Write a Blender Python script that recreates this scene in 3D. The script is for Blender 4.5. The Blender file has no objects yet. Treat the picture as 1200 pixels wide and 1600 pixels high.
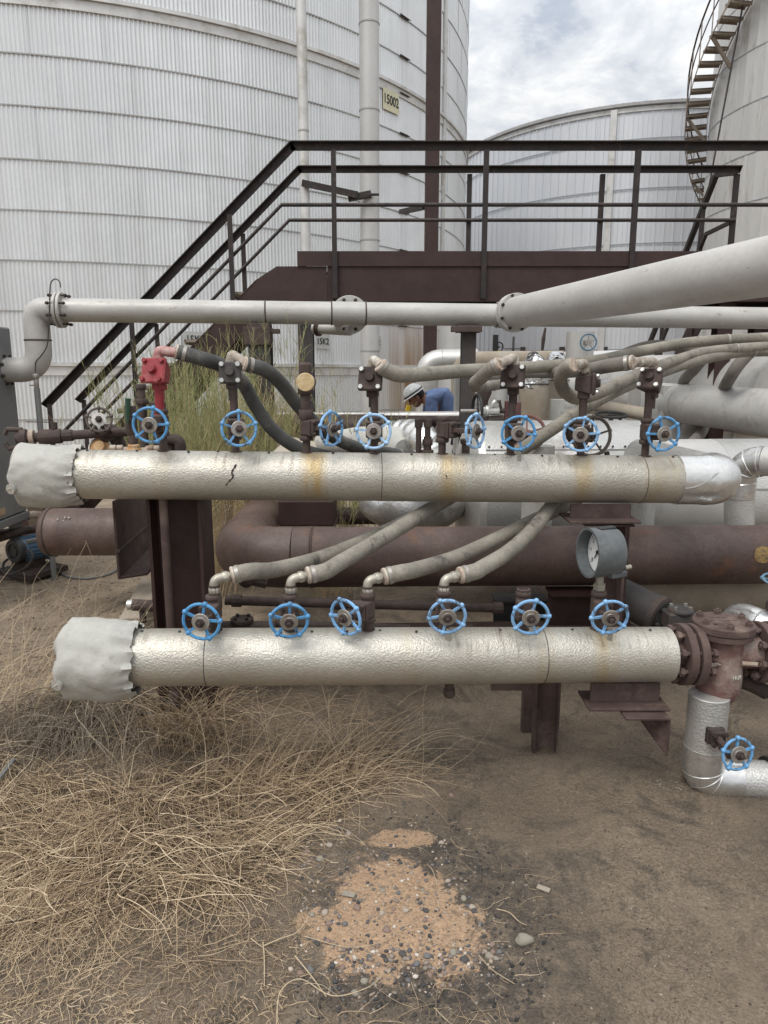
import bpy, bmesh, math, random
import numpy as np
from mathutils import Vector, Matrix, Euler, noise
R = math.radians
V = Vector
sc = bpy.context.scene

# ------------------------------------------------------------ camera, sky, sun, exposure
CAM_H = 1.6
PITCH = R(11)
FPX = 1110.0
cd = bpy.data.cameras.new('camera'); cam = bpy.data.objects.new('camera', cd)
sc.collection.objects.link(cam); sc.camera = cam
cd.sensor_fit = 'VERTICAL'; cd.sensor_height = 24.0; cd.lens = 24.0*FPX/1600.0
cd.clip_start = 0.05; cd.clip_end = 2000
cam.location = (0, 0, CAM_H); cam.rotation_euler = (R(90)-PITCH, 0, 0)
sc.render.resolution_x = 768; sc.render.resolution_y = 1024

SUN_EL, SUN_AZ = R(58), R(215)      # azimuth measured clockwise from +Y: behind the camera, to the left
world = bpy.data.worlds.new('World'); sc.world = world; world.use_nodes = True
wn = world.node_tree; wn.nodes.clear()
def wnode(t, **k):
    n = wn.nodes.new(t)
    for a, b in k.items(): setattr(n, a, b)
    return n
wo = wnode('ShaderNodeOutputWorld'); bg = wnode('ShaderNodeBackground'); bg.inputs[1].default_value = 0.125
sky = wnode('ShaderNodeTexSky', sky_type='NISHITA', sun_disc=False, sun_elevation=SUN_EL, sun_rotation=SUN_AZ, dust_density=2.0)
tc = wnode('ShaderNodeTexCoord'); sp = wnode('ShaderNodeSeparateXYZ')
wn.links.new(tc.outputs['Generated'], sp.inputs[0])
def wmath(op, a, b):
    m = wnode('ShaderNodeMath', operation=op)
    for i, v in enumerate((a, b)):
        if isinstance(v, (int, float)): m.inputs[i].default_value = v
        else: wn.links.new(v, m.inputs[i])
    return m.outputs[0]
zz = wmath('ADD', wmath('MAXIMUM', sp.outputs[2], 0.0), 0.22)
cb = wnode('ShaderNodeCombineXYZ')
wn.links.new(wmath('DIVIDE', sp.outputs[0], zz), cb.inputs[0]); wn.links.new(wmath('DIVIDE', sp.outputs[1], zz), cb.inputs[1])
def wnoise(scale, detail, rough, dist):
    n = wnode('ShaderNodeTexNoise'); n.inputs['Scale'].default_value = scale; n.inputs['Detail'].default_value = detail
    n.inputs['Roughness'].default_value = rough; n.inputs['Distortion'].default_value = dist
    wn.links.new(cb.outputs[0], n.inputs['Vector']); return n.outputs['Fac']
def wramp(src, stops):
    r = wnode('ShaderNodeValToRGB'); e = r.color_ramp.elements
    while len(e) < len(stops): e.new(0.5)
    for q, (p, c) in zip(e, stops): q.position = p; q.color = (*c, 1)
    wn.links.new(src, r.inputs[0]); return r.outputs[0]
fine = wnoise(5.2, 9, 0.62, 0.3)
big = wnoise(1.3, 3, 0.5, 0.2)
cmix = wmath('ADD', wmath('MULTIPLY', fine, 0.65), wmath('MULTIPLY', big, 0.35))
cc = wramp(cmix, [(0.37, (5.2, 5.6, 6.2)), (0.455, (6.6, 6.9, 7.3)), (0.57, (8.9, 8.9, 8.8))])
cover = wramp(cmix, [(0.30, (0.6,)*3), (0.42, (0.97,)*3)])
mx = wnode('ShaderNodeMix', data_type='RGBA')
wn.links.new(cover, mx.inputs[0]); wn.links.new(sky.outputs[0], mx.inputs[6]); wn.links.new(cc, mx.inputs[7])
# an overcast sky grows brighter evenly from the horizon to the zenith
grow_up = wmath('ADD', wmath('MULTIPLY', wmath('MAXIMUM', sp.outputs[2], 0.0), 0.95), 0.50)
vs_ = wnode('ShaderNodeVectorMath', operation='SCALE'); wn.links.new(mx.outputs[2], vs_.inputs[0]); wn.links.new(grow_up, vs_.inputs['Scale'])
wn.links.new(vs_.outputs[0], bg.inputs[0]); wn.links.new(bg.outputs[0], wo.inputs[0])

sd = bpy.data.lights.new('sun', 'SUN'); sun = bpy.data.objects.new('sun', sd); sc.collection.objects.link(sun)
sd.energy = 1.5; sd.angle = R(22); sd.color = (1.0, 0.96, 0.9)
sdir = V((math.sin(SUN_AZ)*math.cos(SUN_EL), math.cos(SUN_AZ)*math.cos(SUN_EL), math.sin(SUN_EL)))
sun.rotation_euler = sdir.to_track_quat('Z', 'Y').to_euler(); sun.location = (0, 0, 30)
sc.view_settings.view_transform = 'Standard'; sc.view_settings.look = 'None'
sc.view_settings.exposure = 0.22; sc.view_settings.gamma = 1.0; sc.view_settings.use_curve_mapping = False

# ------------------------------------------------------------ measuring helpers
def U(px, py, d):
    """place at forward distance d seen in direction (px, py) of the 1200x1600 photograph"""
    u = (px-600)/FPX; v = (800-py)/FPX
    yw = math.cos(PITCH)+v*math.sin(PITCH); zw = -math.sin(PITCH)+v*math.cos(PITCH)
    return V((u/yw*d, d, CAM_H+zw/yw*d))
def G(px, py, z=0.0):
    v = (800-py)/FPX
    yw = math.cos(PITCH)+v*math.sin(PITCH); zw = -math.sin(PITCH)+v*math.cos(PITCH)
    return U(px, py, (z-CAM_H)*yw/zw)
def gh(x, y):
    """height of the ground"""
    a = 0.018*noise.noise((x*0.9, y*0.9, 3.1))+0.007*noise.noise((x*3.7, y*3.7, 8.2))+0.0025*noise.noise((x*14, y*14, 1.2))
    s = math.hypot((x-0.03)/0.42, (y-1.93)/0.34)
    a += 0.016*max(0.0, 1-s*s)
    return a

# ------------------------------------------------------------ materials
MATS = {}
def mat(name, c1, c2=None, scale=6.0, rough=0.6, metal=0.0, bump=0.0, bscale=60.0, c3=None, s3=3.0, t3=(0.55, 0.68), grain=0.15,
        rvar=0.1, bdist=0.004, aniso=None, extra=None, spec=0.5, rnd=0.0):
    m = bpy.data.materials.new(name); m.use_nodes = True; MATS[name] = m
    nt = m.node_tree; N = nt.nodes; L = nt.links
    b = N['Principled BSDF']
    tc = N.new('ShaderNodeTexCoord'); oi = N.new('ShaderNodeObjectInfo')
    ml = N.new('ShaderNodeMath'); ml.operation = 'MULTIPLY'; ml.inputs[1].default_value = 17.0; L.new(oi.outputs['Random'], ml.inputs[0])
    ad = N.new('ShaderNodeVectorMath'); ad.operation = 'ADD'; L.new(tc.outputs['Object'], ad.inputs[0]); L.new(ml.outputs[0], ad.inputs[1])
    vec = ad.outputs[0]
    if aniso:
        mu = N.new('ShaderNodeVectorMath'); mu.operation = 'MULTIPLY'; mu.inputs[1].default_value = aniso; L.new(vec, mu.inputs[0]); vec2 = mu.outputs[0]
    else: vec2 = vec
    def nz(s, d=6, r=0.6, vv=None):
        n = N.new('ShaderNodeTexNoise'); n.inputs['Scale'].default_value = s; n.inputs['Detail'].default_value = d
        n.inputs['Roughness'].default_value = r; L.new(vv if vv is not None else vec2, n.inputs['Vector']); return n.outputs['Fac']
    def rng(src, a, b_, lo=0.0, hi=1.0):
        q = N.new('ShaderNodeMapRange'); q.inputs[1].default_value = a; q.inputs[2].default_value = b_
        q.inputs[3].default_value = lo; q.inputs[4].default_value = hi; L.new(src, q.inputs[0]); return q.outputs[0]
    def mix(f, a, b_):
        q = N.new('ShaderNodeMix'); q.data_type = 'RGBA'
        for i, v in ((0, f), (6, a), (7, b_)):
            if isinstance(v, tuple): q.inputs[i].default_value = (*v, 1) if len(v) == 3 else v
            elif isinstance(v, float): q.inputs[i].default_value = v
            else: L.new(v, q.inputs[i])
        return q.outputs[2]
    c2 = c2 or tuple(x*0.7 for x in c1)
    col = mix(rng(nz(scale), 0.35, 0.65), c1, c2)
    if c3: col = mix(rng(nz(s3, 8, 0.7), *t3), col, c3)
    g = N.new('ShaderNodeHueSaturation'); L.new(col, g.inputs['Color'])
    L.new(rng(nz(scale*14, 4, 0.7), 0.25, 0.75, 1-grain, 1+grain), g.inputs['Value'])
    col = g.outputs[0]
    if rnd:
        g2 = N.new('ShaderNodeHueSaturation'); L.new(col, g2.inputs['Color']); L.new(rng(oi.outputs['Random'], 0, 1, 1-rnd, 1+rnd*0.6), g2.inputs['Value']); L.new(rng(ml.outputs[0], 0, 17, 1.0, 1-rnd*1.5), g2.inputs['Saturation']); col = g2.outputs[0]
    if extra: col = extra(N, L, col, tc, nz, rng, mix)
    L.new(col, b.inputs['Base Color'])
    L.new(rng(nz(scale*3), 0.3, 0.7, max(0.05, rough-rvar), min(1, rough+rvar)), b.inputs['Roughness'])
    b.inputs['Metallic'].default_value = metal
    b.inputs['Specular IOR Level'].default_value = spec
    if bump:
        bp = N.new('ShaderNodeBump'); bp.inputs['Strength'].default_value = bump; bp.inputs['Distance'].default_value = bdist
        L.new(nz(bscale, 3, 0.55, vec), bp.inputs['Height']); L.new(bp.outputs[0], b.inputs['Normal'])
    return m
def M(n): return MATS[n]

def stains(xs, y0=None):
    """rusty runs below the nipples of a header, in bands across it at the given world x"""
    def f(N, L, col, tc, nz, rng, mix):
        geo = N.new('ShaderNodeNewGeometry'); s = N.new('ShaderNodeSeparateXYZ'); L.new(geo.outputs['Position'], s.inputs[0])
        n = N.new('ShaderNodeTexNoise'); n.inputs['Scale'].default_value = 9; n.inputs['Detail'].default_value = 5
        mp = N.new('ShaderNodeVectorMath'); mp.operation = 'MULTIPLY'; mp.inputs[1].default_value = (3, 1, 0.4); L.new(geo.outputs['Position'], mp.inputs[0]); L.new(mp.outputs[0], n.inputs['Vector'])
        tot = None
        for x, w, k in xs:
            a = N.new('ShaderNodeMath'); a.operation = 'SUBTRACT'; a.inputs[1].default_value = x; L.new(s.outputs[0], a.inputs[0])
            ab = N.new('ShaderNodeMath'); ab.operation = 'ABSOLUTE'; L.new(a.outputs[0], ab.inputs[0])
            r = rng(ab.outputs[0], w, w*0.35, 0.0, k)
            if tot is None: tot = r
            else:
                mxx = N.new('ShaderNodeMath'); mxx.operation = 'MAXIMUM'; L.new(tot, mxx.inputs[0]); L.new(r, mxx.inputs[1]); tot = mxx.outputs[0]
        mm = N.new('ShaderNodeMath'); mm.operation = 'MULTIPLY'; L.new(tot, mm.inputs[0]); L.new(rng(n.outputs['Fac'], 0.3, 0.62), mm.inputs[1])
        col = mix(mm.outputs[0], col, (0.50, 0.38, 0.20))
        mp2 = N.new('ShaderNodeVectorMath'); mp2.operation = 'MULTIPLY'; mp2.inputs[1].default_value = (30, 2, 5); L.new(geo.outputs['Position'], mp2.inputs[0])
        n2 = N.new('ShaderNodeTexNoise'); n2.inputs['Scale'].default_value = 1.6; n2.inputs['Detail'].default_value = 7; n2.inputs['Roughness'].default_value = 0.7; L.new(mp2.outputs[0], n2.inputs['Vector'])
        n3 = N.new('ShaderNodeTexNoise'); n3.inputs['Scale'].default_value = 2.6; n3.inputs['Detail'].default_value = 2; L.new(geo.outputs['Position'], n3.inputs['Vector'])
        s2 = N.new('ShaderNodeSeparateXYZ'); L.new(geo.outputs['True Normal'], s2.inputs[0])
        def mul(a, b_):
            q = N.new('ShaderNodeMath'); q.operation = 'MULTIPLY'; L.new(a, q.inputs[0]); L.new(b_, q.inputs[1]); return q.outputs[0]
        drip = mul(mul(rng(n2.outputs['Fac'], 0.50, 0.68, 0, 0.75), rng(s2.outputs[2], 0.05, 0.75)), rng(n3.outputs['Fac'], 0.45, 0.6))
        return mix(drip, col, (0.17, 0.125, 0.09))
    return f

mat('rust_brown', (0.056, 0.038, 0.033), (0.089, 0.063, 0.054), 18, 0.8, 0.0, 0.35, 180, c3=(0.106, 0.056, 0.033), s3=9, t3=(0.6, 0.72))
mat('rust_dark', (0.034, 0.025, 0.022), (0.059, 0.041, 0.035), 16, 0.8, 0.0, 0.3, 150, c3=(0.093, 0.062, 0.050), s3=7)
mat('primer_beam', (0.030, 0.012, 0.0105), (0.044, 0.021, 0.018), 5, 0.62, 0.0, 0.12, 90, c3=(0.043, 0.027, 0.023), s3=4, t3=(0.55, 0.75))
mat('rail_steel', (0.016, 0.012, 0.012), (0.029, 0.020, 0.018), 9, 0.6, 0.0, 0.12, 90, c3=(0.072, 0.044, 0.036), s3=12)
mat('beam_rust', (0.050, 0.030, 0.026), (0.083, 0.054, 0.047), 9, 0.8, 0.0, 0.25, 120, c3=(0.137, 0.094, 0.079), s3=5)
mat('brown_pipe', (0.074, 0.045, 0.037), (0.118, 0.080, 0.068), 4, 0.55, 0.0, 0.25, 110, c3=(0.17, 0.075, 0.035), s3=2.6, t3=(0.58, 0.72), grain=0.28)
mat('dark_post', (0.045, 0.042, 0.042), (0.068, 0.060, 0.058), 6, 0.7, 0.0, 0.2, 120, c3=(0.090, 0.056, 0.045), s3=5)
mat('grey_paint', (0.41, 0.40, 0.375), (0.50, 0.49, 0.46), 5, 0.5, 0.15, 0.15, 60, c3=(0.25, 0.21, 0.175), s3=12, t3=(0.6, 0.72), grain=0.1, aniso=(0.6, 1, 1.6))
mat('grey_pipe_warm', (0.42, 0.405, 0.385), (0.50, 0.485, 0.465), 3, 0.5, 0.1, 0.12, 50, c3=(0.20, 0.18, 0.16), s3=13, t3=(0.635, 0.70), grain=0.09, aniso=(1.4, 0.8, 1.4))
mat('hose_grey', (0.193, 0.177, 0.147), (0.304, 0.281, 0.235), 6, 0.85, 0.0, 0.45, 190, c3=(0.092, 0.083, 0.074), s3=9, t3=(0.57, 0.70), grain=0.22)
mat('hose_black', (0.044, 0.044, 0.043), (0.096, 0.096, 0.092), 8, 0.7, 0.0, 0.2, 160, c3=(0.160, 0.152, 0.136), s3=7)
mat('hose_dust', (0.15, 0.135, 0.118), (0.21, 0.19, 0.165), 8, 0.85, 0.0, 0.2, 160)
mat('galvanised', (0.36, 0.34, 0.29), (0.48, 0.45, 0.38), 20, 0.45, 0.5, 0.15, 120, c3=(0.25, 0.15, 0.09), s3=14, t3=(0.55, 0.7))
mat('hose_end', (0.56, 0.51, 0.45), (0.42, 0.30, 0.22), 40, 0.8, 0, 0.2, 200)
mat('blue_paint', (0.075, 0.34, 0.70), (0.11, 0.40, 0.76), 24, 0.38, 0.0, 0.08, 200, c3=(0.06, 0.10, 0.14), s3=26, t3=(0.55, 0.62), grain=0.14, rnd=0.24)
mat('old_wheel', (0.085, 0.07, 0.06), (0.13, 0.105, 0.09), 24, 0.75, 0, 0.2, 200)
mat('zinc_disc', (0.42, 0.40, 0.37), (0.30, 0.28, 0.25), 40, 0.5, 0.6, 0.1, 200, c3=(0.22, 0.15, 0.11), s3=25)
mat('white_disc', (0.62, 0.60, 0.56), (0.5, 0.48, 0.44), 40, 0.6, 0, 0.1, 200)
mat('red_paint', (0.23, 0.018, 0.026), (0.30, 0.030, 0.038), 18, 0.5, 0.0, 0.2, 160, c3=(0.34, 0.09, 0.085), s3=12)
mat('pink_paint', (0.50, 0.36, 0.33), (0.34, 0.10, 0.10), 34, 0.6, 0, 0.1, 150)
mat('crust_fitting', (0.50, 0.46, 0.40), (0.27, 0.21, 0.165), 30, 0.75, 0.1, 0.4, 110, c3=(0.62, 0.60, 0.56), s3=22, t3=(0.56, 0.62))
mat('bolt_zinc', (0.62, 0.62, 0.60), (0.5, 0.5, 0.48), 40, 0.35, 0.6, 0, 100)
mat('alu_bright', (0.74, 0.74, 0.73), (0.64, 0.64, 0.63), 5, 0.30, 0.85, 0.35, 9, c3=(0.42, 0.41, 0.39), s3=3, bdist=0.02, grain=0.06)
mat('alu_dull', (0.64, 0.63, 0.61), (0.54, 0.53, 0.51), 4, 0.45, 0.6, 0.25, 12, c3=(0.33, 0.31, 0.29), s3=3, bdist=0.012, grain=0.08)
mat('jacket_grey', (0.53, 0.52, 0.50), (0.59, 0.58, 0.56), 5, 0.5, 0.3, 0.3, 130, c3=(0.43, 0.41, 0.385), s3=4, grain=0.07, bdist=0.003)
mat('stucco_alu', (0.60, 0.595, 0.575), (0.52, 0.515, 0.49), 3, 0.40, 0.6, 0.55, 120, c3=(0.40, 0.38, 0.36), s3=5, t3=(0.62, 0.78), grain=0.06, bdist=0.008)
mat('canvas', (0.45, 0.445, 0.41), (0.39, 0.385, 0.355), 5, 0.7, 0, 0.55, 26, c3=(0.20, 0.185, 0.16), s3=9, t3=(0.58, 0.72), grain=0.08, bdist=0.006)
mat('canvas_tan', (0.40, 0.36, 0.30), (0.30, 0.25, 0.19), 4, 0.9, 0, 0.3, 120, grain=0.08)
mat('foil', (0.78, 0.78, 0.77), (0.6, 0.6, 0.6), 7, 0.22, 0.9, 0.8, 14, bdist=0.03)
mat('black_plastic', (0.02, 0.021, 0.023), (0.035, 0.036, 0.038), 12, 0.5, 0, 0.1, 90)
mat('gauge_case', (0.085, 0.095, 0.10), (0.12, 0.13, 0.135), 20, 0.6, 0, 0.15, 90, c3=(0.17, 0.175, 0.175), s3=12)
mat('dial_white', (0.72, 0.73, 0.72), (0.66, 0.67, 0.66), 10, 0.35)
mat('ink_black', (0.012, 0.012, 0.012), (0.02, 0.02, 0.02), 10, 0.6)
mat('orange_rust', (0.42, 0.20, 0.07), (0.52, 0.36, 0.2), 22, 0.9, 0, 0.4, 120, c3=(0.62, 0.5, 0.36), s3=20)
mat('cream_crust', (0.66, 0.53, 0.33), (0.52, 0.38, 0.2), 45, 0.9, 0, 0.5, 90, c3=(0.33, 0.2, 0.1), s3=32, t3=(0.6, 0.7))
mat('pale_fitting', (0.46, 0.40, 0.33), (0.30, 0.21, 0.16), 22, 0.8, 0, 0.3, 120)
mat('green_handle', (0.02, 0.06, 0.035), (0.03, 0.08, 0.05), 22, 0.6)
mat('motor_blue', (0.06, 0.12, 0.20), (0.10, 0.17, 0.25), 12, 0.6, c3=(0.14, 0.14, 0.13), s3=10)
mat('cabinet_grey', (0.17, 0.175, 0.18), (0.21, 0.215, 0.215), 2.5, 0.55, 0.2, 0.1, 20, c3=(0.26, 0.25, 0.23), s3=2, grain=0.06)
mat('concrete', (0.36, 0.31, 0.25), (0.28, 0.24, 0.19), 6, 0.95, 0, 0.4, 70, grain=0.12)
mat('pale_sheet', (0.44, 0.42, 0.36), (0.36, 0.34, 0.30), 6, 0.7, 0, 0.1, 70)
mat('wood_plank', (0.30, 0.24, 0.17), (0.22, 0.17, 0.12), 9, 0.9, 0, 0.2, 90)
mat('tread_grate', (0.24, 0.20, 0.165), (0.31, 0.26, 0.21), 9, 0.85, 0, 0.2, 90)
mat('skin', (0.30, 0.16, 0.11), (0.26, 0.13, 0.09), 10, 0.6)
mat('hair', (0.015, 0.012, 0.010), (0.03, 0.022, 0.018), 60, 0.7)
mat('blue_shirt', (0.10, 0.15, 0.30), (0.14, 0.20, 0.36), 9, 0.9, 0, 0.5, 22, bdist=0.02)
mat('navy_trousers', (0.02, 0.026, 0.045), (0.03, 0.036, 0.06), 9, 0.9)
mat('helmet_white', (0.60, 0.62, 0.62), (0.40, 0.42, 0.43), 22, 0.4, 0, 0.1, 40, c3=(0.2, 0.2, 0.2), s3=30, t3=(0.62, 0.72))
mat('yellow_plastic', (0.72, 0.50, 0.03), (0.66, 0.45, 0.03), 9, 0.5)
mat('sign_plate', (0.50, 0.51, 0.50), (0.44, 0.45, 0.44), 9, 0.5, 0.2)
mat('sign_yellow', (0.70, 0.68, 0.50), (0.62, 0.60, 0.42), 9, 0.6)
mat('roof_dark', (0.42, 0.42, 0.42), (0.34, 0.34, 0.34), 4, 0.6)
mat('stone_grey', (0.13, 0.13, 0.135), (0.21, 0.20, 0.19), 25, 0.85, 0, 0.2, 90)
mat('leaf_green', (0.13, 0.145, 0.05), (0.20, 0.20, 0.08), 9, 0.8)
mat('flange_rust', (0.083, 0.052, 0.045), (0.122, 0.083, 0.072), 14, 0.85, 0, 0.35, 130, c3=(0.194, 0.144, 0.112), s3=7, t3=(0.56, 0.7))
mat('strainer_paint', (0.153, 0.072, 0.064), (0.204, 0.128, 0.111), 9, 0.75, 0, 0.5, 45, c3=(0.374, 0.323, 0.281), s3=5, t3=(0.50, 0.66), grain=0.15)

def sheet_extra(N, L, col, tc, nz, rng, mix):
    """faint weather streaks down the wall, and the rusty wash low down on the side of the leak"""
    geo = N.new('ShaderNodeNewGeometry'); s = N.new('ShaderNodeSeparateXYZ'); L.new(geo.outputs['Position'], s.inputs[0])
    mp = N.new('ShaderNodeVectorMath'); mp.operation = 'MULTIPLY'; mp.inputs[1].default_value = (2.2, 2.2, 0.12); L.new(geo.outputs['Position'], mp.inputs[0])
    n = N.new('ShaderNodeTexNoise'); n.inputs['Scale'].default_value = 1.5; n.inputs['Detail'].default_value = 7; L.new(mp.outputs[0], n.inputs['Vector'])
    col = mix(rng(n.outputs['Fac'], 0.42, 0.72, 0.0, 0.35), col, (0.58, 0.585, 0.58))
    n3 = N.new('ShaderNodeTexNoise'); n3.inputs['Scale'].default_value = 0.35; n3.inputs['Detail'].default_value = 2; L.new(geo.outputs['Position'], n3.inputs['Vector'])
    col = mix(rng(n3.outputs['Fac'], 0.4, 0.6, 0.0, 0.3), col, (0.66, 0.675, 0.685))
    a = rng(s.outputs[0], -0.15, 0.35); b = rng(s.outputs[2], 3.4, 1.7)
    q = N.new('ShaderNodeMath'); q.operation = 'MULTIPLY'; L.new(a, q.inputs[0]); L.new(b, q.inputs[1])
    q2 = N.new('ShaderNodeMath'); q2.operation = 'MULTIPLY'; L.new(q.outputs[0], q2.inputs[0]); L.new(rng(n.outputs['Fac'], 0.25, 0.6, 0.35, 1.0), q2.inputs[1])
    return mix(q2.outputs[0], col, (0.30, 0.185, 0.095))
mat('tank_sheet', (0.79, 0.81, 0.825), (0.73, 0.75, 0.765), 1.2, 0.40, 0.45, 0.05, 40, grain=0.03, extra=sheet_extra)
mat('tank_band', (0.68, 0.68, 0.67), (0.58, 0.58, 0.57), 3, 0.5, 0.35, grain=0.06, c3=(0.38, 0.35, 0.30), s3=2, t3=(0.5, 0.7))
mat('tank_seam', (0.33, 0.33, 0.325), (0.42, 0.42, 0.41), 3, 0.5, 0.35, grain=0.06)
mat('rear_sheet', (0.66, 0.685, 0.73), (0.71, 0.73, 0.76), 0.6, 0.4, 0.3, grain=0.03)
mat('rear_seam', (0.30, 0.32, 0.35), (0.36, 0.38, 0.40), 2, 0.5, 0.3)
mat('right_sheet', (0.64, 0.635, 0.62), (0.56, 0.555, 0.54), 1.2, 0.5, 0.3, grain=0.05, aniso=(1, 1, 0.25), c3=(0.36, 0.33, 0.29), s3=2.0, t3=(0.54, 0.7))
mat('white_pipe', (0.55, 0.55, 0.545), (0.49, 0.49, 0.48), 1.5, 0.45, 0.3, grain=0.05)

# ------------------------------------------------------------ mesh builder
class MB:
    def __init__(s): s.v = []; s.f = []; s.T = Matrix.Identity(4)
    def add(s, vs, fs):
        o = len(s.v); T = s.T
        s.v += [T @ V(p) for p in vs]; s.f += [tuple(i+o for i in f) for f in fs]; return s
    def box(s, c, d, rot=None):
        q = Euler(rot).to_matrix() if rot else None; c = V(c); vs = []
        for z in (-1, 1):
            for x, y in ((-1, -1), (1, -1), (1, 1), (-1, 1)):
                p = V((x*d[0]/2, y*d[1]/2, z*d[2]/2)); vs.append(c+(q @ p if q else p))
        return s.add(vs, [(3, 2, 1, 0), (4, 5, 6, 7), (0, 1, 5, 4), (1, 2, 6, 5), (2, 3, 7, 6), (3, 0, 4, 7)])
    def lathe(s, p0, ax, prof, n=20, start=0.0, caps=True):
        p0 = V(p0); ax = V(ax).normalized(); q = ax.to_track_quat('Z', 'Y').to_matrix()
        vs = []; fs = []
        for t, r in prof:
            for k in range(n):
                a = start+2*math.pi*k/n; vs.append(p0+q @ V((r*math.cos(a), r*math.sin(a), t)))
        for i in range(len(prof)-1):
            for k in range(n):
                a, b = i*n+k, i*n+(k+1) % n; fs.append((a, b, b+n, a+n))
        if caps:
            fs.append(tuple(range(n-1, -1, -1))); m = (len(prof)-1)*n; fs.append(tuple(range(m, m+n)))
        return s.add(vs, fs)
    def cyl(s, p0, p1, r, r1=None, n=16):
        p0, p1 = V(p0), V(p1); return s.lathe(p0, p1-p0, [(0, r), ((p1-p0).length, r if r1 is None else r1)], n)
    def hexb(s, p0, p1, r): return s.cyl(p0, p1, r, n=6)
    def tube(s, pts, r, n=12, caps=True):
        pts = [V(p) for p in pts]; m = len(pts); rr = r if isinstance(r, (list, tuple)) else [r]*m
        t = (pts[1]-pts[0]).normalized(); nrm = t.orthogonal().normalized(); vs = []; fs = []
        for i, p in enumerate(pts):
            t2 = (pts[min(i+1, m-1)]-pts[max(i-1, 0)]).normalized()
            q = t.rotation_difference(t2); nrm = q @ nrm; nrm = (nrm-t2*nrm.dot(t2)).normalized(); t = t2; b = t.cross(nrm)
            for k in range(n):
                a = 2*math.pi*k/n; vs.append(p+(nrm*math.cos(a)+b*math.sin(a))*rr[i])
        for i in range(m-1):
            for k in range(n):
                a, c = i*n+k, i*n+(k+1) % n; fs.append((a, c, c+n, a+n))
        if caps: fs.append(tuple(range(n-1, -1, -1))); fs.append(tuple(range((m-1)*n, m*n)))
        return s.add(vs, fs)
    def torus(s, c, ax, RR, r, n=32, m=8):
        c = V(c); q = V(ax).to_track_quat('Z', 'Y').to_matrix(); vs = []; fs = []
        for i in range(n):
            a = 2*math.pi*i/n
            for j in range(m):
                b = 2*math.pi*j/m; vs.append(c+q @ V(((RR+r*math.cos(b))*math.cos(a), (RR+r*math.cos(b))*math.sin(a), r*math.sin(b))))
        for i in range(n):
            for j in range(m):
                a = i*m+j; b = i*m+(j+1) % m; cc = ((i+1) % n)*m+(j+1) % m; d = ((i+1) % n)*m+j; fs.append((a, d, cc, b))
        return s.add(vs, fs)
    def beam(s, p0, p1, prof, up=(0, 0, 1)):
        p0, p1 = V(p0), V(p1); t = (p1-p0).normalized(); u = V(up); u = (u-t*u.dot(t)).normalized(); w = u.cross(t)   # w: sideways
        n = len(prof); vs = [p+w*a+u*b for p in (p0, p1) for a, b in prof]
        fs = [(k, (k+1) % n, (k+1) % n+n, k+n) for k in range(n)]+[tuple(range(n-1, -1, -1)), tuple(range(n, 2*n))]
        return s.add(vs, fs)
    def sphere(s, c, r, n=14, m=8, sc_=(1, 1, 1)):
        c = V(c); vs = [c+V((0, 0, r*sc_[2]))]; fs = []
        for i in range(1, m):
            th = math.pi*i/m
            for k in range(n):
                a = 2*math.pi*k/n; vs.append(c+V((r*sc_[0]*math.sin(th)*math.cos(a), r*sc_[1]*math.sin(th)*math.sin(a), r*sc_[2]*math.cos(th))))
        vs.append(c-V((0, 0, r*sc_[2])))
        for k in range(n): fs.append((0, 1+k, 1+(k+1) % n))
        for i in range(m-2):
            for k in range(n):
                a = 1+i*n+k; b = 1+i*n+(k+1) % n; fs.append((a, a+n, b+n, b))
        l = len(vs)-1; o = 1+(m-2)*n
        for k in range(n): fs.append((l, o+(k+1) % n, o+k))
        return s.add(vs, fs)
def Hprof(w, h, tf, tw): return [(-w/2, -h/2), (w/2, -h/2), (w/2, -h/2+tf), (tw/2, -h/2+tf), (tw/2, h/2-tf), (w/2, h/2-tf), (w/2, h/2), (-w/2, h/2), (-w/2, h/2-tf), (-tw/2, h/2-tf), (-tw/2, -h/2+tf), (-w/2, -h/2+tf)]
def Cprof(w, h, t): return [(0, -h/2), (w, -h/2), (w, -h/2+t), (t, -h/2+t), (t, h/2-t), (w, h/2-t), (w, h/2), (0, h/2)]
def Lprof(w, h, t): return [(0, 0), (w, 0), (w, t), (t, t), (t, h), (0, h)]
def Rprof(w, h): return [(-w/2, -h/2), (w/2, -h/2), (w/2, h/2), (-w/2, h/2)]

def PM(o):
    m = Matrix.Identity(4)
    while o is not None:
        m = Matrix.LocRotScale(o.location, o.rotation_euler, None) @ m; o = o.parent
    return m
COL = sc.collection
def mesh_from(mb, name, m, bevel=0.0, ang=35):
    me = bpy.data.meshes.new(name); me.from_pydata([tuple(p) for p in mb.v], [], mb.f); me.update()
    bm = bmesh.new(); bm.from_mesh(me); bmesh.ops.recalc_face_normals(bm, faces=bm.faces)
    if bevel:
        es = [e for e in bm.edges if len(e.link_faces) == 2 and e.calc_face_angle(0) > R(40)]
        bmesh.ops.bevel(bm, geom=es, offset=bevel, segments=1, affect='EDGES', clamp_overlap=True)
    bm.to_mesh(me); bm.free()
    me.polygons.foreach_set('use_smooth', [True]*len(me.polygons)); me.set_sharp_from_angle(angle=R(ang))
    me.materials.append(MATS[m] if isinstance(m, str) else m); return me
LAST = [None]
def part(mb, name, m, parent, world=False, bevel=0.0, label=None, ang=35, kind=None, group=None):
    if world:
        inv = PM(parent).inverted(); mb.v = [inv @ p for p in mb.v]
    o = bpy.data.objects.new(name, mesh_from(mb, name, m, bevel, ang)); COL.objects.link(o); o.parent = parent
    if label: o['label'] = label
    if kind: o['kind'] = kind
    LAST[0] = o; return o
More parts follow.
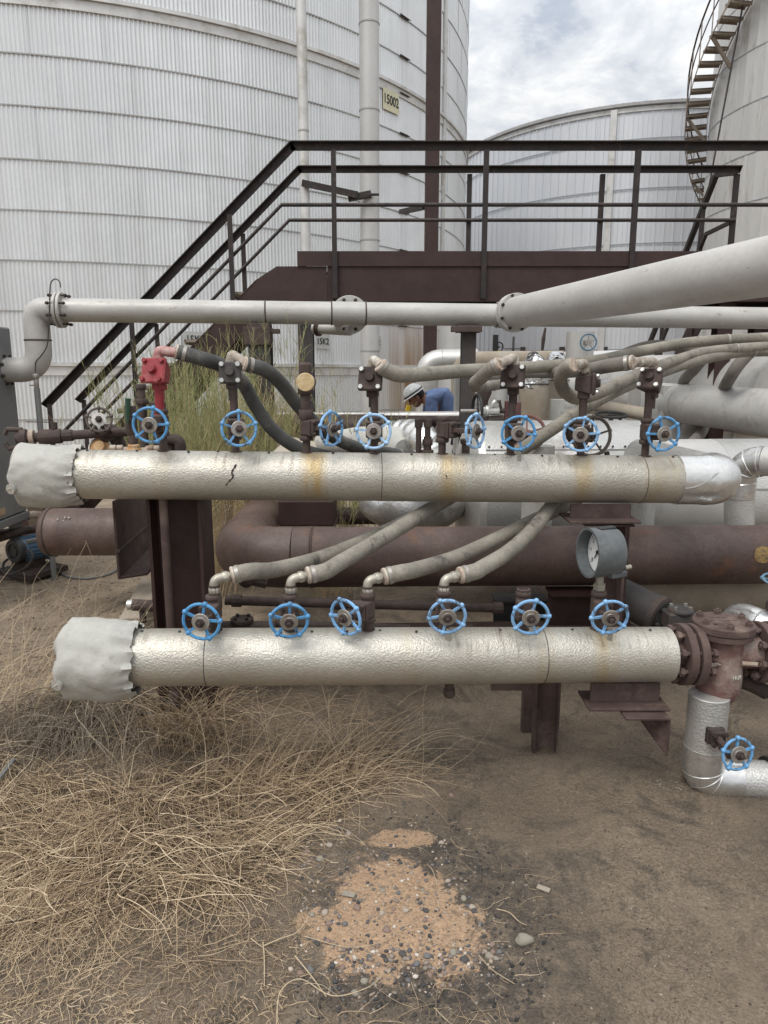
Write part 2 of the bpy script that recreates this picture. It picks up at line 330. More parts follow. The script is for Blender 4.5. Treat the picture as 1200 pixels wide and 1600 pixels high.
def again(o, parent, loc=None, rot=None):
    c = o.copy(); COL.objects.link(c); c.parent = parent
    if loc is not None: c.location = loc
    if rot is not None: c.rotation_euler = rot
    return c
def tagp(o, label, cat, group=None, kind=None):
    if label: o['label'] = label
    if cat: o['category'] = cat
    if group: o['group'] = group
    if kind: o['kind'] = kind
    return o
def thing(name, label, cat, loc=(0, 0, 0), rot=(0, 0, 0), group=None):
    o = bpy.data.objects.new(name, None); o.empty_display_size = 0.1; COL.objects.link(o)
    o.location = loc; o.rotation_euler = rot; return tagp(o, label, cat, group)
def single(mb, name, m, label, cat, group=None, bevel=0.0, kind=None, ang=35):
    xs = [p.x for p in mb.v]; ys = [p.y for p in mb.v]; zs = [p.z for p in mb.v]
    c = V(((min(xs)+max(xs))/2, (min(ys)+max(ys))/2, min(zs))); mb.v = [p-c for p in mb.v]
    o = bpy.data.objects.new(name, mesh_from(mb, name, m, bevel, ang)); COL.objects.link(o); o.location = c
    return tagp(o, label, cat, group, kind)
def tree_copy(o, parent=None):
    c = o.copy(); COL.objects.link(c); c.parent = parent
    for ch in [x for x in bpy.data.objects if x.parent == o]: tree_copy(ch, c)
    return c
def smooth_path(pts, n=8):
    pts = [V(p) for p in pts]; P = [pts[0]*2-pts[1]]+pts+[pts[-1]*2-pts[-2]]; out = []
    for i in range(1, len(P)-2):
        a, b, c, d = P[i-1], P[i], P[i+1], P[i+2]
        for k in range(n):
            t = k/n; out.append(0.5*((2*b)+(c-a)*t+(2*a-5*b+4*c-d)*t*t+(3*b-a-3*c+d)*t*t*t))
    out.append(pts[-1]); return out
def round_path(pts, r, n=6):
    """polyline with its corners rounded to radius r (pipe elbows)"""
    pts = [V(p) for p in pts]; out = [pts[0]]
    for i in range(1, len(pts)-1):
        a, b, c = pts[i-1], pts[i], pts[i+1]; u = (a-b).normalized(); w = (c-b).normalized()
        ang = u.angle(w); k = min(r/math.tan(ang/2), (a-b).length*0.49, (c-b).length*0.49)
        p, q = b+u*k, b+w*k
        for j in range(n+1):
            t = j/n; out.append(p*(1-t)**2+b*2*t*(1-t)+q*t*t)
    out.append(pts[-1]); return out
def text_mesh(s, size, depth, name, m, parent, mtx):
    cu = bpy.data.curves.new('lettering', 'FONT'); cu.body = s; cu.size = size; cu.extrude = depth; cu.align_x = 'CENTER'; cu.align_y = 'CENTER'
    cu.offset = size*0.012
    tmp = bpy.data.objects.new('tmp', cu); me = bpy.data.meshes.new_from_object(tmp); bpy.data.objects.remove(tmp); bpy.data.curves.remove(cu)
    me.materials.clear(); me.materials.append(M(m))
    o = bpy.data.objects.new(name, me); COL.objects.link(o); o.parent = parent; o.matrix_local = mtx
    return o
# ============================================================ GROUND
def ground():
    def axis(segs):
        out = []
        for a, b, n in segs: out += list(np.linspace(a, b, n, endpoint=False))
        return out+[segs[-1][1]]
    xs = axis([(-900, -60, 8), (-60, -8, 16), (-8, -2.2, 30), (-2.2, 2.4, 150), (2.4, 8, 28), (8, 60, 16), (60, 900, 9)])
    ys = axis([(-700, -20, 6), (-20, 0.9, 10), (0.9, 4.4, 130), (4.4, 9, 50), (9, 40, 30), (40, 1200, 12)])
    nx, ny = len(xs), len(ys)
    vs = [(x, y, gh(x, y) if (abs(x) < 9 and 0 < y < 12) else 0.0) for y in ys for x in xs]
    fs = [(j*nx+i, j*nx+i+1, (j+1)*nx+i+1, (j+1)*nx+i) for j in range(ny-1) for i in range(nx-1)]
    m = bpy.data.materials.new('ground_dirt'); m.use_nodes = True; nt = m.node_tree; N = nt.nodes; L = nt.links; b = N['Principled BSDF']
    geo = N.new('ShaderNodeNewGeometry'); P = geo.outputs['Position']; s = N.new('ShaderNodeSeparateXYZ'); L.new(P, s.inputs[0])
    def nz(sc_, d=6, r=0.6, dist=0.0, vec=None):
        n = N.new('ShaderNodeTexNoise'); n.inputs['Scale'].default_value = sc_; n.inputs['Detail'].default_value = d; n.inputs['Roughness'].default_value = r
        n.inputs['Distortion'].default_value = dist; L.new(vec or P, n.inputs['Vector']); return n.outputs['Fac']
    def rng(src, a, c, lo=0.0, hi=1.0):
        q = N.new('ShaderNodeMapRange'); q.interpolation_type = 'SMOOTHSTEP'; q.inputs[1].default_value = a; q.inputs[2].default_value = c; q.inputs[3].default_value = lo; q.inputs[4].default_value = hi
        L.new(src, q.inputs[0]); return q.outputs[0]
    def mt(op, a, c):
        q = N.new('ShaderNodeMath'); q.operation = op
        for i, v in enumerate((a, c)):
            if isinstance(v, (int, float)): q.inputs[i].default_value = v
            else: L.new(v, q.inputs[i])
        return q.outputs[0]
    def mix(f, a, c):
        q = N.new('ShaderNodeMix'); q.data_type = 'RGBA'
        for i, v in ((0, f), (6, a), (7, c)):
            if isinstance(v, tuple): q.inputs[i].default_value = (*v, 1)
            elif isinstance(v, float): q.inputs[i].default_value = v
            else: L.new(v, q.inputs[i])
        return q.outputs[2]
    X, Y = s.outputs[0], s.outputs[1]
    wob = mt('ADD', mt('MULTIPLY', mt('SUBTRACT', nz(5, 7, 0.65), 0.5), 1.0), mt('MULTIPLY', mt('SUBTRACT', nz(2.3, 3, 0.5), 0.5), 1.1))
    col = mix(rng(nz(1.6, 7, 0.6), 0.35, 0.65), (0.195, 0.152, 0.112), (0.275, 0.217, 0.160))
    col = mix(rng(nz(7, 8, 0.7, 1.2), 0.50, 0.70, 0, 0.6), col, (0.11, 0.088, 0.068))
    col = mix(rng(nz(2.4, 9, 0.72, 2.0), 0.50, 0.62, 0, 0.7), col, (0.105, 0.088, 0.070))
    col = mix(rng(nz(3.1, 8, 0.66, 0.8), 0.56, 0.66, 0, 0.5), col, (0.25, 0.20, 0.145))
    # pale dry dust: far left and beyond the racks
    dry = mt('ADD', mt('MULTIPLY', mt('SUBTRACT', -0.55, X), 0.55), mt('MULTIPLY', mt('SUBTRACT', Y, 3.0), 0.28))
    col = mix(rng(mt('ADD', dry, wob), 0.15, 0.75), col, mix(rng(nz(4, 7), 0.35, 0.65), (0.42, 0.335, 0.245), (0.31, 0.245, 0.18)))
    # oily dark stain round the gravel
    def ell(cx, cy, rx, ry):
        a = mt('DIVIDE', mt('SUBTRACT', X, cx), rx); c = mt('DIVIDE', mt('SUBTRACT', Y, cy), ry)
        return mt('ADD', mt('SQRT', mt('ADD', mt('MULTIPLY', a, a), mt('MULTIPLY', c, c)), 0.0), wob)
    dk = rng(ell(0.20, 1.88, 0.44, 0.50), 1.15, 0.55, 0, 0.6)
    col = mix(mt('MULTIPLY', dk, rng(nz(22, 6, 0.7), 0.35, 0.6)), col, (0.045, 0.043, 0.043))
    dk2 = rng(ell(0.0, 1.62, 0.30, 0.10), 1.2, 0.55, 0, 0.6)
    col = mix(mt('MULTIPLY', dk2, rng(nz(22, 6, 0.7), 0.35, 0.6)), col, (0.045, 0.043, 0.043))
    # orange sand spilled on the mud
    rag = mt('MULTIPLY', mt('SUBTRACT', nz(9, 9, 0.75, 0.6), 0.5), 1.9)
    sand = mt('MAXIMUM', mt('MAXIMUM', rng(mt('ADD', ell(0.025, 1.80, 0.28, 0.17), rag), 1.04, 0.84), rng(mt('ADD', ell(0.0, 1.97, 0.17, 0.15), rag), 1.04, 0.84)), rng(mt('ADD', ell(0.06, 2.22, 0.12, 0.06), rag), 1.0, 0.8))
    col = mix(mt('MULTIPLY', sand, rng(nz(40, 4, 0.6), 0.3, 0.46, 0.35, 1.0)), col, mix(nz(18, 5), (0.43, 0.285, 0.18), (0.54, 0.375, 0.25)))
    # fine wrinkles of dried scum in the mud
    wv = nz(26, 3, 0.5, 2.6)
    ab = mt('ABSOLUTE', mt('SUBTRACT', wv, 0.5), 0.0)
    crease = rng(ab, 0.0, 0.045, 1.0, 0.0)
    keep = mt('MULTIPLY', crease, mt('MULTIPLY', mt('SUBTRACT', 1.0, sand), rng(nz(2.2, 4), 0.38, 0.55, 0.1, 0.75)))
    col = mix(keep, col, (0.075, 0.060, 0.048))
    h = N.new('ShaderNodeHueSaturation'); L.new(col, h.inputs['Color']); L.new(rng(nz(110, 5, 0.75), 0.25, 0.75, 0.72, 1.25), h.inputs['Value'])
    L.new(h.outputs[0], b.inputs['Base Color']); L.new(rng(nz(3, 5), 0.35, 0.65, 0.72, 0.95), b.inputs['Roughness']); b.inputs['Specular IOR Level'].default_value = 0.25
    bp = N.new('ShaderNodeBump'); bp.inputs['Strength'].default_value = 0.9; bp.inputs['Distance'].default_value = 0.02
    hh = mt('ADD', mt('MULTIPLY', nz(30, 8, 0.7), 0.9), mt('ADD', mt('MULTIPLY', nz(170, 4, 0.7), 0.35), mt('MULTIPLY', ab, 1.2)))
    L.new(hh, bp.inputs['Height']); L.new(bp.outputs[0], b.inputs['Normal'])
    me = bpy.data.meshes.new('ground'); me.from_pydata(vs, [], fs); me.update(); me.polygons.foreach_set('use_smooth', [True]*len(fs)); me.materials.append(m)
    o = bpy.data.objects.new('ground', me); COL.objects.link(o); o['kind'] = 'structure'
ground()

# ============================================================ STORAGE TANKS
T1 = V((-7.56, 21.95, 0)); R1 = 9.84
def on_cyl(px, py, C=T1, RR=R1):
    d = U(px, py, 1.0)-V((0, 0, CAM_H)); a = d.x*d.x+d.y*d.y; b = -2*(d.x*C.x+d.y*C.y); c = C.x**2+C.y**2-RR*RR
    t = (-b-math.sqrt(b*b-4*a*c))/(2*a); p = V((0, 0, CAM_H))+d*t; n = V((p.x-C.x, p.y-C.y, 0)).normalized(); return p, n
def arc_strip(C, RR, z0, z1, a0, a1, n, th):
    """a bent flat bar lying on the wall, of thickness th"""
    mb = MB(); vs = []
    for k in range(n+1):
        a = a0+(a1-a0)*k/n
        for r, z in ((RR, z0), (RR+th, z0), (RR+th, z1), (RR, z1)): vs.append((C.x+r*math.cos(a), C.y+r*math.sin(a), z))
    fs = [(k*4+j, k*4+(j+1) % 4, k*4+4+(j+1) % 4, k*4+4+j) for k in range(n) for j in range(4)]+[(3, 2, 1, 0), (n*4, n*4+1, n*4+2, n*4+3)]
    return mb.add(vs, fs)
def sheet_mesh(name, RR, dang, waves, amp, m, prof='wave'):
    """one wall sheet, unit height, bent to the tank's radius, about the axis"""
    mb = MB(); vs = []; fs = []; cols = []
    if prof == 'wave':
        n = waves*6
        for k in range(n+1): cols.append((dang*k/n*1.012, amp*(0.5+0.5*math.cos(2*math.pi*k/6))))
    else:
        e = dang*0.03
        cols = [(0, 0.0), (dang*0.47, 0.001), (dang*0.5, 0.006), (dang*0.53, 0.001), (dang*0.90, 0.0), (dang*0.905, amp), (dang*0.975, amp), (dang*0.98, 0.0), (dang, 0.0)]
    for a, r in cols:
        for z in (0.0, 1.0): vs.append(((RR+r)*math.cos(a), (RR+r)*math.sin(a), z))
    for k in range(len(cols)-1): fs.append((2*k, 2*k+2, 2*k+3, 2*k+1))
    mb.add(vs, fs); return mesh_from(mb, name, m, 0, 80 if prof == 'wave' else 25)

t1 = thing('storage_tank', 'huge round tank clad in silvery corrugated sheet, filling the upper left of the photo', 'storage tank', T1)
part(MB().cyl((0, 0, -0.3), (0, 0, 12.2), R1-0.03, n=128), 'shell', 'tank_sheet', t1)
part(MB().lathe((0, 0, 12.2), (0, 0, 1), [(0, R1+0.15), (0.12, R1+0.15), (1.3, 0.1)], 96), 'roof', 'roof_dark', t1)
hs = [-1.62, -0.77, 0.05, 1.03, 1.83, 2.61, 3.38, 4.17, 4.92, 5.68, 6.38, 7.12, 7.90, 8.66, 9.44, 10.2]
DANG = R(6.6); A0 = math.radians(-118); NS = 18
me_w = sheet_mesh('corrugated_sheet', R1, DANG, 17, 0.024, 'tank_sheet')
rs = random.Random(4)
for i in range(len(hs)-1):
    z0, z1 = hs[i]+CAM_H, hs[i+1]+CAM_H
    for k in range(NS):
        o = bpy.data.objects.new('corrugated_sheet', me_w); COL.objects.link(o); o.parent = t1
        o.location = (0, 0, z0+0.012); o.rotation_euler = (0, 0, A0+DANG*(k+(0.37 if i % 2 else 0))); o.scale = (1+rs.uniform(-1, 1)*0.0003,)*2+(z1-z0-0.02,)
for i, h in enumerate(hs[1:-1]):
    thick = i in (1, 8); z = h+CAM_H
    a, b = A0, A0+DANG*NS
    part(arc_strip(V((0, 0, 0)), R1+0.018, z-(0.075 if thick else 0.010), z+(0.075 if thick else 0.010), a, b, 80, 0.03 if thick else 0.013), 'band', 'tank_band' if thick else 'tank_seam', t1, ang=60)
    if thick: part(arc_strip(V((0, 0, 0)), R1+0.018, z+0.08, z+0.14, a, b, 80, 0.07), 'flashing', 'tank_band', t1, ang=60)
# band buckles and the vertical trim where the sheet changes
for i, h in enumerate(hs[3:13]):
    for px in (628,):
        p, n = on_cyl(px, 300); a = math.atan2(n.y, n.x); z = h+CAM_H
        mb = MB(); mb.T = Matrix.Translation(V((p.x, p.y, z))-T1+n*0.05) @ Matrix.Rotation(a, 4, 'Z'); mb.box((0, 0, 0), (0.04, 0.26, 0.03)).cyl((0.02, -0.18, 0), (0.02, 0.18, 0), 0.01, n=6)
        part(mb, 'band_buckle', 'dark_post', t1)
for px, w in ((690, 0.16), (682, 0.05)):
    p, n = on_cyl(px, 300); a = math.atan2(n.y, n.x)
    mb = MB(); mb.T = Matrix.Translation(V((p.x, p.y, 6))-T1+n*0.02) @ Matrix.Rotation(a, 4, 'Z'); mb.box((0.02, 0, 0), (0.05, w, 12.3))
    part(mb, 'vertical_trim', 'tank_band', t1)
def sign_on_tank(px, py, w, h, text, ts, m, label, cat='sign'):
    p, n = on_cyl(px, py); a = math.atan2(n.y, n.x)
    t = thing('tank_sign', label, cat, p+n*0.05, (0, 0, a+R(90)))
    pt = part(MB().box((0, 0, 0), (w, 0.006, h)), 'plate', m, t, bevel=0.001)
    text_mesh(text, ts, 0.002, 'lettering', 'ink_black', pt, Matrix.Translation((0, -0.008, 0)) @ Matrix.Rotation(R(90), 4, 'X') @ Matrix.Diagonal((0.8, 1, 1, 1)))
sign_on_tank(502, 534, 0.34, 0.28, '15K2', 0.17, 'sign_plate', 'small grey sign reading 15K2 on the tank wall, just right of the platform column')
sign_on_tank(304, 531, 0.42, 0.28, '15K2', 0.19, 'sign_plate', 'grey sign starting with 15K, half hidden behind the stair stringer above the bushes')
sign_on_tank(584, 535, 0.34, 0.28, '15K2', 0.17, 'sign_plate', 'sign mostly hidden behind the thick downpipe, only its last digit 2 showing')
sign_on_tank(608, 159, 0.52, 0.40, '15002', 0.25, 'sign_yellow', 'faded yellow plate with the number 15002 high on the tank between downpipe and column')

# rear tank, flat seamed sheet
T2 = V((10.2, 31.6, 0)); R2 = 7.12
t2 = thing('seamed_tank', 'blue grey round tank with vertical standing seams and low dark roof, far behind the walkway', 'storage tank', T2)
part(MB().cyl((0, 0, -0.3), (0, 0, 10.0), R2-0.03, n=96), 'shell', 'rear_sheet', t2)
d2 = R(2.35); me_s = sheet_mesh('wall_sheet', R2, d2, 0, 0.035, 'rear_sheet', 'seam')
for k in range(70):
    o = bpy.data.objects.new('wall_sheet', me_s); COL.objects.link(o); o.parent = t2; o.location = (0, 0, 0); o.rotation_euler = (0, 0, R(-190)+d2*k); o.scale = (1, 1, 9.95)
for h in (0.4, 2.4, 4.1, 5.8, 7.5, 9.0):
    part(arc_strip(V((0, 0, 0)), R2+0.03, h, h+0.035, R(-190), R(-20), 90, 0.012), 'band', 'rear_seam', t2, ang=60)
part(arc_strip(V((0, 0, 0)), R2+0.02, 9.84, 9.98, R(-190), R(-20), 90, 0.03), 'eave_trim', 'tank_band', t2, ang=60)
part(MB().lathe((0, 0, 9.99), (0, 0, 1), [(0, R2+0.02), (0.02, R2+0.13), (0.11, R2+0.13), (0.9, 0.1)], 96), 'roof', 'roof_dark', t2, ang=20)
rb = MB()
for k in range(60):
    a = R(-190)+R(170)*k/60; rb.box(((R2-0.1)*math.cos(a), (R2-0.1)*math.sin(a), 10.10), (0.45, 0.05, 0.02), (0, 0, a))
part(rb, 'roof_rib', 'roof_dark', t2, kind='stuff')
p, n = on_cyl(953, 300, T2, R2); a = math.atan2(n.y, n.x)
mb = MB(); mb.T = Matrix.Translation(V((p.x, p.y, 0))-T2+n*0.04) @ Matrix.Rotation(a, 4, 'Z'); mb.box((0.03, 0, 5), (0.06, 0.2, 9.9))
part(mb, 'vertical_trim', 'tank_band', t2)
for px in (818, 879, 940):
    p, n = on_cyl(px if px < 900 else 945, 545, T2, R2); a = math.atan2(n.y, n.x)
    mb = MB(); mb.T = Matrix.Translation(p-T2+n*0.05) @ Matrix.Rotation(a, 4, 'Z'); mb.box((0, 0, 0), (0.02, 0.2, 0.13)); part(mb, 'nameplate', 'dark_post', t2)

# right tank with its winding stair
T3 = V((12.35, 19.75, 0)); R3 = 3.7
t3 = thing('slender_tank', 'pale weathered tank with a winding outside stair at the right edge of the photo', 'storage tank', T3)
part(MB().cyl((0, 0, -0.3), (0, 0, 12.5), R3-0.02, n=96), 'shell', 'right_sheet', t3)
d3 = R(9.0); me_r = sheet_mesh('wall_sheet', R3, d3, 0, 0.006, 'right_sheet', 'seam')
zb = [-0.1, 1.4, 3.0, 4.6, 5.72, 6.84, 8.0, 9.2, 10.4, 11.6, 12.5]
for i in range(len(zb)-1):
    for k in range(21):
        o = bpy.data.objects.new('wall_sheet', me_r); COL.objects.link(o); o.parent = t3; o.location = (0, 0, zb[i]); o.rotation_euler = (0, 0, R(-225)+d3*(k+0.5*(i % 2))); o.scale = (1, 1, zb[i+1]-zb[i]-0.012)
for z in zb[1:-1]: part(arc_strip(V((0, 0, 0)), R3+0.003, z-0.015, z+0.008, R(-230), R(-30), 60, 0.008), 'band', 'rear_seam', t3, ang=60)
part(MB().lathe((0, 0, 12.5), (0, 0, 1), [(0, R3+0.06), (0.1, R3+0.06), (0.7, 0.1)], 64), 'roof', 'roof_dark', t3)
# stair: angle measured at the tank axis; the left silhouette is where the sight line touches
AT = math.atan2(-T3.y, -T3.x)+math.acos(R3/math.hypot(T3.x, T3.y))*-1
st3 = thing('spiral_stair', 'winding steel stair with open treads climbing round the pale tank at the top right', 'stairway', T3)
NT = 24; rise = 0.213; dstep = R(4.0); z_mid = 8.3; i_mid = 9
outer = []; inner = []
for i in range(NT):
    a = AT+dstep*(i-i_mid); z = z_mid+rise*(i-i_mid); c, s_ = math.cos(a), math.sin(a)
    mb = MB(); mb.T = Matrix.Translation((c*(R3+0.34), s_*(R3+0.34), z)) @ Matrix.Rotation(a, 4, 'Z'); mb.box((0, 0, 0), (0.54, 0.26, 0.03)).box((0, -0.12, -0.02), (0.54, 0.02, 0.07)).box((0, 0.12, -0.02), (0.54, 0.02, 0.07))
    part(mb, 'tread', 'tread_grate', st3)
    outer.append(V((c*(R3+0.62), s_*(R3+0.62), z))); inner.append(V((c*(R3+0.06), s_*(R3+0.06), z)))
for nm, P_ in (('outer_stringer', outer), ('inner_stringer', inner)):
    mb = MB()
    for a_, b_ in zip(P_[:-1], P_[1:]): mb.beam(a_-V((0, 0, .03)), b_-V((0, 0, .03)), Rprof(0.012, 0.05))
    part(mb, nm, 'tread_grate', st3)
for hh, r in ((1.0, 0.024), (0.52, 0.016)): part(MB().tube([p+V((0, 0, hh)) for p in outer], r, 6), 'handrail', 'beam_rust', st3)
for i in range(0, NT, 2): part(MB().tube([outer[i], outer[i]+V((0, 0, 1.0))], 0.014, 6), 'rail_post', 'tread_grate', st3)
for i in (4, 10, 16, 22):
    part(MB().beam(outer[i]-V((0, 0, .05)), V((inner[i].x, inner[i].y, inner[i].z-0.75)), Lprof(0.07, 0.07, 0.01)), 'brace', 'tread_grate', st3)
for d_, r in ((-0.55, 0.012),):
    c = (inner[9]+inner[23])/2
part(MB().tube([V((math.cos(AT+R(22))*(R3+.35), math.sin(AT+R(22))*(R3+.35), 4.8)), V((math.cos(AT+R(40))*(R3+.2), math.sin(AT+R(40))*(R3+.2), 12.0))], 0.022, 6), 'conduit', 'dark_post', t3)

# ============================================================ DOWNPIPES AND COLUMN NEAR THE TANK
def vpipe(px, py, d, r, m, label, name='downpipe', top=12.0, joints=()):
    p = U(px, py, d); t = thing(name, label, 'pipe', (p.x, p.y, 0))
    part(MB().cyl((0, 0, -0.05), (0, 0, top), r, n=24), 'pipe_run', m, t)
    for z in joints: part(MB().cyl((0, 0, z-0.012), (0, 0, z+0.012), r+0.008, n=24), 'joint_ring', 'tank_seam', t)
    return p
pA = vpipe(478, 390, 12.6, 0.082, 'tank_band', 'slimmer grey vertical pipe standing against the big tank, left of the thick one', joints=(3.6, 5.5, 7.6, 9.5))
pB = vpipe(578, 380, 12.9, 0.165, 'white_pipe', 'thick pale insulated vertical pipe standing against the big tank', joints=(2.0, 2.9, 3.85, 5.9, 7.2, 8.5, 9.8))
q = thing('wall_bracket', 'dark steel angle bracket tying the slim downpipe to the thick one above the walkway', 'bracket', U(520, 292, 12.6))
part(MB().beam(U(472, 281, 12.45), U(560, 300, 12.6), Lprof(0.02, -0.1, 0.012)).beam(U(472, 285, 12.46), U(560, 304, 12.61), Lprof(0.09, 0.012, 0.012)), 'angle_bar', 'rail_steel', q, world=True)
q = thing('pipe_clamp', 'short dark clamp holding the thick downpipe above the walkway', 'bracket', U(578, 308, 12.7))
part(MB().beam(U(544, 310, 12.68), U(580, 303, 12.68), Rprof(0.1, 0.1)).tube([U(562, 306, 12.7), U(566, 305, 12.66), U(578, 304, 12.64), U(592, 304, 12.7)], 0.022, 8), 'clamp_bar', 'rail_steel', q, world=True, bevel=0.004)
cl = U(672, 520, 10.0); t = thing('steel_column', 'tall dark maroon square steel column rising past the top of the photo behind the handrail', 'column', (cl.x, cl.y, 0))
part(MB().box((0, 0, 4.5), (0.178, 0.178, 9.1)), 'shaft', 'primer_beam', t, bevel=0.01)
part(MB().box((0, 0, 0.01), (0.3, 0.3, 0.025)), 'base_plate', 'rust_dark', t)
part(MB().beam(U(628, 331, 11.2), U(664, 323, 10.03), Rprof(0.09, 0.06)), 'side_arm', 'rail_steel', t, world=True)
# pale smooth column and cupboard beside the tank, in the rust wash
p = U(712, 560, 13.4); t = thing('insulated_riser', 'beige insulated vertical pipe behind the horizontal pipe, right of the dark column', 'pipe', (p.x, p.y, 0))
part(MB().cyl((0, 0, 0), (0, 0, 3.1), 0.32, n=32), 'pipe_run', 'white_pipe', t); part(MB().lathe((0, 0, 3.1), (0, 0, 1), [(0, .33), (.05, .33), (.15, .05)], 32), 'cap', 'alu_dull', t)

# ============================================================ WALKWAY WITH STAIRS
YF, YB = 6.8, 7.5
w = thing('walkway', 'dark brown steel walkway with handrails and stairs crossing in front of the tanks', 'walkway', (1.9, 7.15, 0))
zc0, zc1 = CAM_H+0.66, CAM_H+0.965
XL, XR = -0.52, 5.6
def wp(mb, name, m='rail_steel', bevel=0.0, label=None): return part(mb, name, m, w, world=True, bevel=bevel, label=label)
wp(MB().beam((-0.30-0.22, YF, (zc0+zc1)/2), (XR, YF, (zc0+zc1)/2), Cprof(0.075, zc1-zc0, 0.012)), 'deck_beam', 'primer_beam')
wp(MB().beam((XR, YB, (zc0+zc1)/2), (XL, YB, (zc0+zc1)/2), Cprof(0.075, zc1-zc0, 0.012)), 'deck_beam', 'primer_beam')
wp(MB().box(((XL-0.27+XR)/2, YF-0.012, CAM_H+1.03), (XR-XL+0.27, 0.008, 0.13)), 'toe_board', 'primer_beam')
wp(MB().box(((XL+XR)/2, YB+0.012, CAM_H+1.03), (XR-XL, 0.008, 0.13)), 'toe_board', 'primer_beam')
wp(MB().box((XL-0.27+.004, (YF+YB)/2, CAM_H+1.03), (0.008, YB-YF, 0.12)), 'toe_board', 'primer_beam')
for k in range(8):
    x0 = XL+0.01+k*0.765; wp(MB().box((x0+0.375, (YF+YB)/2, CAM_H+0.972), (0.755, YB-YF-0.03, 0.012)), 'deck_plate', 'tread_grate')
    wp(MB().beam((x0+0.02, YF+0.02, CAM_H+0.86), (x0+0.02, YB-0.02, CAM_H+0.86), Cprof(0.05, 0.12, 0.008)), 'cross_beam', 'primer_beam')
SL = 0.953
def railpath(px, py, d, xend, drop_to=None):
    k = U(px, py, d); xe = xend; e = V((xe, d, k.z-(k.x-xe)*SL)); return k, e
def rail(px, py, d, xend, xr, r, flat=None, post=True):
    k, e = railpath(px, py, d, xend); a = V((xr, d, k.z))
    if flat:
        wp(MB().beam(a, k, Lprof(0.058, -flat, 0.008)).beam(k, e, Lprof(0.058, -flat, 0.008)), 'handrail')
    else: wp(MB().tube([a, k, e], r, 8), 'handrail')
    return k, e
kf, ef = rail(455, 224, YF, -3.22, XR, 0, flat=0.062)
kb, eb = rail(467, 262, YB, -3.2, 3.50, 0, flat=0.05)
rail(440, 320, YF, -3.16, XR, 0.018); rail(452, 344, YB, -3.12, 3.50, 0.018)
xs0 = U(400, 437, YF); z_at = lambda x: xs0.z-(xs0.x-x)*SL          # upper edge of the stringer
for y_, sgn in ((YF, 1), (YB, -1)):
    xb = xs0.x-(xs0.z-0.02)/SL
    pr = [(0, 0), (0, -0.42)]
    top = V((-0.85 if y_ == YF else -0.8, y_, 0)); zt = min(z_at(-0.98), zc1)
    poly = [(xs0.x, xs0.z), (-0.98, zc1), (-0.30 if y_ == YF else XL, zc1), (-0.30 if y_ == YF else XL, zc0), (-1.02, zc0), (xb+0.42/SL, 0.02), (xb, 0.02)]
    if y_ == YF: poly[2] = (-0.524, zc1); poly[3] = (-0.524, zc0)
    vs = [(x, y_, z) for x, z in poly]+[(x, y_+0.012, z) for x, z in poly]; n_ = len(poly)
    wp(MB().add(vs, [tuple(range(n_)), tuple(range(2*n_-1, n_-1, -1))]+[(i, i+n_, (i+1) % n_+n_, (i+1) % n_) for i in range(n_)]), 'stringer', 'primer_beam')
    wp(MB().beam((xs0.x, y_+0.02*sgn+.006, xs0.z-0.006), (xb, y_+0.02*sgn+.006, 0.014), Rprof(0.06, 0.01)), 'stringer_flange', 'primer_beam')
NTR = 11
for i in range(NTR):
    z = zc1-(i+1)*(zc1/(NTR+1)); x = xs0.x-(xs0.z-z)/SL-0.02
    wp(MB().box((x, (YF+YB)/2, z-0.02), (0.24, YB-YF-0.03, 0.025)).box((x-.115, (YF+YB)/2, z-0.03), (0.012, YB-YF-0.03, 0.045)), 'tread', 'tread_grate')
def vpost(x, y, z0, z1, wd=0.045): wp(MB().beam((x, y-0.012, z0), (x, y-0.012, z1), Lprof(wd, wd, 0.008), up=(0, 1, 0)), 'rail_post')
ztf = kf.z
for px in (522, 757, 990, 1230): vpost(U(px, 330, YF).x-0.02, YF-0.03, zc0+.02, ztf-0.062)
for px in (733, 940, 1149): vpost(U(px, 330, YB).x-0.02, YB+0.03, zc1, kb.z-0.052)
ztop = lambda x, k: k.z-(k.x-x)*SL
for px, py, y_, k in ((362, 400, YF, kf), (211, 560, YF, kf), (82, 660, YF, kf), (380, 400, YB, kb), (245, 535, YB, kb), (132, 655, YB, kb)):
    x = U(px, py, y_).x; vpost(x-0.02, y_-0.03 if y_ == YF else y_+.02, max(0.0, z_at(x)-0.12), ztop(x, k)-0.06)
for px, y_ in ((479, 7.0), (1124, 7.0), (1180, 7.4)):
    x = U(px, 560, y_).x; wp(MB().beam((x, y_, 0), (x, y_, zc0-.002), Hprof(0.14, 0.14, 0.01, 0.008), up=(0, 1, 0)), 'column', 'primer_beam' if px > 1000 else 'dark_post')
# the second flight, going away from the far side of the walkway
xa, xb_ = 3.38, 4.12
for x in (xa, xb_):
    a = V((x, YB+0.13, zc1-0.15)); b = V((x, YB+0.13+2.6, 0.02)); wp(MB().beam(a, b, Rprof(0.014, 0.26)), 'stringer', 'primer_beam')
hz = CAM_H
wp(MB().beam((3.49, YB+0.04, kb.z-0.03), (3.38, YB+0.25, hz+1.99), Rprof(0.05, 0.05)).beam((3.38, YB+0.25, hz+1.99), (3.38, YB+2.75, hz+1.99-2.62), Rprof(0.05, 0.05)), 'handrail')
wp(MB().beam((3.47, YB+0.04, hz+1.49), (3.38, YB+0.38, hz+1.44), Rprof(0.035, 0.035)).beam((3.38, YB+0.38, hz+1.44), (3.38, YB+2.6, hz+1.44-2.33), Rprof(0.035, 0.035)), 'handrail')
for k in (0.5, 1.4, 2.3): wp(MB().beam((3.38, YB+k, zc1-0.15-k*0.95), (3.38, YB+k, hz+1.99-(k-0.25)*1.048), Rprof(0.04, 0.04), up=(0, 1, 0)), 'rail_post')
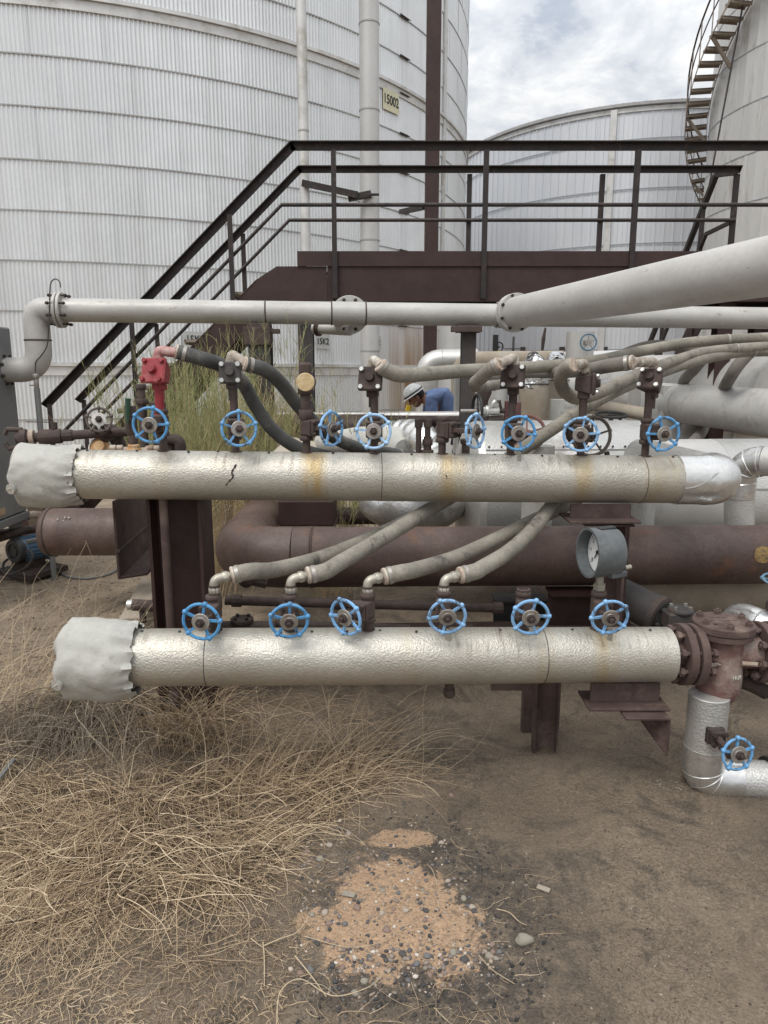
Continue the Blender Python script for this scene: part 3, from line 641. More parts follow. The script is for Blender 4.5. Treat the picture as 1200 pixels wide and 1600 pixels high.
for i in range(1, 11):
    wp(MB().box(((xa+xb_)/2, YB+0.1+i*0.235, zc1-i*0.233), (xb_-xa-0.02, 0.22, 0.025)), 'tread', 'tread_grate')
# ============================================================ THE TWO HEADERS
RH = 0.103
UL, UR_ = U(118, 741, 2.95), U(1064, 749.5, 3.10)
LL, LR = U(205, 1027, 2.43), U(1043, 1022, 2.56)
def at_x(a, b, px):
    """point of the straight header a-b seen at photo column px"""
    lo, hi = -0.2, 1.2
    for _ in range(40):
        m = (lo+hi)/2; p = a+(b-a)*m; z = p.y*math.cos(PITCH)-(p.z-CAM_H)*math.sin(PITCH)
        if 600+FPX*p.x/z < px: lo = m
        else: hi = m
    return a+(b-a)*lo
def make_stained(name, stops):
    return mat(name, (0.56, 0.54, 0.485), (0.48, 0.455, 0.395), 3, 0.40, 0.62, 0.8, 150, c3=(0.42, 0.39, 0.34), s3=5, t3=(0.60, 0.8), grain=0.10, bdist=0.004, extra=stains(stops))
make_stained('header_jacket_upper', [(at_x(UL, UR_, px).x, w, k) for px, w, k in ((492, .07, .95), (702, .07, .75), (902, .06, .75), (1012, .07, .5), (262, .05, .25), (1040, .03, .5))])
make_stained('header_jacket_lower', [(at_x(LL, LR, px).x, w, k) for px, w, k in ((935, .055, .65), (845, .05, .28), (640, .05, .15))])

def header(name, label, a, b, m, seams, cap_label, seed, cap_r, cap_len):
    t = thing(name, label, 'pipe', (a+b)/2)
    d = (b-a).normalized(); L_ = (b-a).length
    cuts = [0]+[(at_x(a, b, s)-a).length for s in seams]+[L_]
    for i in range(len(cuts)-1):
        p, q = a+d*(cuts[i]-(0.012 if i else 0)), a+d*cuts[i+1]; r0 = RH+(0.0012 if i % 2 else 0)
        n = 48; mb = MB(); mb.lathe(p, d, [(0, r0-0.004), (0.0, r0), ((q-p).length*0.5, r0+.0006), ((q-p).length, r0), ((q-p).length, r0-0.004)], n)
        part(mb, 'jacket', m, t, world=True)
    for s_ in seams: part(MB().torus(at_x(a, b, s_), d, RH+0.0008, 0.0016, 48, 5), 'seam_ring', 'dark_post', t, world=True)
    # screws along the upper seam
    rr = random.Random(seed)
    for i in range(14):
        f = (i+0.5+rr.uniform(-.3, .3))/14; c = a+(b-a)*f+V((0, -0.02+rr.uniform(-.01, .01), RH*0.985))
        part(MB().hexb(c-V((0, 0, .006)), c+V((0, 0, .005)), 0.0055), 'screw', 'dark_post', t, world=True)
    # lumpy canvas cap over the closed left end
    mb = MB(); vs = []; fs = []; n = 72; rows = 34
    up = V((0, 0, 1)); fw = d.cross(up).normalized(); up = fw.cross(d)
    prof = []
    for i in range(rows+1):
        s = i/rows; xx = -cap_len+s*(cap_len+0.03)
        edge = min(1, (s/0.13))**0.45 if s < 0.13 else 1
        prof.append((xx, cap_r*edge))
    prof = [(-cap_len, 0.0)]+[(p[0], max(p[1], 0.02)) for p in prof]
    for i, (xx, r) in enumerate(prof):
        for k in range(n):
            an = 2*math.pi*k/n; dirv = up*math.cos(an)+fw*math.sin(an)
            nn = noise.noise(V((xx*7, math.cos(an)*1.3, math.sin(an)*1.3+seed)))*0.014+noise.noise(V((xx*20+seed, math.cos(an)*3.2, math.sin(an)*3.2)))*0.007
            f = max(0, (xx+0.045)/0.075)
            nn += 0.0045*noise.noise(V((xx*45, math.cos(an)*9, math.sin(an)*9+seed)))*min(1, f+max(0, 1-(xx+cap_len)/0.07))
            ruff = (0.006*math.sin(an*19+math.sin(an*3)*2)*f+0.004*math.sin(an*31)*f)-0.012*f
            sag = -0.014*max(0, -math.cos(an))*(1-f)
            g = max(0, 1-(xx+cap_len)/0.05)
            pt = a+d*(xx+0.012*math.sin(an*5+seed)*g+(0.012*noise.noise(V((math.cos(an)*4, math.sin(an)*4, seed)))+0.004*math.sin(an*13))*f)+dirv*max(0.0, (r+nn+ruff) if r > 0.03 else r)
            vs.append(pt+V((0, 0, sag)))
    for i in range(len(prof)-1):
        for k in range(n): q_, e = i*n+k, i*n+(k+1) % n; fs.append((q_, e, e+n, q_+n))
    mb.add(vs, fs); cap = part(mb, 'canvas_cap', 'canvas', t, world=True, ang=70, label=cap_label)
    # lacing wire round the neck and the washer pin on the front
    c = a+d*(-cap_len+0.045)-V((0, cap_r*0.90, 0.045)); nrm = V((-0.35, -1, -0.1)).normalized()
    part(MB().cyl(c, c+nrm*0.010, 0.021, n=20), 'washer', 'bolt_zinc', cap, world=True); part(MB().cyl(c, c+nrm*0.028, 0.0035, n=8), 'pin', 'galvanised', cap, world=True)
    st = MB(); pts = []
    for k in range(40):
        an = 2*math.pi*k/40; pts.append(a+d*(0.012+0.008*math.sin(an*17))+(up*math.cos(an)+fw*math.sin(an))*(RH+0.008+0.006*math.sin(an*23)))
    st.tube(pts+[pts[0]], 0.0022, 5); part(st, 'lacing', 'zinc_disc', cap, world=True)
    return t
hu = header('upper_header', 'upper long embossed silver insulated header pipe with rust stains and eight blue wheels above it', UL, UR_, 'header_jacket_upper', [595, 998], 'large wrinkled grey canvas cap tied over the left end', 3, 0.124, 0.252)
hl = header('lower_header', 'lower long embossed silver insulated header, ending at rusty flanges on the right', LL, LR, 'header_jacket_lower', [326, 845], 'wrinkled grey canvas cap tied over the left end', 8, 0.138, 0.252)
# scratches torn through the upper jacket
for pts, r in (([(369, 725), (362, 738), (364, 745), (354, 757), (352, 770)], 0.0042), ([(697, 742), (698, 748), (692, 754), (690, 760)], 0.003)):
    path = []
    for px, py in pts:
        c = at_x(UL, UR_, px); f = (py-745)/38.0; path.append(U(px, py, c.y-math.sqrt(max(0.02, 1-f*f))*RH*1.0))
    mb = MB(); ps = smooth_path(path, 4); mb.tube(ps, [r*(0.35+0.8*abs(math.sin(i*1.7))) for i in range(len(ps))], 5)
    part(mb, 'torn_seam', 'rust_dark', hu, world=True)
# tape crack ring
# right end of the upper header: smooth bent sheet elbow, then a run going back
d_ = (UR_-UL).normalized(); e0 = UR_-d_*0.03; back = V((-0.04, 1, 0.0)).normalized()
pts = round_path([e0, e0+d_*0.215, e0+d_*0.215+back*0.9], 0.14, 10)
part(MB().tube(pts[:12], [RH+0.006]*2+[RH+0.009]*10, 40), 'elbow_cover', 'alu_bright', hu, world=True, label='bright smooth bent elbow cover at the right end')
part(MB().tube([pts[11], pts[-1]], RH, 40), 'jacket', 'stucco_alu', hu, world=True)
lap = [e0+d_*(0.005+0.014*i)+V((0, -math.cos(-0.25+0.0*i)*(RH+0.010), -0.022+0.0007*i*i)) for i in range(11)]
part(MB().tube(lap, 0.0022, 5), 'lap_edge', 'tank_seam', hu, world=True)

# ============================================================ GATE VALVES WITH WHEELS
def wheel_parts(t, m, r, tube, c, tilt, disc='zinc_disc', spokes=5, phase=90, knobs=True, hub=True, parent_T=None):
    """c: wheel centre in the thing's frame; the wheel faces -Y"""
    W = parent_T or Matrix.Identity(4)
    mb = MB(); mb.T = W; mb.torus(c, (0, 1, 0), r, tube, 40, 8)
    for k in range(spokes):
        a = R(phase+k*360/spokes); o = V((math.cos(a), 0, math.sin(a)))
        mb.beam(V(c)+o*0.016+V((0, 0.006, 0)), V(c)+o*(r-tube*0.4), Rprof(0.0085, 0.0075), up=(0, 1, 0))
        if knobs: mb.sphere(V(c)+o*(r+0.002), 0.0098, 10, 7)
    mb.cyl(V(c)+V((0, 0.012, 0)), V(c)+V((0, -0.004, 0)), 0.019, n=20)
    t = part(mb, 'hand_wheel', m, t)
    if hub:
        mb = MB(); mb.T = W; mb.lathe(V(c)+V((0, -0.004, 0)), (0, -1, 0), [(0, 0.031), (0.0035, 0.032), (0.005, 0.030), (0.005, 0.018), (0.0065, 0.017)], 28); part(mb, 'hub_disc', disc, t)
        mb = MB(); mb.T = W; mb.hexb(V(c)+V((0, -0.008, 0)), V(c)+V((0, -0.021, 0)), 0.0165).cyl(V(c)+V((0, -0.02, 0)), V(c)+V((0, -0.034, 0)), 0.0085, n=12); part(mb, 'stem_nut', 'rust_dark', t, bevel=0.0012)
def gate_valve(label, base, rz, zc, ztop, L=0.14, r=0.0675, wheel='blue_paint', group='blue-wheeled gate valves on the headers', roll=0, body='rust_brown', top_r=0.0165, wz=0.0, wtilt=0.0, hub='zinc_disc', collar=False):
    """base: point on the top of the header; zc: height of the stem; ztop: upper end of the nipple"""
    t = thing('gate_valve', label, 'valve', base, (0, 0, R(rz)), group)
    h = zc-base.z; H = ztop-base.z
    part(MB().cyl((0, 0, -0.012), (0, 0, h-0.03), 0.0165, n=16), 'nipple', body, t)
    part(MB().cyl((0, 0, -0.003), (0, 0, 0.004), 0.027, n=16), 'weld_ring', 'rust_brown', t)
    if H > h+0.06: part(MB().cyl((0, 0, h+0.03), (0, 0, H), top_r, n=16), 'riser', body, t)
    mb = MB(); mb.cyl((0, 0, h-0.055), (0, 0, h+0.055), 0.0255, n=8).box((0, -0.012, h), (0.052, 0.052, 0.062)).cyl((0, 0, h-0.056), (0, 0, h-0.036), 0.030, n=8).cyl((0, 0, h+0.036), (0, 0, h+0.056), 0.030, n=8)
    part(mb, 'body', body, t, bevel=0.004)
    part(MB().box((0, -0.046, h), (0.070, 0.013, 0.070)).box((0, -0.061, h), (0.066, 0.012, 0.066)), 'bonnet', body, t, bevel=0.004); bon = LAST[0]
    for sx in (-1, 1):
        for sz in (-1, 1): part(MB().hexb((sx*0.024, -0.066, h+sz*0.024), (sx*0.024, -0.077, h+sz*0.024), 0.0082), 'bolt', 'rust_dark', bon, bevel=0.001)
    mb = MB()
    for sx in (-1, 1): mb.box((sx*0.016, -(0.066+L-0.02)/2, h), (0.009, L-0.085, 0.018))
    mb.box((0, -(L-0.020), h), (0.045, 0.012, 0.022)).box((0, -0.085, h), (0.044, 0.010, 0.014))
    part(mb, 'yoke', body, t, bevel=0.002)
    part(MB().cyl((0, -0.05, h), (0, -L, h), 0.007, n=10), 'stem', 'rust_dark', t)
    W = Matrix.Translation((0, 0, h)) @ Matrix.Translation((0, -L, 0)) @ Matrix.Rotation(R(wtilt), 4, 'X') @ Matrix.Rotation(R(roll), 4, 'Y') @ Matrix.Translation((0, L, 0))
    wheel_parts(t, wheel, r, 0.0058, V((0, -L, 0)), 0, hub, phase=90+random.Random(label).uniform(-25, 25), parent_T=W)
    if collar: part(MB().lathe((0, 0, H-0.012), (0, 0, 1), [(0, 0.024), (0.024, 0.026), (0.026, 0.019), (0.008, 0.018)], 16, caps=False), 'collar', body, t)
    return t
def htop(a, b, px): return at_x(a, b, px)+V((0, 0, RH-0.002))
def stem_z(px, py, y): return U(px, py, y).z
VU = [  # nipple column, wheel centre, top of riser (photo row), label
    (258, 238, 664, 640, 'first blue wheel gate valve from the left, under the red steam trap'),
    (370, 375, 670, 600, 'blue wheel gate valve under the pale-bolted dark trap, before the bushes'),
    (480, 517, 670, 600, 'blue wheel gate valve turned right on the riser capped with the round cream plug'),
    (585, 584, 674, 600, 'blue wheel gate valve left of the stooping worker on the upper header'),
    (690, 737, 674, 655, 'blue wheel gate valve turned right beneath the dark pipe support, with a long yoke'),
    (796, 808, 677, 630, 'blue wheel gate valve under the white-bolted trap right of the dark support'),
    (905, 905, 679, 630, 'blue wheel gate valve in front of a larger dark handwheel on the upper header'),
    (1005, 1033, 678, 610, 'rightmost blue wheel gate valve on the upper header')]
for nx, wx, wy, ty, lab in VU:
    b = htop(UL, UR_, nx); L_ = 0.165 if nx == 690 else 0.14
    y = b.y-L_*0.8; off = U(wx, wy, y).x-b.x; rz = math.degrees(math.asin(max(-.95, min(.95, off/L_))))
    if nx == 690: rz = 50
    y = b.y-L_*math.cos(R(rz)); zc = stem_z(wx, wy, y); zt = U(nx, ty, b.y).z
    gate_valve(lab, b, rz, zc, zt, L=L_, r=0.0675, wtilt=random.Random(nx).uniform(-6, 6))
VL = [(338, 317, 973, 935, 'first blue wheel gate valve from the left on the lower header'),
      (455, 453, 972, 935, 'second blue wheel gate valve from the left on the lower header'),
      (575, 540, 966, 930, 'blue wheel gate valve turned left at the third hose elbow of the lower header'),
      (692, 698, 965, 930, 'blue wheel gate valve at the fourth hose elbow of the lower header'),
      (814, 827, 966, 925, 'blue wheel gate valve with an open collar and no hose on the lower header'),
      (930, 950, 966, 920, 'blue wheel gate valve below the black pressure gauge on the lower header')]
for nx, wx, wy, ty, lab in VL:
    b = htop(LL, LR, nx); L_ = 0.13
    y = b.y-L_*0.85; off = U(wx, wy, y).x-b.x; rz = math.degrees(math.asin(max(-.95, min(.95, off/L_))))
    y = b.y-L_*math.cos(R(rz)); zc = stem_z(wx, wy, y)+0.004; zt = U(nx, ty, b.y).z
    gate_valve(lab, b, rz, zc, zt, L=L_, r=0.0635, wtilt=random.Random(nx).uniform(-5, 5)+6, collar=(nx == 814), group='blue-wheeled gate valves on the headers')

# ============================================================ STEAM TRAPS ON THE UPPER RISERS
def trap(label, nx, cy, d, rz, tilt, m, bolts, s=1.0, plug=True, ztop_px=None, mould=0, elbow='crust_fitting', edir=(1, 0, 0), esz=0.0205, to=None):
    b = htop(UL, UR_, nx); b = V((b.x, b.y, U(nx, cy, b.y).z))
    t = thing('steam_trap', label, 'steam trap', b, (0, 0, R(rz)), 'steam traps on the upper risers')
    T_ = Matrix.Rotation(R(-tilt), 4, 'X')
    # wedge shaped body behind a square cover
    mb = MB(); mb.T = T_
    f, k = 0.047*s, 0.030*s
    mb.add([(-f, -0.022, -f), (f, -0.022, -f), (f, -0.022, f), (-f, -0.022, f), (-k, 0.045, -k), (k, 0.045, -k), (k, 0.045, k), (-k, 0.045, k)],
           [(0, 1, 2, 3), (7, 6, 5, 4), (0, 4, 5, 1), (1, 5, 6, 2), (2, 6, 7, 3), (3, 7, 4, 0)])
    mb.T = Matrix.Identity(4); mb.box((0, 0.008, -0.040*s), (0.045, 0.050, 0.055)).box((0, 0.012, 0.042*s), (0.040, 0.042, 0.030))
    part(mb, 'body', m, t, bevel=0.004)
    mb = MB(); mb.T = T_; mb.box((0, -0.032, 0), (0.102*s, 0.018, 0.102*s)); part(mb, 'cover_plate', m, t, bevel=0.006); cov = LAST[0]
    if plug: mb = MB(); mb.T = T_; mb.lathe((0, -0.041, 0.004), (0, -1, 0), [(0, 0.020), (0.010, 0.019), (0.018, 0.0165)], 18); part(mb, 'plug', m, cov)
    for sx in (-1, 1):
        for sz in (-1, 1):
            mb = MB(); mb.T = T_; mb.hexb((sx*0.037*s, -0.041, sz*0.037*s), (sx*0.037*s, -0.053, sz*0.037*s), 0.0105); part(mb, 'bolt', bolts, cov, bevel=0.001)
    part(MB().cyl((0, 0.008, -0.11), (0, 0.008, -0.06), 0.0175, n=14), 'inlet_nipple', m, t)
    # outlet elbow in the thing's frame
    if elbow:
        e = Matrix.Rotation(R(-rz), 3, 'Z') @ V(edir).normalized(); z0 = 0.055*s
        end = PM(t).inverted() @ U(*to) if to else V((0, 0.01, z0+0.035))+e*0.042
        p = round_path([V((0, 0.01, z0-0.01)), V((0, 0.01, z0+0.035)), end], 0.022, 5)
        part(MB().tube(p, esz, 12).cyl((0, 0.01, z0-0.006), (0, 0.01, z0+0.014), esz+0.003, n=8), 'elbow', elbow, t)
    return t
trap('bright red painted steam trap with square four-bolt cover above the first blue wheel', 256, 583, 0, -14, 18, 'red_paint', 'red_paint', 1.04, elbow='pink_paint', to=(279, 552, 2.98))
trap('dark steam trap facing the camera with four pale bolts, in front of the bushes', 368, 584, 0, 3, 8, 'dark_post', 'bolt_zinc', 0.88, to=(385, 571, 2.98))
trap('brown steam trap tilted left with four pale bolts, just left of the worker', 582, 595, 0, -12, 16, 'rust_dark', 'bolt_zinc', 1.0, elbow='crust_fitting', to=(596, 572, 2.98))
trap('brown steam trap with four pale bolts right of the dark pipe support', 797, 592, 0, -16, 16, 'rust_dark', 'bolt_zinc', 1.0, elbow='crust_fitting', to=(779, 569, 2.97))
trap('brown steam trap with its cover turned to the right above the dark spoked wheel', 908, 600, 0, 72, 0, 'rust_brown', 'bolt_zinc', 0.9, elbow='crust_fitting', to=(895, 570, 2.98))
trap('rightmost brown steam trap, cover twisted to the lower left', 1008, 598, 0, -38, 30, 'rust_brown', 'bolt_zinc', 0.95, elbow='crust_fitting', to=(988, 566, 2.98))
# riser sections between valve and trap for the tall ones
for nx, m, g in ((256, 'red_paint', 'red painted'),):
    b = htop(UL, UR_, nx); p0 = V((b.x, b.y, U(nx, 650, b.y).z)); p1 = V((b.x, b.y, U(nx, 596, b.y).z))
    single(MB().cyl(p0, p1, 0.019, n=16).cyl(p0, p0+V((0, 0, .02)), 0.026, n=8), 'riser_pipe', m, 'short red painted riser between the red steam trap and the leftmost blue wheel', 'pipe')
# the riser with the round cream plug
b = htop(UL, UR_, 480); z = lambda py: U(480, py, b.y).z
t = thing('capped_riser', 'rusty riser with a round cream coloured plug facing out and a square block on top', 'pipe fitting', V((b.x, b.y, z(640))))
part(MB().cyl((b.x, b.y, z(655)), (b.x, b.y, z(606)), 0.022, n=8).cyl((b.x, b.y, z(655)), (b.x, b.y, z(640)), 0.031, n=8), 'riser', 'rust_brown', t, world=True, bevel=0.002)
part(MB().cyl((b.x+.005, b.y+.05, z(597)), (b.x+.005, b.y-.035, z(597)), 0.036, n=20).cyl((b.x, b.y, z(616)), (b.x, b.y, z(604)), 0.033, n=8), 'tee', 'rust_brown', t, world=True, bevel=0.002)
part(MB().lathe((b.x+.005, b.y-.035, z(597)), (0, -1, 0), [(0, 0.037), (0.006, 0.038), (0.009, 0.035)], 28), 'plug', 'cream_crust', t, world=True)
part(MB().box((b.x, b.y+.01, z(577)), (0.052, 0.045, 0.055)), 'block', 'rust_brown', t, world=True, bevel=0.008)

# ============================================================ LOWER HOSE ELBOWS AND THE GAUGE
def hose_elbow(nx, ty, ex, ey, label, yaw):
    b = htop(LL, LR, nx); t = thing('hose_elbow', label, 'pipe fitting', V((b.x, b.y, U(nx, ty, b.y).z-0.01)), (0, 0, 0), 'hose elbows on the lower valves')
    z1 = U(nx, ey, b.y).z-t.location.z; e = V((math.cos(yaw), math.sin(yaw), 0.12)).normalized()
    part(MB().cyl((0, 0, -0.02), (0, 0, 0.028), 0.026, n=8).cyl((0, 0, .02), (0, 0, z1-.02), 0.020, n=16), 'coupling', 'rust_brown', t, bevel=0.002)
    p = round_path([V((0, 0, z1-0.045)), V((0, 0, z1)), V((0, 0, z1))+e*0.055], 0.028, 6)
    part(MB().tube(p, 0.0175, 14).cyl((0, 0, z1-.05), (0, 0, z1-.03), 0.0215, n=8).cyl(V((0, 0, z1))+e*.03, V((0, 0, z1))+e*.05, 0.0215, n=6), 'elbow', 'galvanised', t, bevel=0.001)
    part(MB().cyl(V((0, 0, z1))+e*.048, V((0, 0, z1))+e*.072, 0.013, n=12), 'barb', 'galvanised', t)
    return t.location+V((0, 0, z1))+e*0.062, e
HS = []
for nx, ty, ey, lab in ((340, 938, 905, 'left most brass-coloured hose elbow of the lower header'), (457, 938, 905, 'hose elbow above the second wheel of the lower header'),
                   (575, 932, 907, 'hose elbow above the left-turned valve of the lower header'), (692, 932, 905, 'hose elbow above the fourth wheel of the lower header')):
    HS.append(hose_elbow(nx, ty, nx+20, ey, lab, R(22)))
def hose(label, pts, r=0.031, m='hose_grey', ends=True, group='rubber hoses between the headers', start=None):
    P = [U(*p) for p in pts]
    if start is not None: P = [start[0], start[0]+start[1]*0.07]+P[1:]
    S = smooth_path(P, 8); t = thing('rubber_hose', label, 'hose', S[0], group=group)
    part(MB().tube(S, r, 16, caps=False), 'hose_run', m, t, world=True)
    d = (S[1]-S[0]).normalized()
    part(MB().lathe(S[0]-d*0.001, d, [(0, 0.011), (0, r-.002), (0.004, r+0.0012), (0.010, r+0.001)], 18), 'cut_end', 'hose_end', t, world=True)
    for k_ in (2, len(S)-6): part(MB().cyl(S[k_], S[k_]+(S[k_+1]-S[k_]).normalized()*0.014, r+0.0022, n=20), 'hose_clamp', 'zinc_disc', t, world=True)
    return t
hose('lowest hose from the first elbow, running under the others along the brown pipe', [(365, 900, 2.47), (430, 890, 2.62), (500, 872, 2.85), (570, 845, 3.05), (640, 812, 3.22), (700, 780, 3.35), (760, 740, 3.42), (820, 700, 3.5), (880, 660, 3.6), (935, 625, 3.75), (985, 598, 3.95), (1060, 567, 4.2), (1130, 549, 4.4), (1215, 545, 4.6)], start=HS[0])
hose('hose from the second elbow, passing over the first one in front of the brown pipe', [(482, 900, 2.47), (530, 880, 2.6), (585, 848, 2.75), (640, 815, 2.95), (700, 778, 3.2), (762, 738, 3.3), (815, 702, 3.36), (870, 666, 3.42), (915, 637, 3.5), (960, 612, 3.6), (1010, 590, 3.8), (1080, 566, 4.0), (1150, 551, 4.2), (1215, 548, 4.3)], start=HS[1])
hose('hose from the third elbow, crossing behind the fourth one towards the saddle', [(595, 903, 2.5), (650, 890, 2.62), (710, 872, 2.8), (770, 845, 2.98), (830, 815, 3.15), (880, 792, 3.28), (920, 768, 3.45), (950, 748, 3.8), (965, 740, 4.3)], start=HS[2])
hose('hose from the fourth elbow, bending steeply up behind the upper header', [(712, 902, 2.5), (752, 888, 2.6), (795, 862, 2.75), (832, 828, 2.95), (862, 790, 3.15), (895, 752, 3.4), (915, 735, 3.9), (925, 732, 4.4)], start=HS[3])
hose('black hose from the red trap, sinking behind the second trap towards the header', [(274, 549, 2.97), (318, 561, 3.0), (350, 573, 3.06), (378, 596, 3.14), (398, 632, 3.2), (425, 670, 3.22), (462, 698, 3.25), (505, 712, 3.32), (560, 722, 3.5)], 0.030, 'hose_black')
hose('black hose from the second trap, curving down behind the capped riser', [(380, 568, 2.97), (414, 578, 3.02), (440, 600, 3.1), (468, 636, 3.18), (505, 672, 3.28), (548, 696, 3.4), (598, 706, 3.6), (660, 716, 4.0)], 0.030, 'hose_black')
hose('long pale hose from the trap beside the worker, running right past the dark support', [(593, 570, 2.97), (604, 579, 2.98), (626, 586, 3.02), (670, 584, 3.15), (720, 580, 3.32), (790, 576, 3.55), (870, 571, 3.75), (940, 562, 3.95), (1010, 547, 4.1), (1090, 534, 4.2), (1215, 527, 4.3)], 0.031)
hose('short hose bent left and down from the trap right of the dark support', [(781, 568, 2.97), (766, 577, 3.0), (750, 592, 3.1), (742, 600, 3.3), (755, 604, 3.8), (800, 598, 4.6)], 0.029)
hose('hose looping left round the trap with the sideways cover', [(897, 570, 2.97), (886, 574, 3.0), (876, 588, 3.08), (880, 608, 3.16), (900, 622, 3.25), (930, 616, 3.35), (965, 600, 3.5), (1000, 584, 3.7), (1050, 565, 3.9), (1110, 549, 4.1), (1215, 540, 4.3)], 0.029)
hose('dark hose running left from the elbow of the rightmost trap', [(990, 566, 2.98), (955, 571, 3.05), (915, 578, 3.3), (870, 582, 3.7), (820, 583, 4.2), (770, 590, 5.0)], 0.030, 'hose_dust')
hose('dusty thick hose draped over the big grey vessel, nearer to its right end', [(1215, 541, 5.5), (1180, 546, 5.45), (1158, 565, 5.4), (1142, 588, 5.5), (1130, 612, 5.9), (1120, 650, 6.3)], 0.047, 'hose_dust', group=None)
hose('dusty thick hose draped over the big vessel, reappearing below the sloping pipe', [(1150, 536, 6.4), (1128, 540, 6.3), (1104, 556, 6.1), (1086, 576, 6.2), (1068, 604, 6.5), (1100, 650, 6.9), (1098, 672, 6.3), (1082, 692, 5.9), (1062, 712, 5.6)], 0.047, 'hose_dust', group=None)
hose('dusty thin hose lying on the far pipes just below the long painted pipe', [(950, 566, 6.0), (985, 548, 6.1), (1020, 539, 6.1), (1060, 541, 6.0), (1110, 545, 5.8), (1215, 536, 5.2)], 0.040, 'hose_dust', group=None)

# pressure gauge
b = htop(LL, LR, 930); zc = U(930, 863, b.y).z; t = thing('pressure_gauge', 'black cased round pressure gauge with white dial turned left, above the lower header', 'gauge', V((b.x, b.y, U(930, 918, b.y).z)))
gl = V((0, 0, zc-t.location.z)); ax = V((-0.975, -0.19, 0.02)).normalized(); RG = 0.093
part(MB().hexb((0, 0, -.012), (0, 0, .016), 0.022).cyl((0, 0, .014), (0, 0, gl.z-0.08), 0.015, n=12), 'stem_fitting', 'galvanised', t)
part(MB().cyl((0, 0, -.05), (0, 0, -.008), 0.026, n=8), 'coupling', 'rust_brown', t, bevel=0.002)
g0 = gl-ax*0.062
part(MB().lathe(g0, ax, [(0, RG*0.80), (0.006, RG*0.93), (0.05, RG*0.96), (0.118, RG*1.0), (0.118, RG*0.90), (0.072, RG*0.88), (0.072, 0.0)], 44, caps=False).lathe(g0, ax, [(-.002, 0.001), (0, RG*0.80)], 44, caps=False), 'case', 'gauge_case', t, ang=30)
part(MB().cyl(g0+ax*0.0725, g0+ax*0.076, RG*0.82, n=44), 'dial', 'dial_white', t); dial = LAST[0]
sdv = ax.cross(V((0, 0, 1))).normalized()*-1; upv = V((0, 0, 1)); upv = (upv-ax*upv.dot(ax)).normalized(); sdv = upv.cross(ax)
fc = g0+ax*0.0765; mb = MB()
for k in range(31):
    a = R(225-k*9); o = upv*math.sin(a)+sdv*math.cos(a); l = 0.010 if k % 5 == 0 else 0.005
    mb.beam(fc+o*(RG*0.76-l), fc+o*(RG*0.76), Rprof(0.0022 if k % 5 == 0 else 0.001, 0.0012), up=tuple(ax))
part(mb, 'scale_marks', 'ink_black', dial)
o = (upv*0.8+sdv*0.5).normalized(); part(MB().beam(fc-o*0.03+ax*.003, fc+o*0.055+ax*.003, Rprof(0.0045, 0.001), up=tuple(ax)).cyl(fc, fc+ax*.005, 0.007), 'needle', 'ink_black', dial)
mb = Matrix((( sdv.x, upv.x, ax.x, 0), (sdv.y, upv.y, ax.y, 0), (sdv.z, upv.z, ax.z, 0), (0, 0, 0, 1)))
for k, s in enumerate(('0', '1', '2', '3', '4', '5', '6')):
    a = R(225-k*45); c = fc+(upv*math.sin(a)+sdv*math.cos(a))*RG*0.54+ax*0.001
    text_mesh(s, 0.020, 0.0002, 'numeral', 'ink_black', dial, Matrix.Translation(c) @ mb)
part(MB().box(gl+V((.055, -.03, -0.075)), (0.075, 0.03, 0.022), (0, 0, R(28))), 'foot', 'gauge_case', t, bevel=0.004)
part(MB().box(gl+upv*RG*0.97+V((0.012, 0.005, 0)), (0.075, 0.030, 0.010), (0, 0, R(28))), 'vent_slot', 'black_plastic', t, bevel=0.002)
part(MB().cyl(gl+V((.09, .0, -0.06)), gl+V((.115, .012, -0.058)), 0.009, n=8), 'knob', 'galvanised', t)
# tags of bent sheet hanging from the wheels
for px, py, d in ((939, 695, 2.9), (946, 985, 2.36)): pass
# ============================================================ THE LONG PAINTED PIPE ABOVE THE RACK
def bolt_ring(t, c, ax, r, n, ln, br=0.012, m='rust_dark', start=0.0, nm='flange_bolt'):
    ax = V(ax).normalized(); q = ax.to_track_quat('Z', 'Y').to_matrix()
    for k in range(n):
        a = start+2*math.pi*k/n; o = V(c)+q @ V((r*math.cos(a), r*math.sin(a), 0))
        mb = MB(); mb.hexb(o-ax*ln/2, o-ax*(ln/2-0.016), br).hexb(o+ax*(ln/2-0.016), o+ax*ln/2, br).cyl(o-ax*(ln/2+.006), o+ax*(ln/2+.006), br*0.5, n=8)
        part(mb, nm, m, t, world=True)
def flange_disc(mb, c, ax, r, th, rin=0.0, n=36):
    c = V(c); ax = V(ax).normalized(); return mb.lathe(c-ax*th/2, ax, [(0, r-0.003), (0.003, r), (th-0.003, r), (th, r-0.003)], n)
pl, pr = U(92, 484.5, 5.5), U(1230, 497.5, 6.1)
t = thing('painted_pipe', 'long grey painted pipe running level across the photo from an S bend', 'pipe', (pl+pr)/2)
rp = 0.0865
dpx = (pr-pl).normalized()
def ppt(px): return at_x(pl, pr, px)
for a_, b_ in ((100, 415), (415.5, 518), (518.5, 571), (571.5, 776), (776.5, 1225)):
    part(MB().cyl(ppt(a_), ppt(b_), rp+(0.002 if a_ in (518.5,) else 0), n=32), 'pipe_run', 'grey_paint', t, world=True)
for px in (415, 518, 571, 776): part(MB().torus(ppt(px), dpx, rp+0.001, 0.006, 30, 6), 'weld_bead', 'rust_brown', t, world=True)
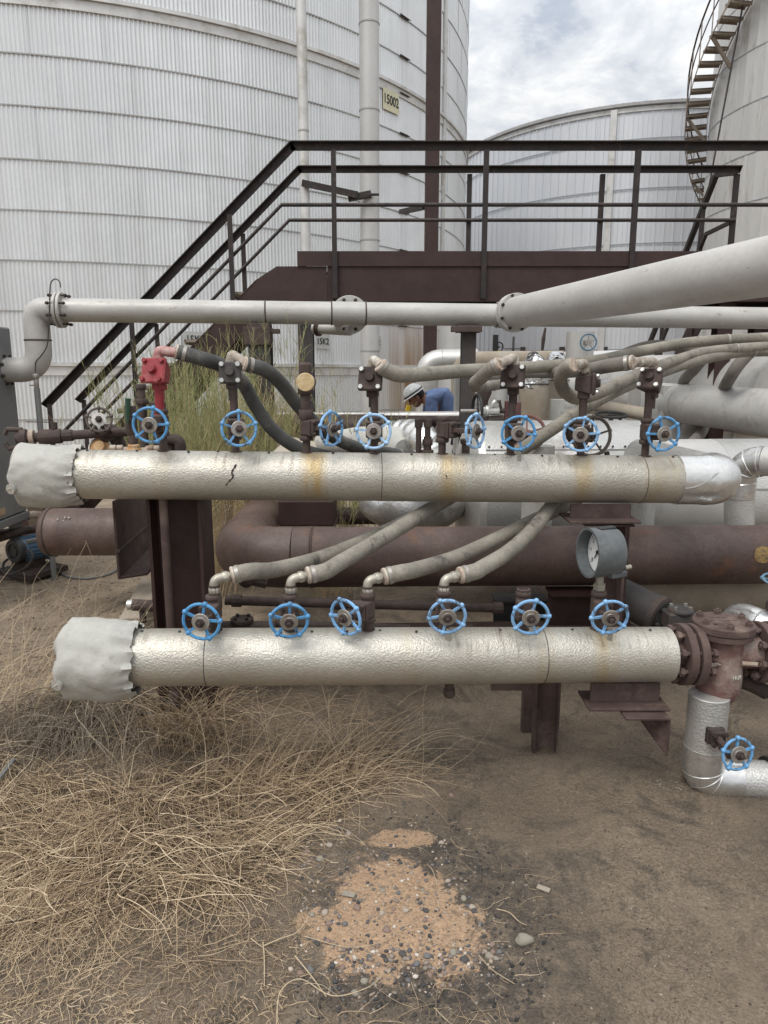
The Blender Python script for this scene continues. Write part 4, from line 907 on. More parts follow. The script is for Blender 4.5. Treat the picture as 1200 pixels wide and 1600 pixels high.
# S bend
e = ppt(92); r_ = 0.2; dn = V((0, 0, -1))
c1 = U(55, 484, 5.5); c2 = U(53, 576, 5.5); c3 = U(-6, 578, 5.5)
p = round_path([e, V((c1.x, c1.y, e.z)), V((c1.x, c1.y, c3.z)), V((c3.x, c3.y, c3.z))], 0.24, 12)
part(MB().tube(p, rp+0.006, 32), 'bend', 'grey_pipe_warm', t, world=True)
part(MB().torus(V((c1.x, c1.y, (e.z+c3.z)/2)), (0, 0, 1), rp+0.005, 0.007, 30, 6), 'weld_bead', 'rust_brown', t, world=True)
for c_, sgn in ((ppt(94), 1), (V((c3.x+0.03, c3.y, c3.z)), -1)):
    for off in (-0.014, 0.014):
        mb = MB(); flange_disc(mb, c_+dpx*off, dpx, 0.130, 0.021); part(mb, 'flange', 'grey_paint' if sgn > 0 else 'flange_rust', t, world=True)
    bolt_ring(t, c_, dpx, 0.111, 8, 0.13, 0.013, 'rust_dark', 0.4)
part(MB().cyl(V((c3.x, c3.y, c3.z)), V((c3.x-1.2, c3.y, c3.z)), rp, n=28), 'pipe_run', 'grey_paint', t, world=True)
# the thick branch that comes towards the camera
bl, br_ = U(803, 489, 5.25), U(1215, 413.5, 2.72); bd = (br_-bl).normalized()
t = thing('branch_pipe', 'thick grey painted pipe coming from a round flange towards the upper right corner, growing wide', 'pipe', bl)
part(MB().cyl(bl+bd*0.05, br_+bd*0.25, 0.1095, n=48), 'pipe_run', 'grey_pipe_warm', t, world=True)
part(MB().tube(round_path([ppt(776), ppt(803), bl+bd*0.2], 0.12, 6), 0.100, 28), 'bend', 'grey_paint', t, world=True)
for off in (0.0, 0.045): mb = MB(); flange_disc(mb, bl+bd*off, bd, 0.134, 0.03); part(mb, 'flange', 'grey_paint', t, world=True)
bolt_ring(t, bl+bd*0.022, bd, 0.121, 8, 0.10, 0.011, 'rust_dark', 0.35)
# flange seen face on behind the long pipe
c = ppt(545)+V((0, 0.14, 0.0)); t = thing('blind_flange', 'round grey bolted flange peeping out above and below the long painted pipe', 'flange', c)
mb = MB(); flange_disc(mb, c, (0.1, -1, 0), 0.150, 0.025); mb.cyl(c, c+V((0, 0.5, -0.01)), 0.085, n=24); part(mb, 'disc', 'grey_paint', t, world=True); bolt_ring(t, c, (0.1, -1, 0), 0.120, 8, 0.06, 0.015, 'rust_dark', 0.39)
t = thing('stub_pipe', 'short grey pipe with a small flange below the long painted pipe, above the 15K2 sign', 'pipe', U(520, 512, 6.0))
a_, b_ = U(490, 513, 6.0), U(548, 516, 5.85); part(MB().cyl(a_, b_, 0.043, n=20), 'pipe_run', 'grey_paint', t, world=True)
dd = (b_-a_).normalized(); mb = MB(); flange_disc(mb, U(496, 513, 5.98), dd, 0.063, 0.012); flange_disc(mb, U(499.5, 513, 5.98), dd, 0.063, 0.012); part(mb, 'flange', 'flange_rust', t, world=True)
# supports under it
def h_post(label, px, d, wpx, ztop, m, cap=None, base=0.0, up=(0, 1, 0), hh=None):
    p = U(px, 560, d); wd = wpx*d/FPX*1.01
    t = thing('support_post', label, 'post', (p.x, p.y, base))
    part(MB().beam((p.x, p.y, base-0.1), (p.x, p.y, ztop), Hprof(wd, hh or wd, 0.014, 0.01), up=up), 'beam', m, t, world=True); return t, p
zt = ppt(733).z-rp
t, p = h_post('dark H-beam post with a rusty cap carrying the long pipe, right of the stooping worker', 731, 5.75, 21, zt-0.055, 'dark_post')
part(MB().box((p.x, p.y, zt-0.028), (0.19, 0.2, 0.05)), 'cap_plate', 'rust_brown', t, world=True, bevel=0.003); part(MB().box((p.x-.03, p.y-0.12, zt-0.035), (0.24, 0.02, 0.045)), 'cap_bar', 'rust_brown', t, world=True, bevel=0.003)
zt = ppt(408).z-rp
t, p = h_post('dark H-beam post with a rusty boxed clamp under the long pipe, behind the bushes', 408, 5.6, 32, zt-0.16, 'dark_post')
part(MB().box((p.x, p.y, zt-0.015), (0.16, 0.16, 0.028)), 'cap_plate', 'rust_brown', t, world=True, bevel=0.003); part(MB().box((p.x-.012, p.y-.02, zt-0.097), (0.20, 0.16, 0.135)), 'clamp_block', 'rust_brown', t, world=True, bevel=0.004); part(MB().box((p.x+.115, p.y-.04, zt-0.06), (0.08, 0.05, 0.035)), 'clamp_lug', 'rust_brown', t, world=True, bevel=0.003)
t = thing('looped_wire', 'thin bent wire hooked above the pipe flange and running down beside the S bend', 'wire', U(85, 440, 5.45))
part(MB().tube(smooth_path([U(*q) for q in ((94.5, 449, 5.35), (93, 440, 5.35), (86, 436, 5.35), (79.5, 442, 5.35), (78, 456, 5.35), (77.5, 480, 5.38), (76, 510, 5.38), (73.5, 540, 5.4), (64, 556, 5.4), (56, 566, 5.4), (55.5, 582, 5.4))], 6), 0.0045, 6), 'wire_run', 'dark_post', t, world=True)
p = U(57, 600, 5.4); t = thing('conduit_post', 'thin grey vertical conduit with a small coupling below the looped wire', 'conduit', (p.x, p.y, 0))
part(MB().cyl((p.x, p.y, 0), (p.x, p.y, U(57, 607, 5.4).z), 0.021, n=14), 'tube', 'cabinet_grey', t, world=True); part(MB().cyl((p.x, p.y, U(57, 608, 5.4).z), (p.x, p.y, U(57, 586, 5.4).z), 0.018, n=8).cyl((p.x, p.y, U(57, 592, 5.4).z), (p.x, p.y, U(57, 584, 5.4).z), 0.023, n=8).box((p.x-.02, p.y, U(57, 602, 5.4).z), (0.06, 0.02, 0.01)), 'coupling', 'zinc_disc', t, world=True, bevel=0.001)

# ============================================================ BIG BROWN PIPE AND ITS KIN
rb = 0.162; bz = U(800, 870, 3.72).z
pa = V((U(425, 870, 3.72).x-0.19, 3.70, bz)); pb = V((U(1230, 868, 3.80).x, 3.80, bz-0.005))
bkd = V((-0.01, 1, 0.0)).normalized()
p = round_path([pb, pa, pa+bkd*3.2], 0.30, 14)
t = thing('brown_pipe', 'fat bare brown pipe behind the two headers with its elbow at the left', 'pipe', (pa+pb)/2)
part(MB().tube([p[0], p[1]], rb, 56), 'pipe_run', 'brown_pipe', t, world=True); part(MB().tube(p[1:-1], rb+.0015, 56, caps=False), 'elbow', 'brown_pipe', t, world=True); part(MB().tube([p[-2], p[-1]], rb, 56), 'pipe_run', 'brown_pipe', t, world=True)
wx = U(486, 850, 3.7).x
for c_, ax in ((V((wx, 3.71, bz)), (1, 0, 0)), (p[-2], bkd)): part(MB().torus(c_, ax, rb+0.001, 0.005, 48, 6), 'weld_bead', 'brown_pipe', t, world=True)
for yy, px in ((3.71, 489),): part(MB().torus(V((U(px, 850, 3.7).x, yy, bz)), (1, 0, 0), rb+0.001, 0.004, 48, 6), 'weld_bead', 'brown_pipe', t, world=True)
# scraps: yellow paint patch at the right end
c = V((U(1192, 862, 3.64).x, 3.79, bz)); mb = MB(); vs = []
for i in range(9):
    for k in range(7):
        u_, v_ = (i-4)/4*0.05, (k-3)/3*0.045
        w_ = math.sqrt(max(0, 1-(i-4)**2/16))*0.9+0.1; a = R(12)+v_*w_/rb; vs.append((c.x+u_, c.y-math.cos(a)*(rb+.0015), c.z+math.sin(a)*(rb+.0015)))
mb.add(vs, [(i*7+k, i*7+k+1, (i+1)*7+k+1, (i+1)*7+k) for i in range(8) for k in range(6)]); part(mb, 'paint_patch', mat('worn_yellow', (0.36, 0.24, 0.07), (0.12, 0.08, 0.06), 60, 0.8, t3=(.4, .5)), t, world=True)
# second one, left, with capped end and end plate
za = U(120, 832, 4.6).z; pc, pd = V((U(74, 832, 4.6).x, 4.62, za)), V((U(185, 832, 4.6).x, 4.62, za))
t = thing('capped_brown_pipe', 'short fat brown pipe with a capped end, below the upper grey canvas cap', 'pipe', (pc+pd)/2)
part(MB().cyl(pc+V((0.02, 0, 0)), pd+V((0.15, 0, 0)), rb-0.004, n=48), 'pipe_run', 'brown_pipe', t, world=True)
part(MB().lathe(pc+V((0.022, 0, 0)), (-1, 0, 0), [(0, rb-.001), (0.018, rb-0.002), (0.035, rb*0.93), (0.05, rb*0.7), (0.058, rb*0.35), (0.06, 0.005)], 48), 'end_cap', 'brown_pipe', t, world=True)
part(MB().torus(pc+V((0.025, 0, 0)), (1, 0, 0), rb-0.002, 0.005, 40, 6), 'weld_bead', 'rust_brown', t, world=True)
mb = MB(); rr = random.Random(5)
for k in range(5): mb.sphere(pc+V((rr.uniform(.12, .2), -math.cos(0.75)*rb, math.sin(.75)*rb+rr.uniform(-.02, .02))), rr.uniform(.003, .006), 6, 4)
part(mb, 'bird_dropping', 'white_disc', t, world=True, kind='stuff')
# steel channel bracket under the header, left
t = thing('channel_bracket', 'rusty steel channel bracket with a lower lip at the left end of the upper header', 'bracket', U(210, 880, 3.4))
x0, x1 = U(178, 850, 3.45).x, U(238, 850, 3.1).x
c0 = V((x0+0.0, 3.62, U(178, 782, 3.55).z)); yv = V((0.035, -0.55, 0))
zt_, zb_ = UL.z-RH-0.012, U(178, 900, 3.35).z
a_, b_ = V((-1.21, 3.42, 0)), V((-1.045, 2.98, 0))
def quadplate(mb, p, q, z0, z1, th):
    d = (q-p).normalized(); n_ = d.cross(V((0, 0, 1)))*th
    return mb.add([(p.x, p.y, z0), (q.x, q.y, z0), (q.x, q.y, z1), (p.x, p.y, z1), (p.x+n_.x, p.y+n_.y, z0), (q.x+n_.x, q.y+n_.y, z0), (q.x+n_.x, q.y+n_.y, z1), (p.x+n_.x, p.y+n_.y, z1)], [(0, 1, 2, 3), (7, 6, 5, 4), (0, 4, 5, 1), (1, 5, 6, 2), (2, 6, 7, 3), (3, 7, 4, 0)])
a_ = U(179, 840, 3.05); b_ = U(240, 840, 3.75); zb_ = U(180, 902, 3.05).z
part(quadplate(MB(), a_, b_, zb_, UL.z-RH-0.03, 0.012), 'web', 'beam_rust', t, world=True, bevel=0.002)
w_ = V((0.11, 0.045, 0)); mb = MB(); mb.add([(a_.x, a_.y, zb_), (a_.x+w_.x, a_.y+w_.y+.03, zb_), (b_.x+w_.x, b_.y+w_.y, zb_), (b_.x, b_.y, zb_), (a_.x, a_.y, zb_-.012), (a_.x+w_.x, a_.y+w_.y+.03, zb_-.012), (b_.x+w_.x, b_.y+w_.y, zb_-.012), (b_.x, b_.y, zb_-.012)], [(0, 1, 2, 3), (7, 6, 5, 4), (0, 4, 5, 1), (1, 5, 6, 2), (2, 6, 7, 3), (3, 7, 4, 0)])
part(mb, 'lower_flange', 'beam_rust', t, world=True, bevel=0.002)
zl = U(180, 860, 3.05).z; part(quadplate(MB(), a_+V((.004, -.014, 0)), b_+V((.004, -.014, 0)), zl-0.006, zl+0.004, 0.02), 'edge_rib', 'beam_rust', t, world=True)

# ============================================================ STEELWORK OF THE RACK
zu = UL.z-RH
xL, xR_ = U(238, 880, 3.05).x, U(325, 880, 3.1).x
t = thing('h_beam_post', 'broad dark maroon H-beam post under the left part of the upper header', 'post', ((xL+xR_)/2, 3.10, 0))
part(MB().beam(((xL+xR_)/2, 3.12, -0.1), ((xL+xR_)/2, 3.12, zu-0.012), [(b, a) for a, b in Hprof(0.20, xR_-xL, 0.014, 0.010)], up=(0, 1, 0)), 'beam', 'primer_beam', t, world=True)
part(MB().box(((xL+xR_)/2, 3.10, zu-0.007), (0.30, 0.2, 0.012)), 'cap_plate', 'rust_brown', t, world=True)
p = U(262, 900, 2.97); t = thing('drain_tube', 'thin brown vertical tube standing in front of the broad H-beam post', 'pipe', (p.x, p.y, 0.15))
part(MB().cyl((p.x, p.y, 0.13), (p.x, p.y, zu+0.01), 0.0185, n=16), 'tube', 'beam_rust', t, world=True); part(MB().cyl((p.x, p.y, 0.12), (p.x, p.y, 0.21), 0.026, n=8), 'coupling', 'rust_brown', t, world=True, bevel=0.002)
part(MB().cyl((p.x, p.y, 0.0), (p.x, p.y, 0.13), 0.012, n=8), 'plug', 'rust_dark', t, world=True)
# right: saddle, post and brackets
def saddle(label, px0, px1, py, d, zt, m='beam_rust', w0=0.09, w1=0.20, h=0.062):
    x0, x1 = U(px0, py, d).x, U(px1, py, d).x; t = thing('pipe_saddle', label, 'saddle', ((x0+x1)/2, d, zt-h))
    c = d+0.02
    part(MB().add([(x0+.02, c-w0/2, zt), (x1-.02, c-w0/2, zt), (x1-.02, c-w0/2, zt-h), (x0+.02, c-w0/2, zt-h), (x0+.02, c-w0/2+.012, zt), (x1-.02, c-w0/2+.012, zt), (x1-.02, c-w0/2+.012, zt-h), (x0+.02, c-w0/2+.012, zt-h)], [(0, 1, 2, 3), (7, 6, 5, 4), (0, 4, 5, 1), (1, 5, 6, 2), (2, 6, 7, 3), (3, 7, 4, 0)]), 'web', m, t, world=True, bevel=0.002)
    part(MB().box(((x0+x1)/2, c-0.02, zt-h-0.005), (x1-x0, w1, 0.011)), 'flange', m, t, world=True, bevel=0.002)
    return t
zs = at_x(UL, UR_, 935).z-RH+0.003
saddle('rusty T-shaped saddle under the right part of the upper header', 882, 990, 800, 3.04, zs)
xq = U(968, 900, 3.12).x; t = thing('gauge_side_post', 'narrow rusty T-shaped post behind the pressure gauge, carrying the upper saddle', 'post', (xq, 3.12, 0.3))
part(MB().beam((xq, 3.12, 0.25), (xq, 3.12, zs-0.095), [(-.005, -.05), (.005, -.05), (.005, .05), (.05, .05), (.05, .06), (-.05, .06), (-.05, .05), (-.005, .05)], up=(0, 1, 0)), 'beam', 'beam_rust', t, world=True)
part(MB().box((U(930, 822, 3.05).x, 3.06, zs-0.085), (0.125, 0.12, 0.02)).box((U(962, 822, 3.05).x, 3.02, zs-0.083), (0.10, 0.14, 0.010)), 'cap_plate', 'beam_rust', t, world=True, bevel=0.003)
zs = at_x(LL, LR, 975).z-RH+0.003
saddle('rusty T-shaped saddle under the right end of the lower header', 912, 1036, 1085, 2.53, zs, w0=0.08, w1=0.16, h=0.075)
a_ = U(970, 1097, 2.42); b_ = U(1047, 1122, 2.42)
t = thing('angle_bracket', 'rusty steel angle bracket with a triangular gusset below the lower right saddle', 'bracket', b_)
p0 = U(985, 1100, 2.62); p1 = U(1012, 1120, 2.37); zq = zs-0.094
x0, x1 = U(972, 1110, 2.45).x, U(1046, 1120, 2.42).x
part(MB().box(((x0+x1)/2, 2.50, zq), (x1-x0, 0.19, 0.010)), 'flange', 'beam_rust', t, world=True, bevel=0.002)
pa_, pb_ = V((x0+.055, 2.585, 0)), V((x1-.004, 2.41, 0)); n_ = (pb_-pa_).normalized().cross(V((0, 0, 1)))*.01
part(MB().add([(pa_.x, pa_.y, zq-.006), (pb_.x, pb_.y, zq-.006), (pb_.x, pb_.y, zq-.15), (pa_.x-n_.x, pa_.y-n_.y, zq-.006), (pb_.x-n_.x, pb_.y-n_.y, zq-.006), (pb_.x-n_.x, pb_.y-n_.y, zq-.15)], [(0, 1, 2), (5, 4, 3), (0, 3, 4, 1), (1, 4, 5, 2), (2, 5, 3, 0)]), 'gusset', 'beam_rust', t, world=True)
p = U(851, 1110, 2.83); t = thing('steel_post', 'rusty steel channel leg standing on the mud below the lower header', 'post', (p.x, p.y, 0))
part(MB().beam((p.x, p.y, -0.02), (p.x, p.y, 0.455), Cprof(0.05, 0.105, 0.008), up=(1, 0, 0)), 'beam', 'beam_rust', t, world=True, bevel=0.001)
p2 = U(823, 1110, 3.0); t2_ = thing('steel_post', 'slimmer rusty leg just left of and behind the channel leg', 'post', (p2.x, p2.y, 0))
part(MB().box((p2.x, 3.0, 0.18), (0.045, 0.045, 0.40)), 'beam', 'beam_rust', t2_, world=True, bevel=0.002)
t = thing('cross_brace', 'short horizontal rusty brace below the lower header, left of its leg', 'brace', U(792, 1080, 2.85))
part(MB().beam(U(768, 1079, 2.85), U(832, 1079, 2.85), Lprof(0.05, 0.05, 0.007)), 'angle_bar', 'beam_rust', t, world=True)
b = at_x(LL, LR, 703)-V((0, 0, RH)); t = thing('drain_plug', 'small rusty drain nipple with a hexagonal cap below the lower header', 'pipe fitting', b)
part(MB().cyl(b+V((0, 0, .01)), b-V((0, 0, .035)), 0.0165, n=14), 'nipple', 'rust_brown', t, world=True); part(MB().lathe(b-V((0, 0, .03)), (0, 0, -1), [(0, .021), (.02, .023), (.032, .018), (.038, .008)], 16), 'cap', 'rust_brown', t, world=True)
# skid beams and small pipes on the ground behind the lower header
def bar(name, label, cat, pts, prof, m, up=(0, 0, 1), bevel=0.0):
    t = thing(name, label, cat, pts[0]); part(MB().beam(pts[0], pts[1], prof, up=up), 'beam', m, t, world=True, bevel=bevel); return t
zg = 0.22
bar('skid_beam', 'long rusty skid beam lying behind the lower header', 'beam', (V((-0.95, 3.55, 0.20)), V((1.35, 3.65, 0.20))), Hprof(0.20, 0.13, 0.012, 0.01), 'beam_rust')
bar('skid_beam', 'rusty cross beam standing under the brown pipe beside the gauge post', 'beam', (V((U(855, 900, 3.7).x, 3.66, 0.32)), V((U(985, 900, 3.7).x, 3.66, 0.32))), Hprof(0.15, 0.28, 0.012, 0.01), 'primer_beam')
bar('skid_beam', 'dark beam seen between the fourth and fifth lower wheels', 'beam', (V((U(770, 930, 3.9).x, 3.86, 0.26)), V((U(850, 930, 3.9).x, 3.86, 0.26))), Hprof(0.15, 0.2, 0.012, 0.01), 'dark_post')
t = thing('rusty_line', 'thin rusty pipe with screwed couplings running behind the lower wheels', 'pipe', U(560, 945, 3.5))
a_, b_ = U(352, 938, 3.45), U(785, 950, 3.5); part(MB().cyl(a_, b_, 0.024, n=16), 'pipe_run', 'rust_brown', t, world=True)
for px in (362, 520, 770): part(MB().cyl(a_+(b_-a_)*((px-352)/433), a_+(b_-a_)*((px-352)/433+0.035), 0.032, n=10), 'coupling', 'rust_brown', t, world=True, bevel=0.002)
a_, b_ = U(430, 975, 3.3), U(640, 982, 3.35); part(MB().cyl(a_, b_, 0.020, n=14), 'pipe_run', 'rust_dark', t, world=True)
p = U(378, 968, 3.25); t = thing('check_valve', 'low round bolted rusty valve cover between the first two lower wheels', 'valve', p)
part(MB().lathe(p-V((0, 0, .06)), (0, 0, 1), [(0, .035), (.05, .04), (.052, .055), (.066, .055)], 20), 'body', 'rust_dark', t, world=True)
part(MB().cyl(p-V((.16, 0, .035)), p+V((.16, 0, -.035)), 0.026, n=14), 'pipe_run', 'rust_dark', t, world=True)
for k in range(4): a = R(45+90*k); part(MB().hexb(p+V((.038*math.cos(a), .038*math.sin(a), .0)), p+V((.038*math.cos(a), .038*math.sin(a), .018)), .009), 'bolt', 'ink_black', t, world=True)
# pile of small iron behind the first elbow
p = U(385, 905, 3.35); t = thing('ball_valve', 'dark little valve with a lever below the brown elbow', 'valve', p)
part(MB().cyl(p+V((-.07, 0, .02)), p+V((.09, .04, -.03)), 0.030, n=8).sphere(p, 0.042, 12, 8), 'body', 'rust_dark', t, world=True); part(MB().beam(p+V((0, 0, .04)), p+V((.12, -.02, .055)), Rprof(.018, .006)), 'lever', 'rust_dark', t, world=True)
p = U(222, 945, 3.6); t = thing('flanged_stub', 'small rusty flanged stub sticking out left of the broad post', 'pipe fitting', p)
part(MB().cyl(p+V((-.05, 0, 0)), p+V((.12, 0, -.01)), 0.033, n=8).cyl(p+V((0, 0, -.01)), p+V((0, 0, -.1)), 0.018, n=10), 'body', 'rust_brown', t, world=True, bevel=0.003); part(MB().cyl(p+V((-.075, 0, 0)), p+V((-.045, 0, 0)), 0.028, n=12), 'ring', 'bolt_zinc', t, world=True)
t = thing('concrete_kerb', 'pale concrete kerb running back beside the broad H-beam post', 'kerb', U(215, 960, 3.8)); a_, b_ = G(208, 990)+V((0, 0, .04)), G(240, 922)+V((0, 0, .04)); part(MB().beam(a_, b_, Rprof(0.16, 0.14)), 'block', 'concrete', t, world=True, bevel=0.01)

p0, p1 = U(437, 800, 4.3), U(522, 800, 4.3)
t = thing('box_beam', 'dark steel box beam seen in the gap between upper header and brown pipe', 'beam', (p0+p1)/2); part(MB().box(((p0.x+p1.x)/2, 4.4, p0.z+.0), (p1.x-p0.x, .3, .15)), 'beam', 'primer_beam', t, world=True, bevel=.004); part(MB().box(((p0.x+p1.x)/2, 4.38, p0.z-.085), (p1.x-p0.x+.02, .34, .014)), 'flange', 'beam_rust', t, world=True)
p0, p1 = U(520, 806, 4.9), U(600, 806, 4.9); t = thing('rusty_line', 'dark rusty pipe end in the gap beside the dark box beam', 'pipe', p0); part(MB().cyl(p0, p1, .06, n=24), 'pipe_run', 'rust_dark', t, world=True)
# ============================================================ STRAINER, FLANGES AND ELBOW AT THE LOWER RIGHT
d_ = (LR-LL).normalized()
t = thing('flange_pair', 'pair of heavy rusty bolted flanges closing the lower header, left of the strainer', 'flange', LR+d_*0.06)
for o in (0.055, 0.098): mb = MB(); flange_disc(mb, LR+d_*o, d_, 0.117, 0.030, n=48); part(mb, 'flange', 'flange_rust', t, world=True)
part(MB().cyl(LR+d_*0.070, LR+d_*0.083, 0.09, n=36), 'gasket', 'ink_black', t, world=True); part(MB().cyl(LR-d_*.01, LR+d_*0.05, 0.06, n=28), 'neck', 'flange_rust', t, world=True)
bolt_ring(t, LR+d_*0.077, d_, 0.094, 8, 0.135, 0.017, 'flange_rust', R(22.5))
sp_ = V((U(1118, 1020, 2.62).x, LR.y+0.02, LR.z))
t = thing('strainer', 'bulky rust-red strainer body with a round six-bolt lid and white paint marks at the right', 'strainer', sp_-V((0, 0, 0.25)))
zl0 = U(1122, 985, 2.62).z
part(MB().lathe((sp_.x, sp_.y, zl0), (0, 0, -1), [(0, 0.080), (0.02, 0.079), (0.10, 0.080), (0.16, 0.084), (0.21, 0.083), (0.245, 0.074), (0.268, 0.055), (0.275, 0.03)], 44), 'body', 'strainer_paint', t, world=True)
part(MB().lathe((sp_.x, sp_.y, zl0-0.005), (0, 0, 1), [(0, .085), (0.004, .108), (.024, .109), (.026, .106)], 44), 'body_flange', 'flange_rust', t, world=True)
part(MB().lathe((sp_.x, sp_.y, zl0+0.0225), (0, 0, 1), [(0, .106), (.002, .112), (.026, .112), (.030, .108), (.0305, .06), (.0335, .058)], 44), 'lid', 'flange_rust', t, world=True); lid = LAST[0]
bolt_ring(lid, (sp_.x, sp_.y, zl0+0.03), (0, 0, 1), 0.088, 6, 0.075, 0.0145, 'flange_rust', R(20), 'lid_bolt')
mb = MB(); rr = random.Random(3)
for k in range(9): mb.box((sp_.x-.05+.022*(k % 5), sp_.y-.04+.035*(k//3 % 3), zl0+.0565), (.014, .005, .003))
part(mb, 'cast_marks', 'flange_rust', lid, world=True)
part(MB().cyl(LR+d_*0.11, (sp_.x-.05, sp_.y, sp_.z), 0.055, 0.062, n=28), 'inlet_neck', 'flange_rust', t, world=True)
part(MB().cyl((sp_.x+.05, sp_.y, sp_.z), (sp_.x+.135, sp_.y+.004, sp_.z), 0.060, 0.066, n=28), 'outlet_neck', 'strainer_paint', t, world=True)
part(MB().tube([(sp_.x+.05, sp_.y-.066, sp_.z-.018), (sp_.x+.125, sp_.y-.072, sp_.z-.022)], .009, 8), 'rib', 'pale_fitting', t, world=True)
fr = V((sp_.x+0.15, sp_.y+.006, sp_.z))
for o in (0.0, 0.043): mb = MB(); flange_disc(mb, fr+d_*o, d_, 0.117, 0.030, n=48); part(mb, 'flange', 'flange_rust', t, world=True)
bolt_ring(t, fr+d_*0.02, d_, 0.092, 8, 0.13, 0.018, 'flange_rust', R(10))
part(MB().cyl(fr+d_*.06, fr+d_*.9, 0.075, n=28), 'pipe_run', 'flange_rust', t, world=True)
lm = Matrix.Translation(V((sp_.x+0.028, sp_.y-0.083, sp_.z-0.070))-t.location) @ Matrix.Rotation(R(20), 4, 'Z') @ Matrix.Rotation(R(90), 4, 'X')
text_mesh('1A3F', 0.020, 0.0015, 'paint_marks', 'white_disc', t, lm)
mb = MB(); rr = random.Random(9); p = V((sp_.x-.055, sp_.y-.068, sp_.z-.02))
for k in range(16): q = p+V((rr.uniform(-.02, .022), rr.uniform(-.006, 0), rr.uniform(-.007, .009))); mb.sphere(q, rr.uniform(.003, .008), 7, 5, (1.6, .5, .7))
part(mb, 'paint_blob', 'canvas_tan', t, world=True)
# blow-off fitting
p = sp_+V((0.10, 0.05, -0.10)); t = thing('blow_off_tee', 'dark rusty angled drain fitting sticking out behind the strainer', 'pipe fitting', p)
part(MB().cyl(p+V((-.05, 0, -.07)), p+V((-.02, 0, .06)), 0.045, n=14).tube([p+V((-.04, 0, -.01)), p+V((.05, -.03, -.045)), p+V((.10, -.05, -.07))], [.036, .030, .028], 12).cyl(p+V((.09, -.046, -.065)), p+V((.135, -.06, -.09)), .019, n=12), 'body', 'rust_dark', t, world=True, bevel=0.003)
# insulated vertical with elbow
cx = U(1104, 1130, 2.55); zt_ = U(1104, 1085, 2.55).z; ze = U(1130, 1205, 2.6).z; xr = U(1196, 1205, 2.55).x
t = thing('insulated_elbow', 'silver embossed vertical pipe under the strainer with a smooth bright elbow turning right', 'pipe', (cx.x, cx.y, ze))
part(MB().cyl((cx.x, cx.y, zt_), (cx.x, cx.y, ze+0.12), 0.074, n=40), 'jacket', 'stucco_alu', t, world=True)
part(MB().lathe((cx.x, cx.y, zt_-.001), (0, 0, 1), [(0, .076), (.004, .074), (.006, .055), (.012, .04)], 36), 'top_collar', 'alu_dull', t, world=True)
pth = round_path([V((cx.x, cx.y, ze+0.14)), V((cx.x, cx.y, ze)), V((cx.x+0.14, cx.y-.005, ze))], 0.115, 12)
part(MB().tube(pth, [0.076]+[0.0775]*(len(pth)-2)+[0.076], 44), 'elbow_cover', 'alu_bright', t, world=True)
for i in (3, 6, 9):
    c = pth[i]; ax = (pth[i+1]-pth[i-1]); part(MB().torus(c, ax, 0.0775, 0.0022, 40, 5), 'seam_ring', 'alu_bright', t, world=True)
part(MB().cyl((cx.x+0.13, cx.y-.005, ze), (xr, cx.y-.012, ze), 0.074, n=40), 'jacket', 'stucco_alu', t, world=True)
for o in (0.0, 0.022): mb = MB(); flange_disc(mb, (xr+.008+o, cx.y-.012, ze), (1, 0, 0), 0.090, 0.015, n=36); part(mb, 'flange', 'ink_black' if o == 0 else 'rust_dark', t, world=True)
part(MB().cyl((xr+.03, cx.y-.012, ze), (xr+.9, cx.y-.03, ze), 0.07, n=28), 'pipe_run', 'beam_rust', t, world=True)
# its valve
bx = V((U(1118, 1152, 2.47).x, cx.y-0.072, U(1118, 1150, 2.47).z))
t = thing('gate_valve', 'lone blue wheel gate valve low on the vertical silver pipe under the strainer', 'valve', bx, (0, 0, R(2)), 'blue-wheeled gate valves on the headers')
part(MB().box((0, .0, 0), (.066, .03, .066)).box((0, -.025, 0), (.058, .02, .058)), 'body', 'rust_dark', t, bevel=.005)
for sx in (-1, 1):
    for sz in (-1, 1): part(MB().hexb((sx*.021, -.035, sz*.021), (sx*.021, -.046, sz*.021), .009), 'bolt', 'rust_dark', t)
part(MB().tube([(0, -.03, 0), (0.0, -.12, -.022)], .013, 10).box((0, -.07, -.01), (.03, .03, .03)), 'yoke', 'rust_brown', t, bevel=.002)
Wm = Matrix.Translation((0, 0.02, -0.022)) @ Matrix.Rotation(R(8), 4, 'Z') @ Matrix.Rotation(R(-6), 4, 'X')
wheel_parts(t, 'blue_paint', .058, .0052, V((0, -.15, 0)), 0, 'zinc_disc', parent_T=Wm)
# things behind the strainer
t = thing('grey_trunk_pipe', 'wide dusty grey pipe lying low behind the strainer, under the brown pipe', 'pipe', U(1120, 950, 3.9)); part(MB().cyl(V((1.28, 4.05, 0.38)), V((3.2, 4.1, 0.38)), 0.19, n=36), 'jacket', 'concrete', t, world=True)
p = U(1030, 962, 3.2); axx = V((0.62, -0.75, -0.22)).normalized(); t = thing('black_capped_pipe', 'insulated pipe end with a black bolted disc, behind the right end of the lower header', 'pipe', p)
part(MB().cyl(p-axx*0.02, p-axx*0.22, 0.088, n=32), 'jacket', 'dark_post', t, world=True); part(MB().lathe(p-axx*.022, axx, [(0, .094), (.03, .096), (.034, .08), (.02, .078)], 36), 'rim', 'dark_post', t, world=True); mb = MB(); flange_disc(mb, p+axx*.005, axx, .078, .02); part(mb, 'disc', 'ink_black', t, world=True)
bolt_ring(t, p+axx*.012, axx, .050, 4, 0.04, 0.012, 'ink_black', .5)
p = U(1062, 968, 3.0); t = thing('small_cast_valve', 'small grey cast valve body wedged between header flange and strainer lid', 'valve', p)
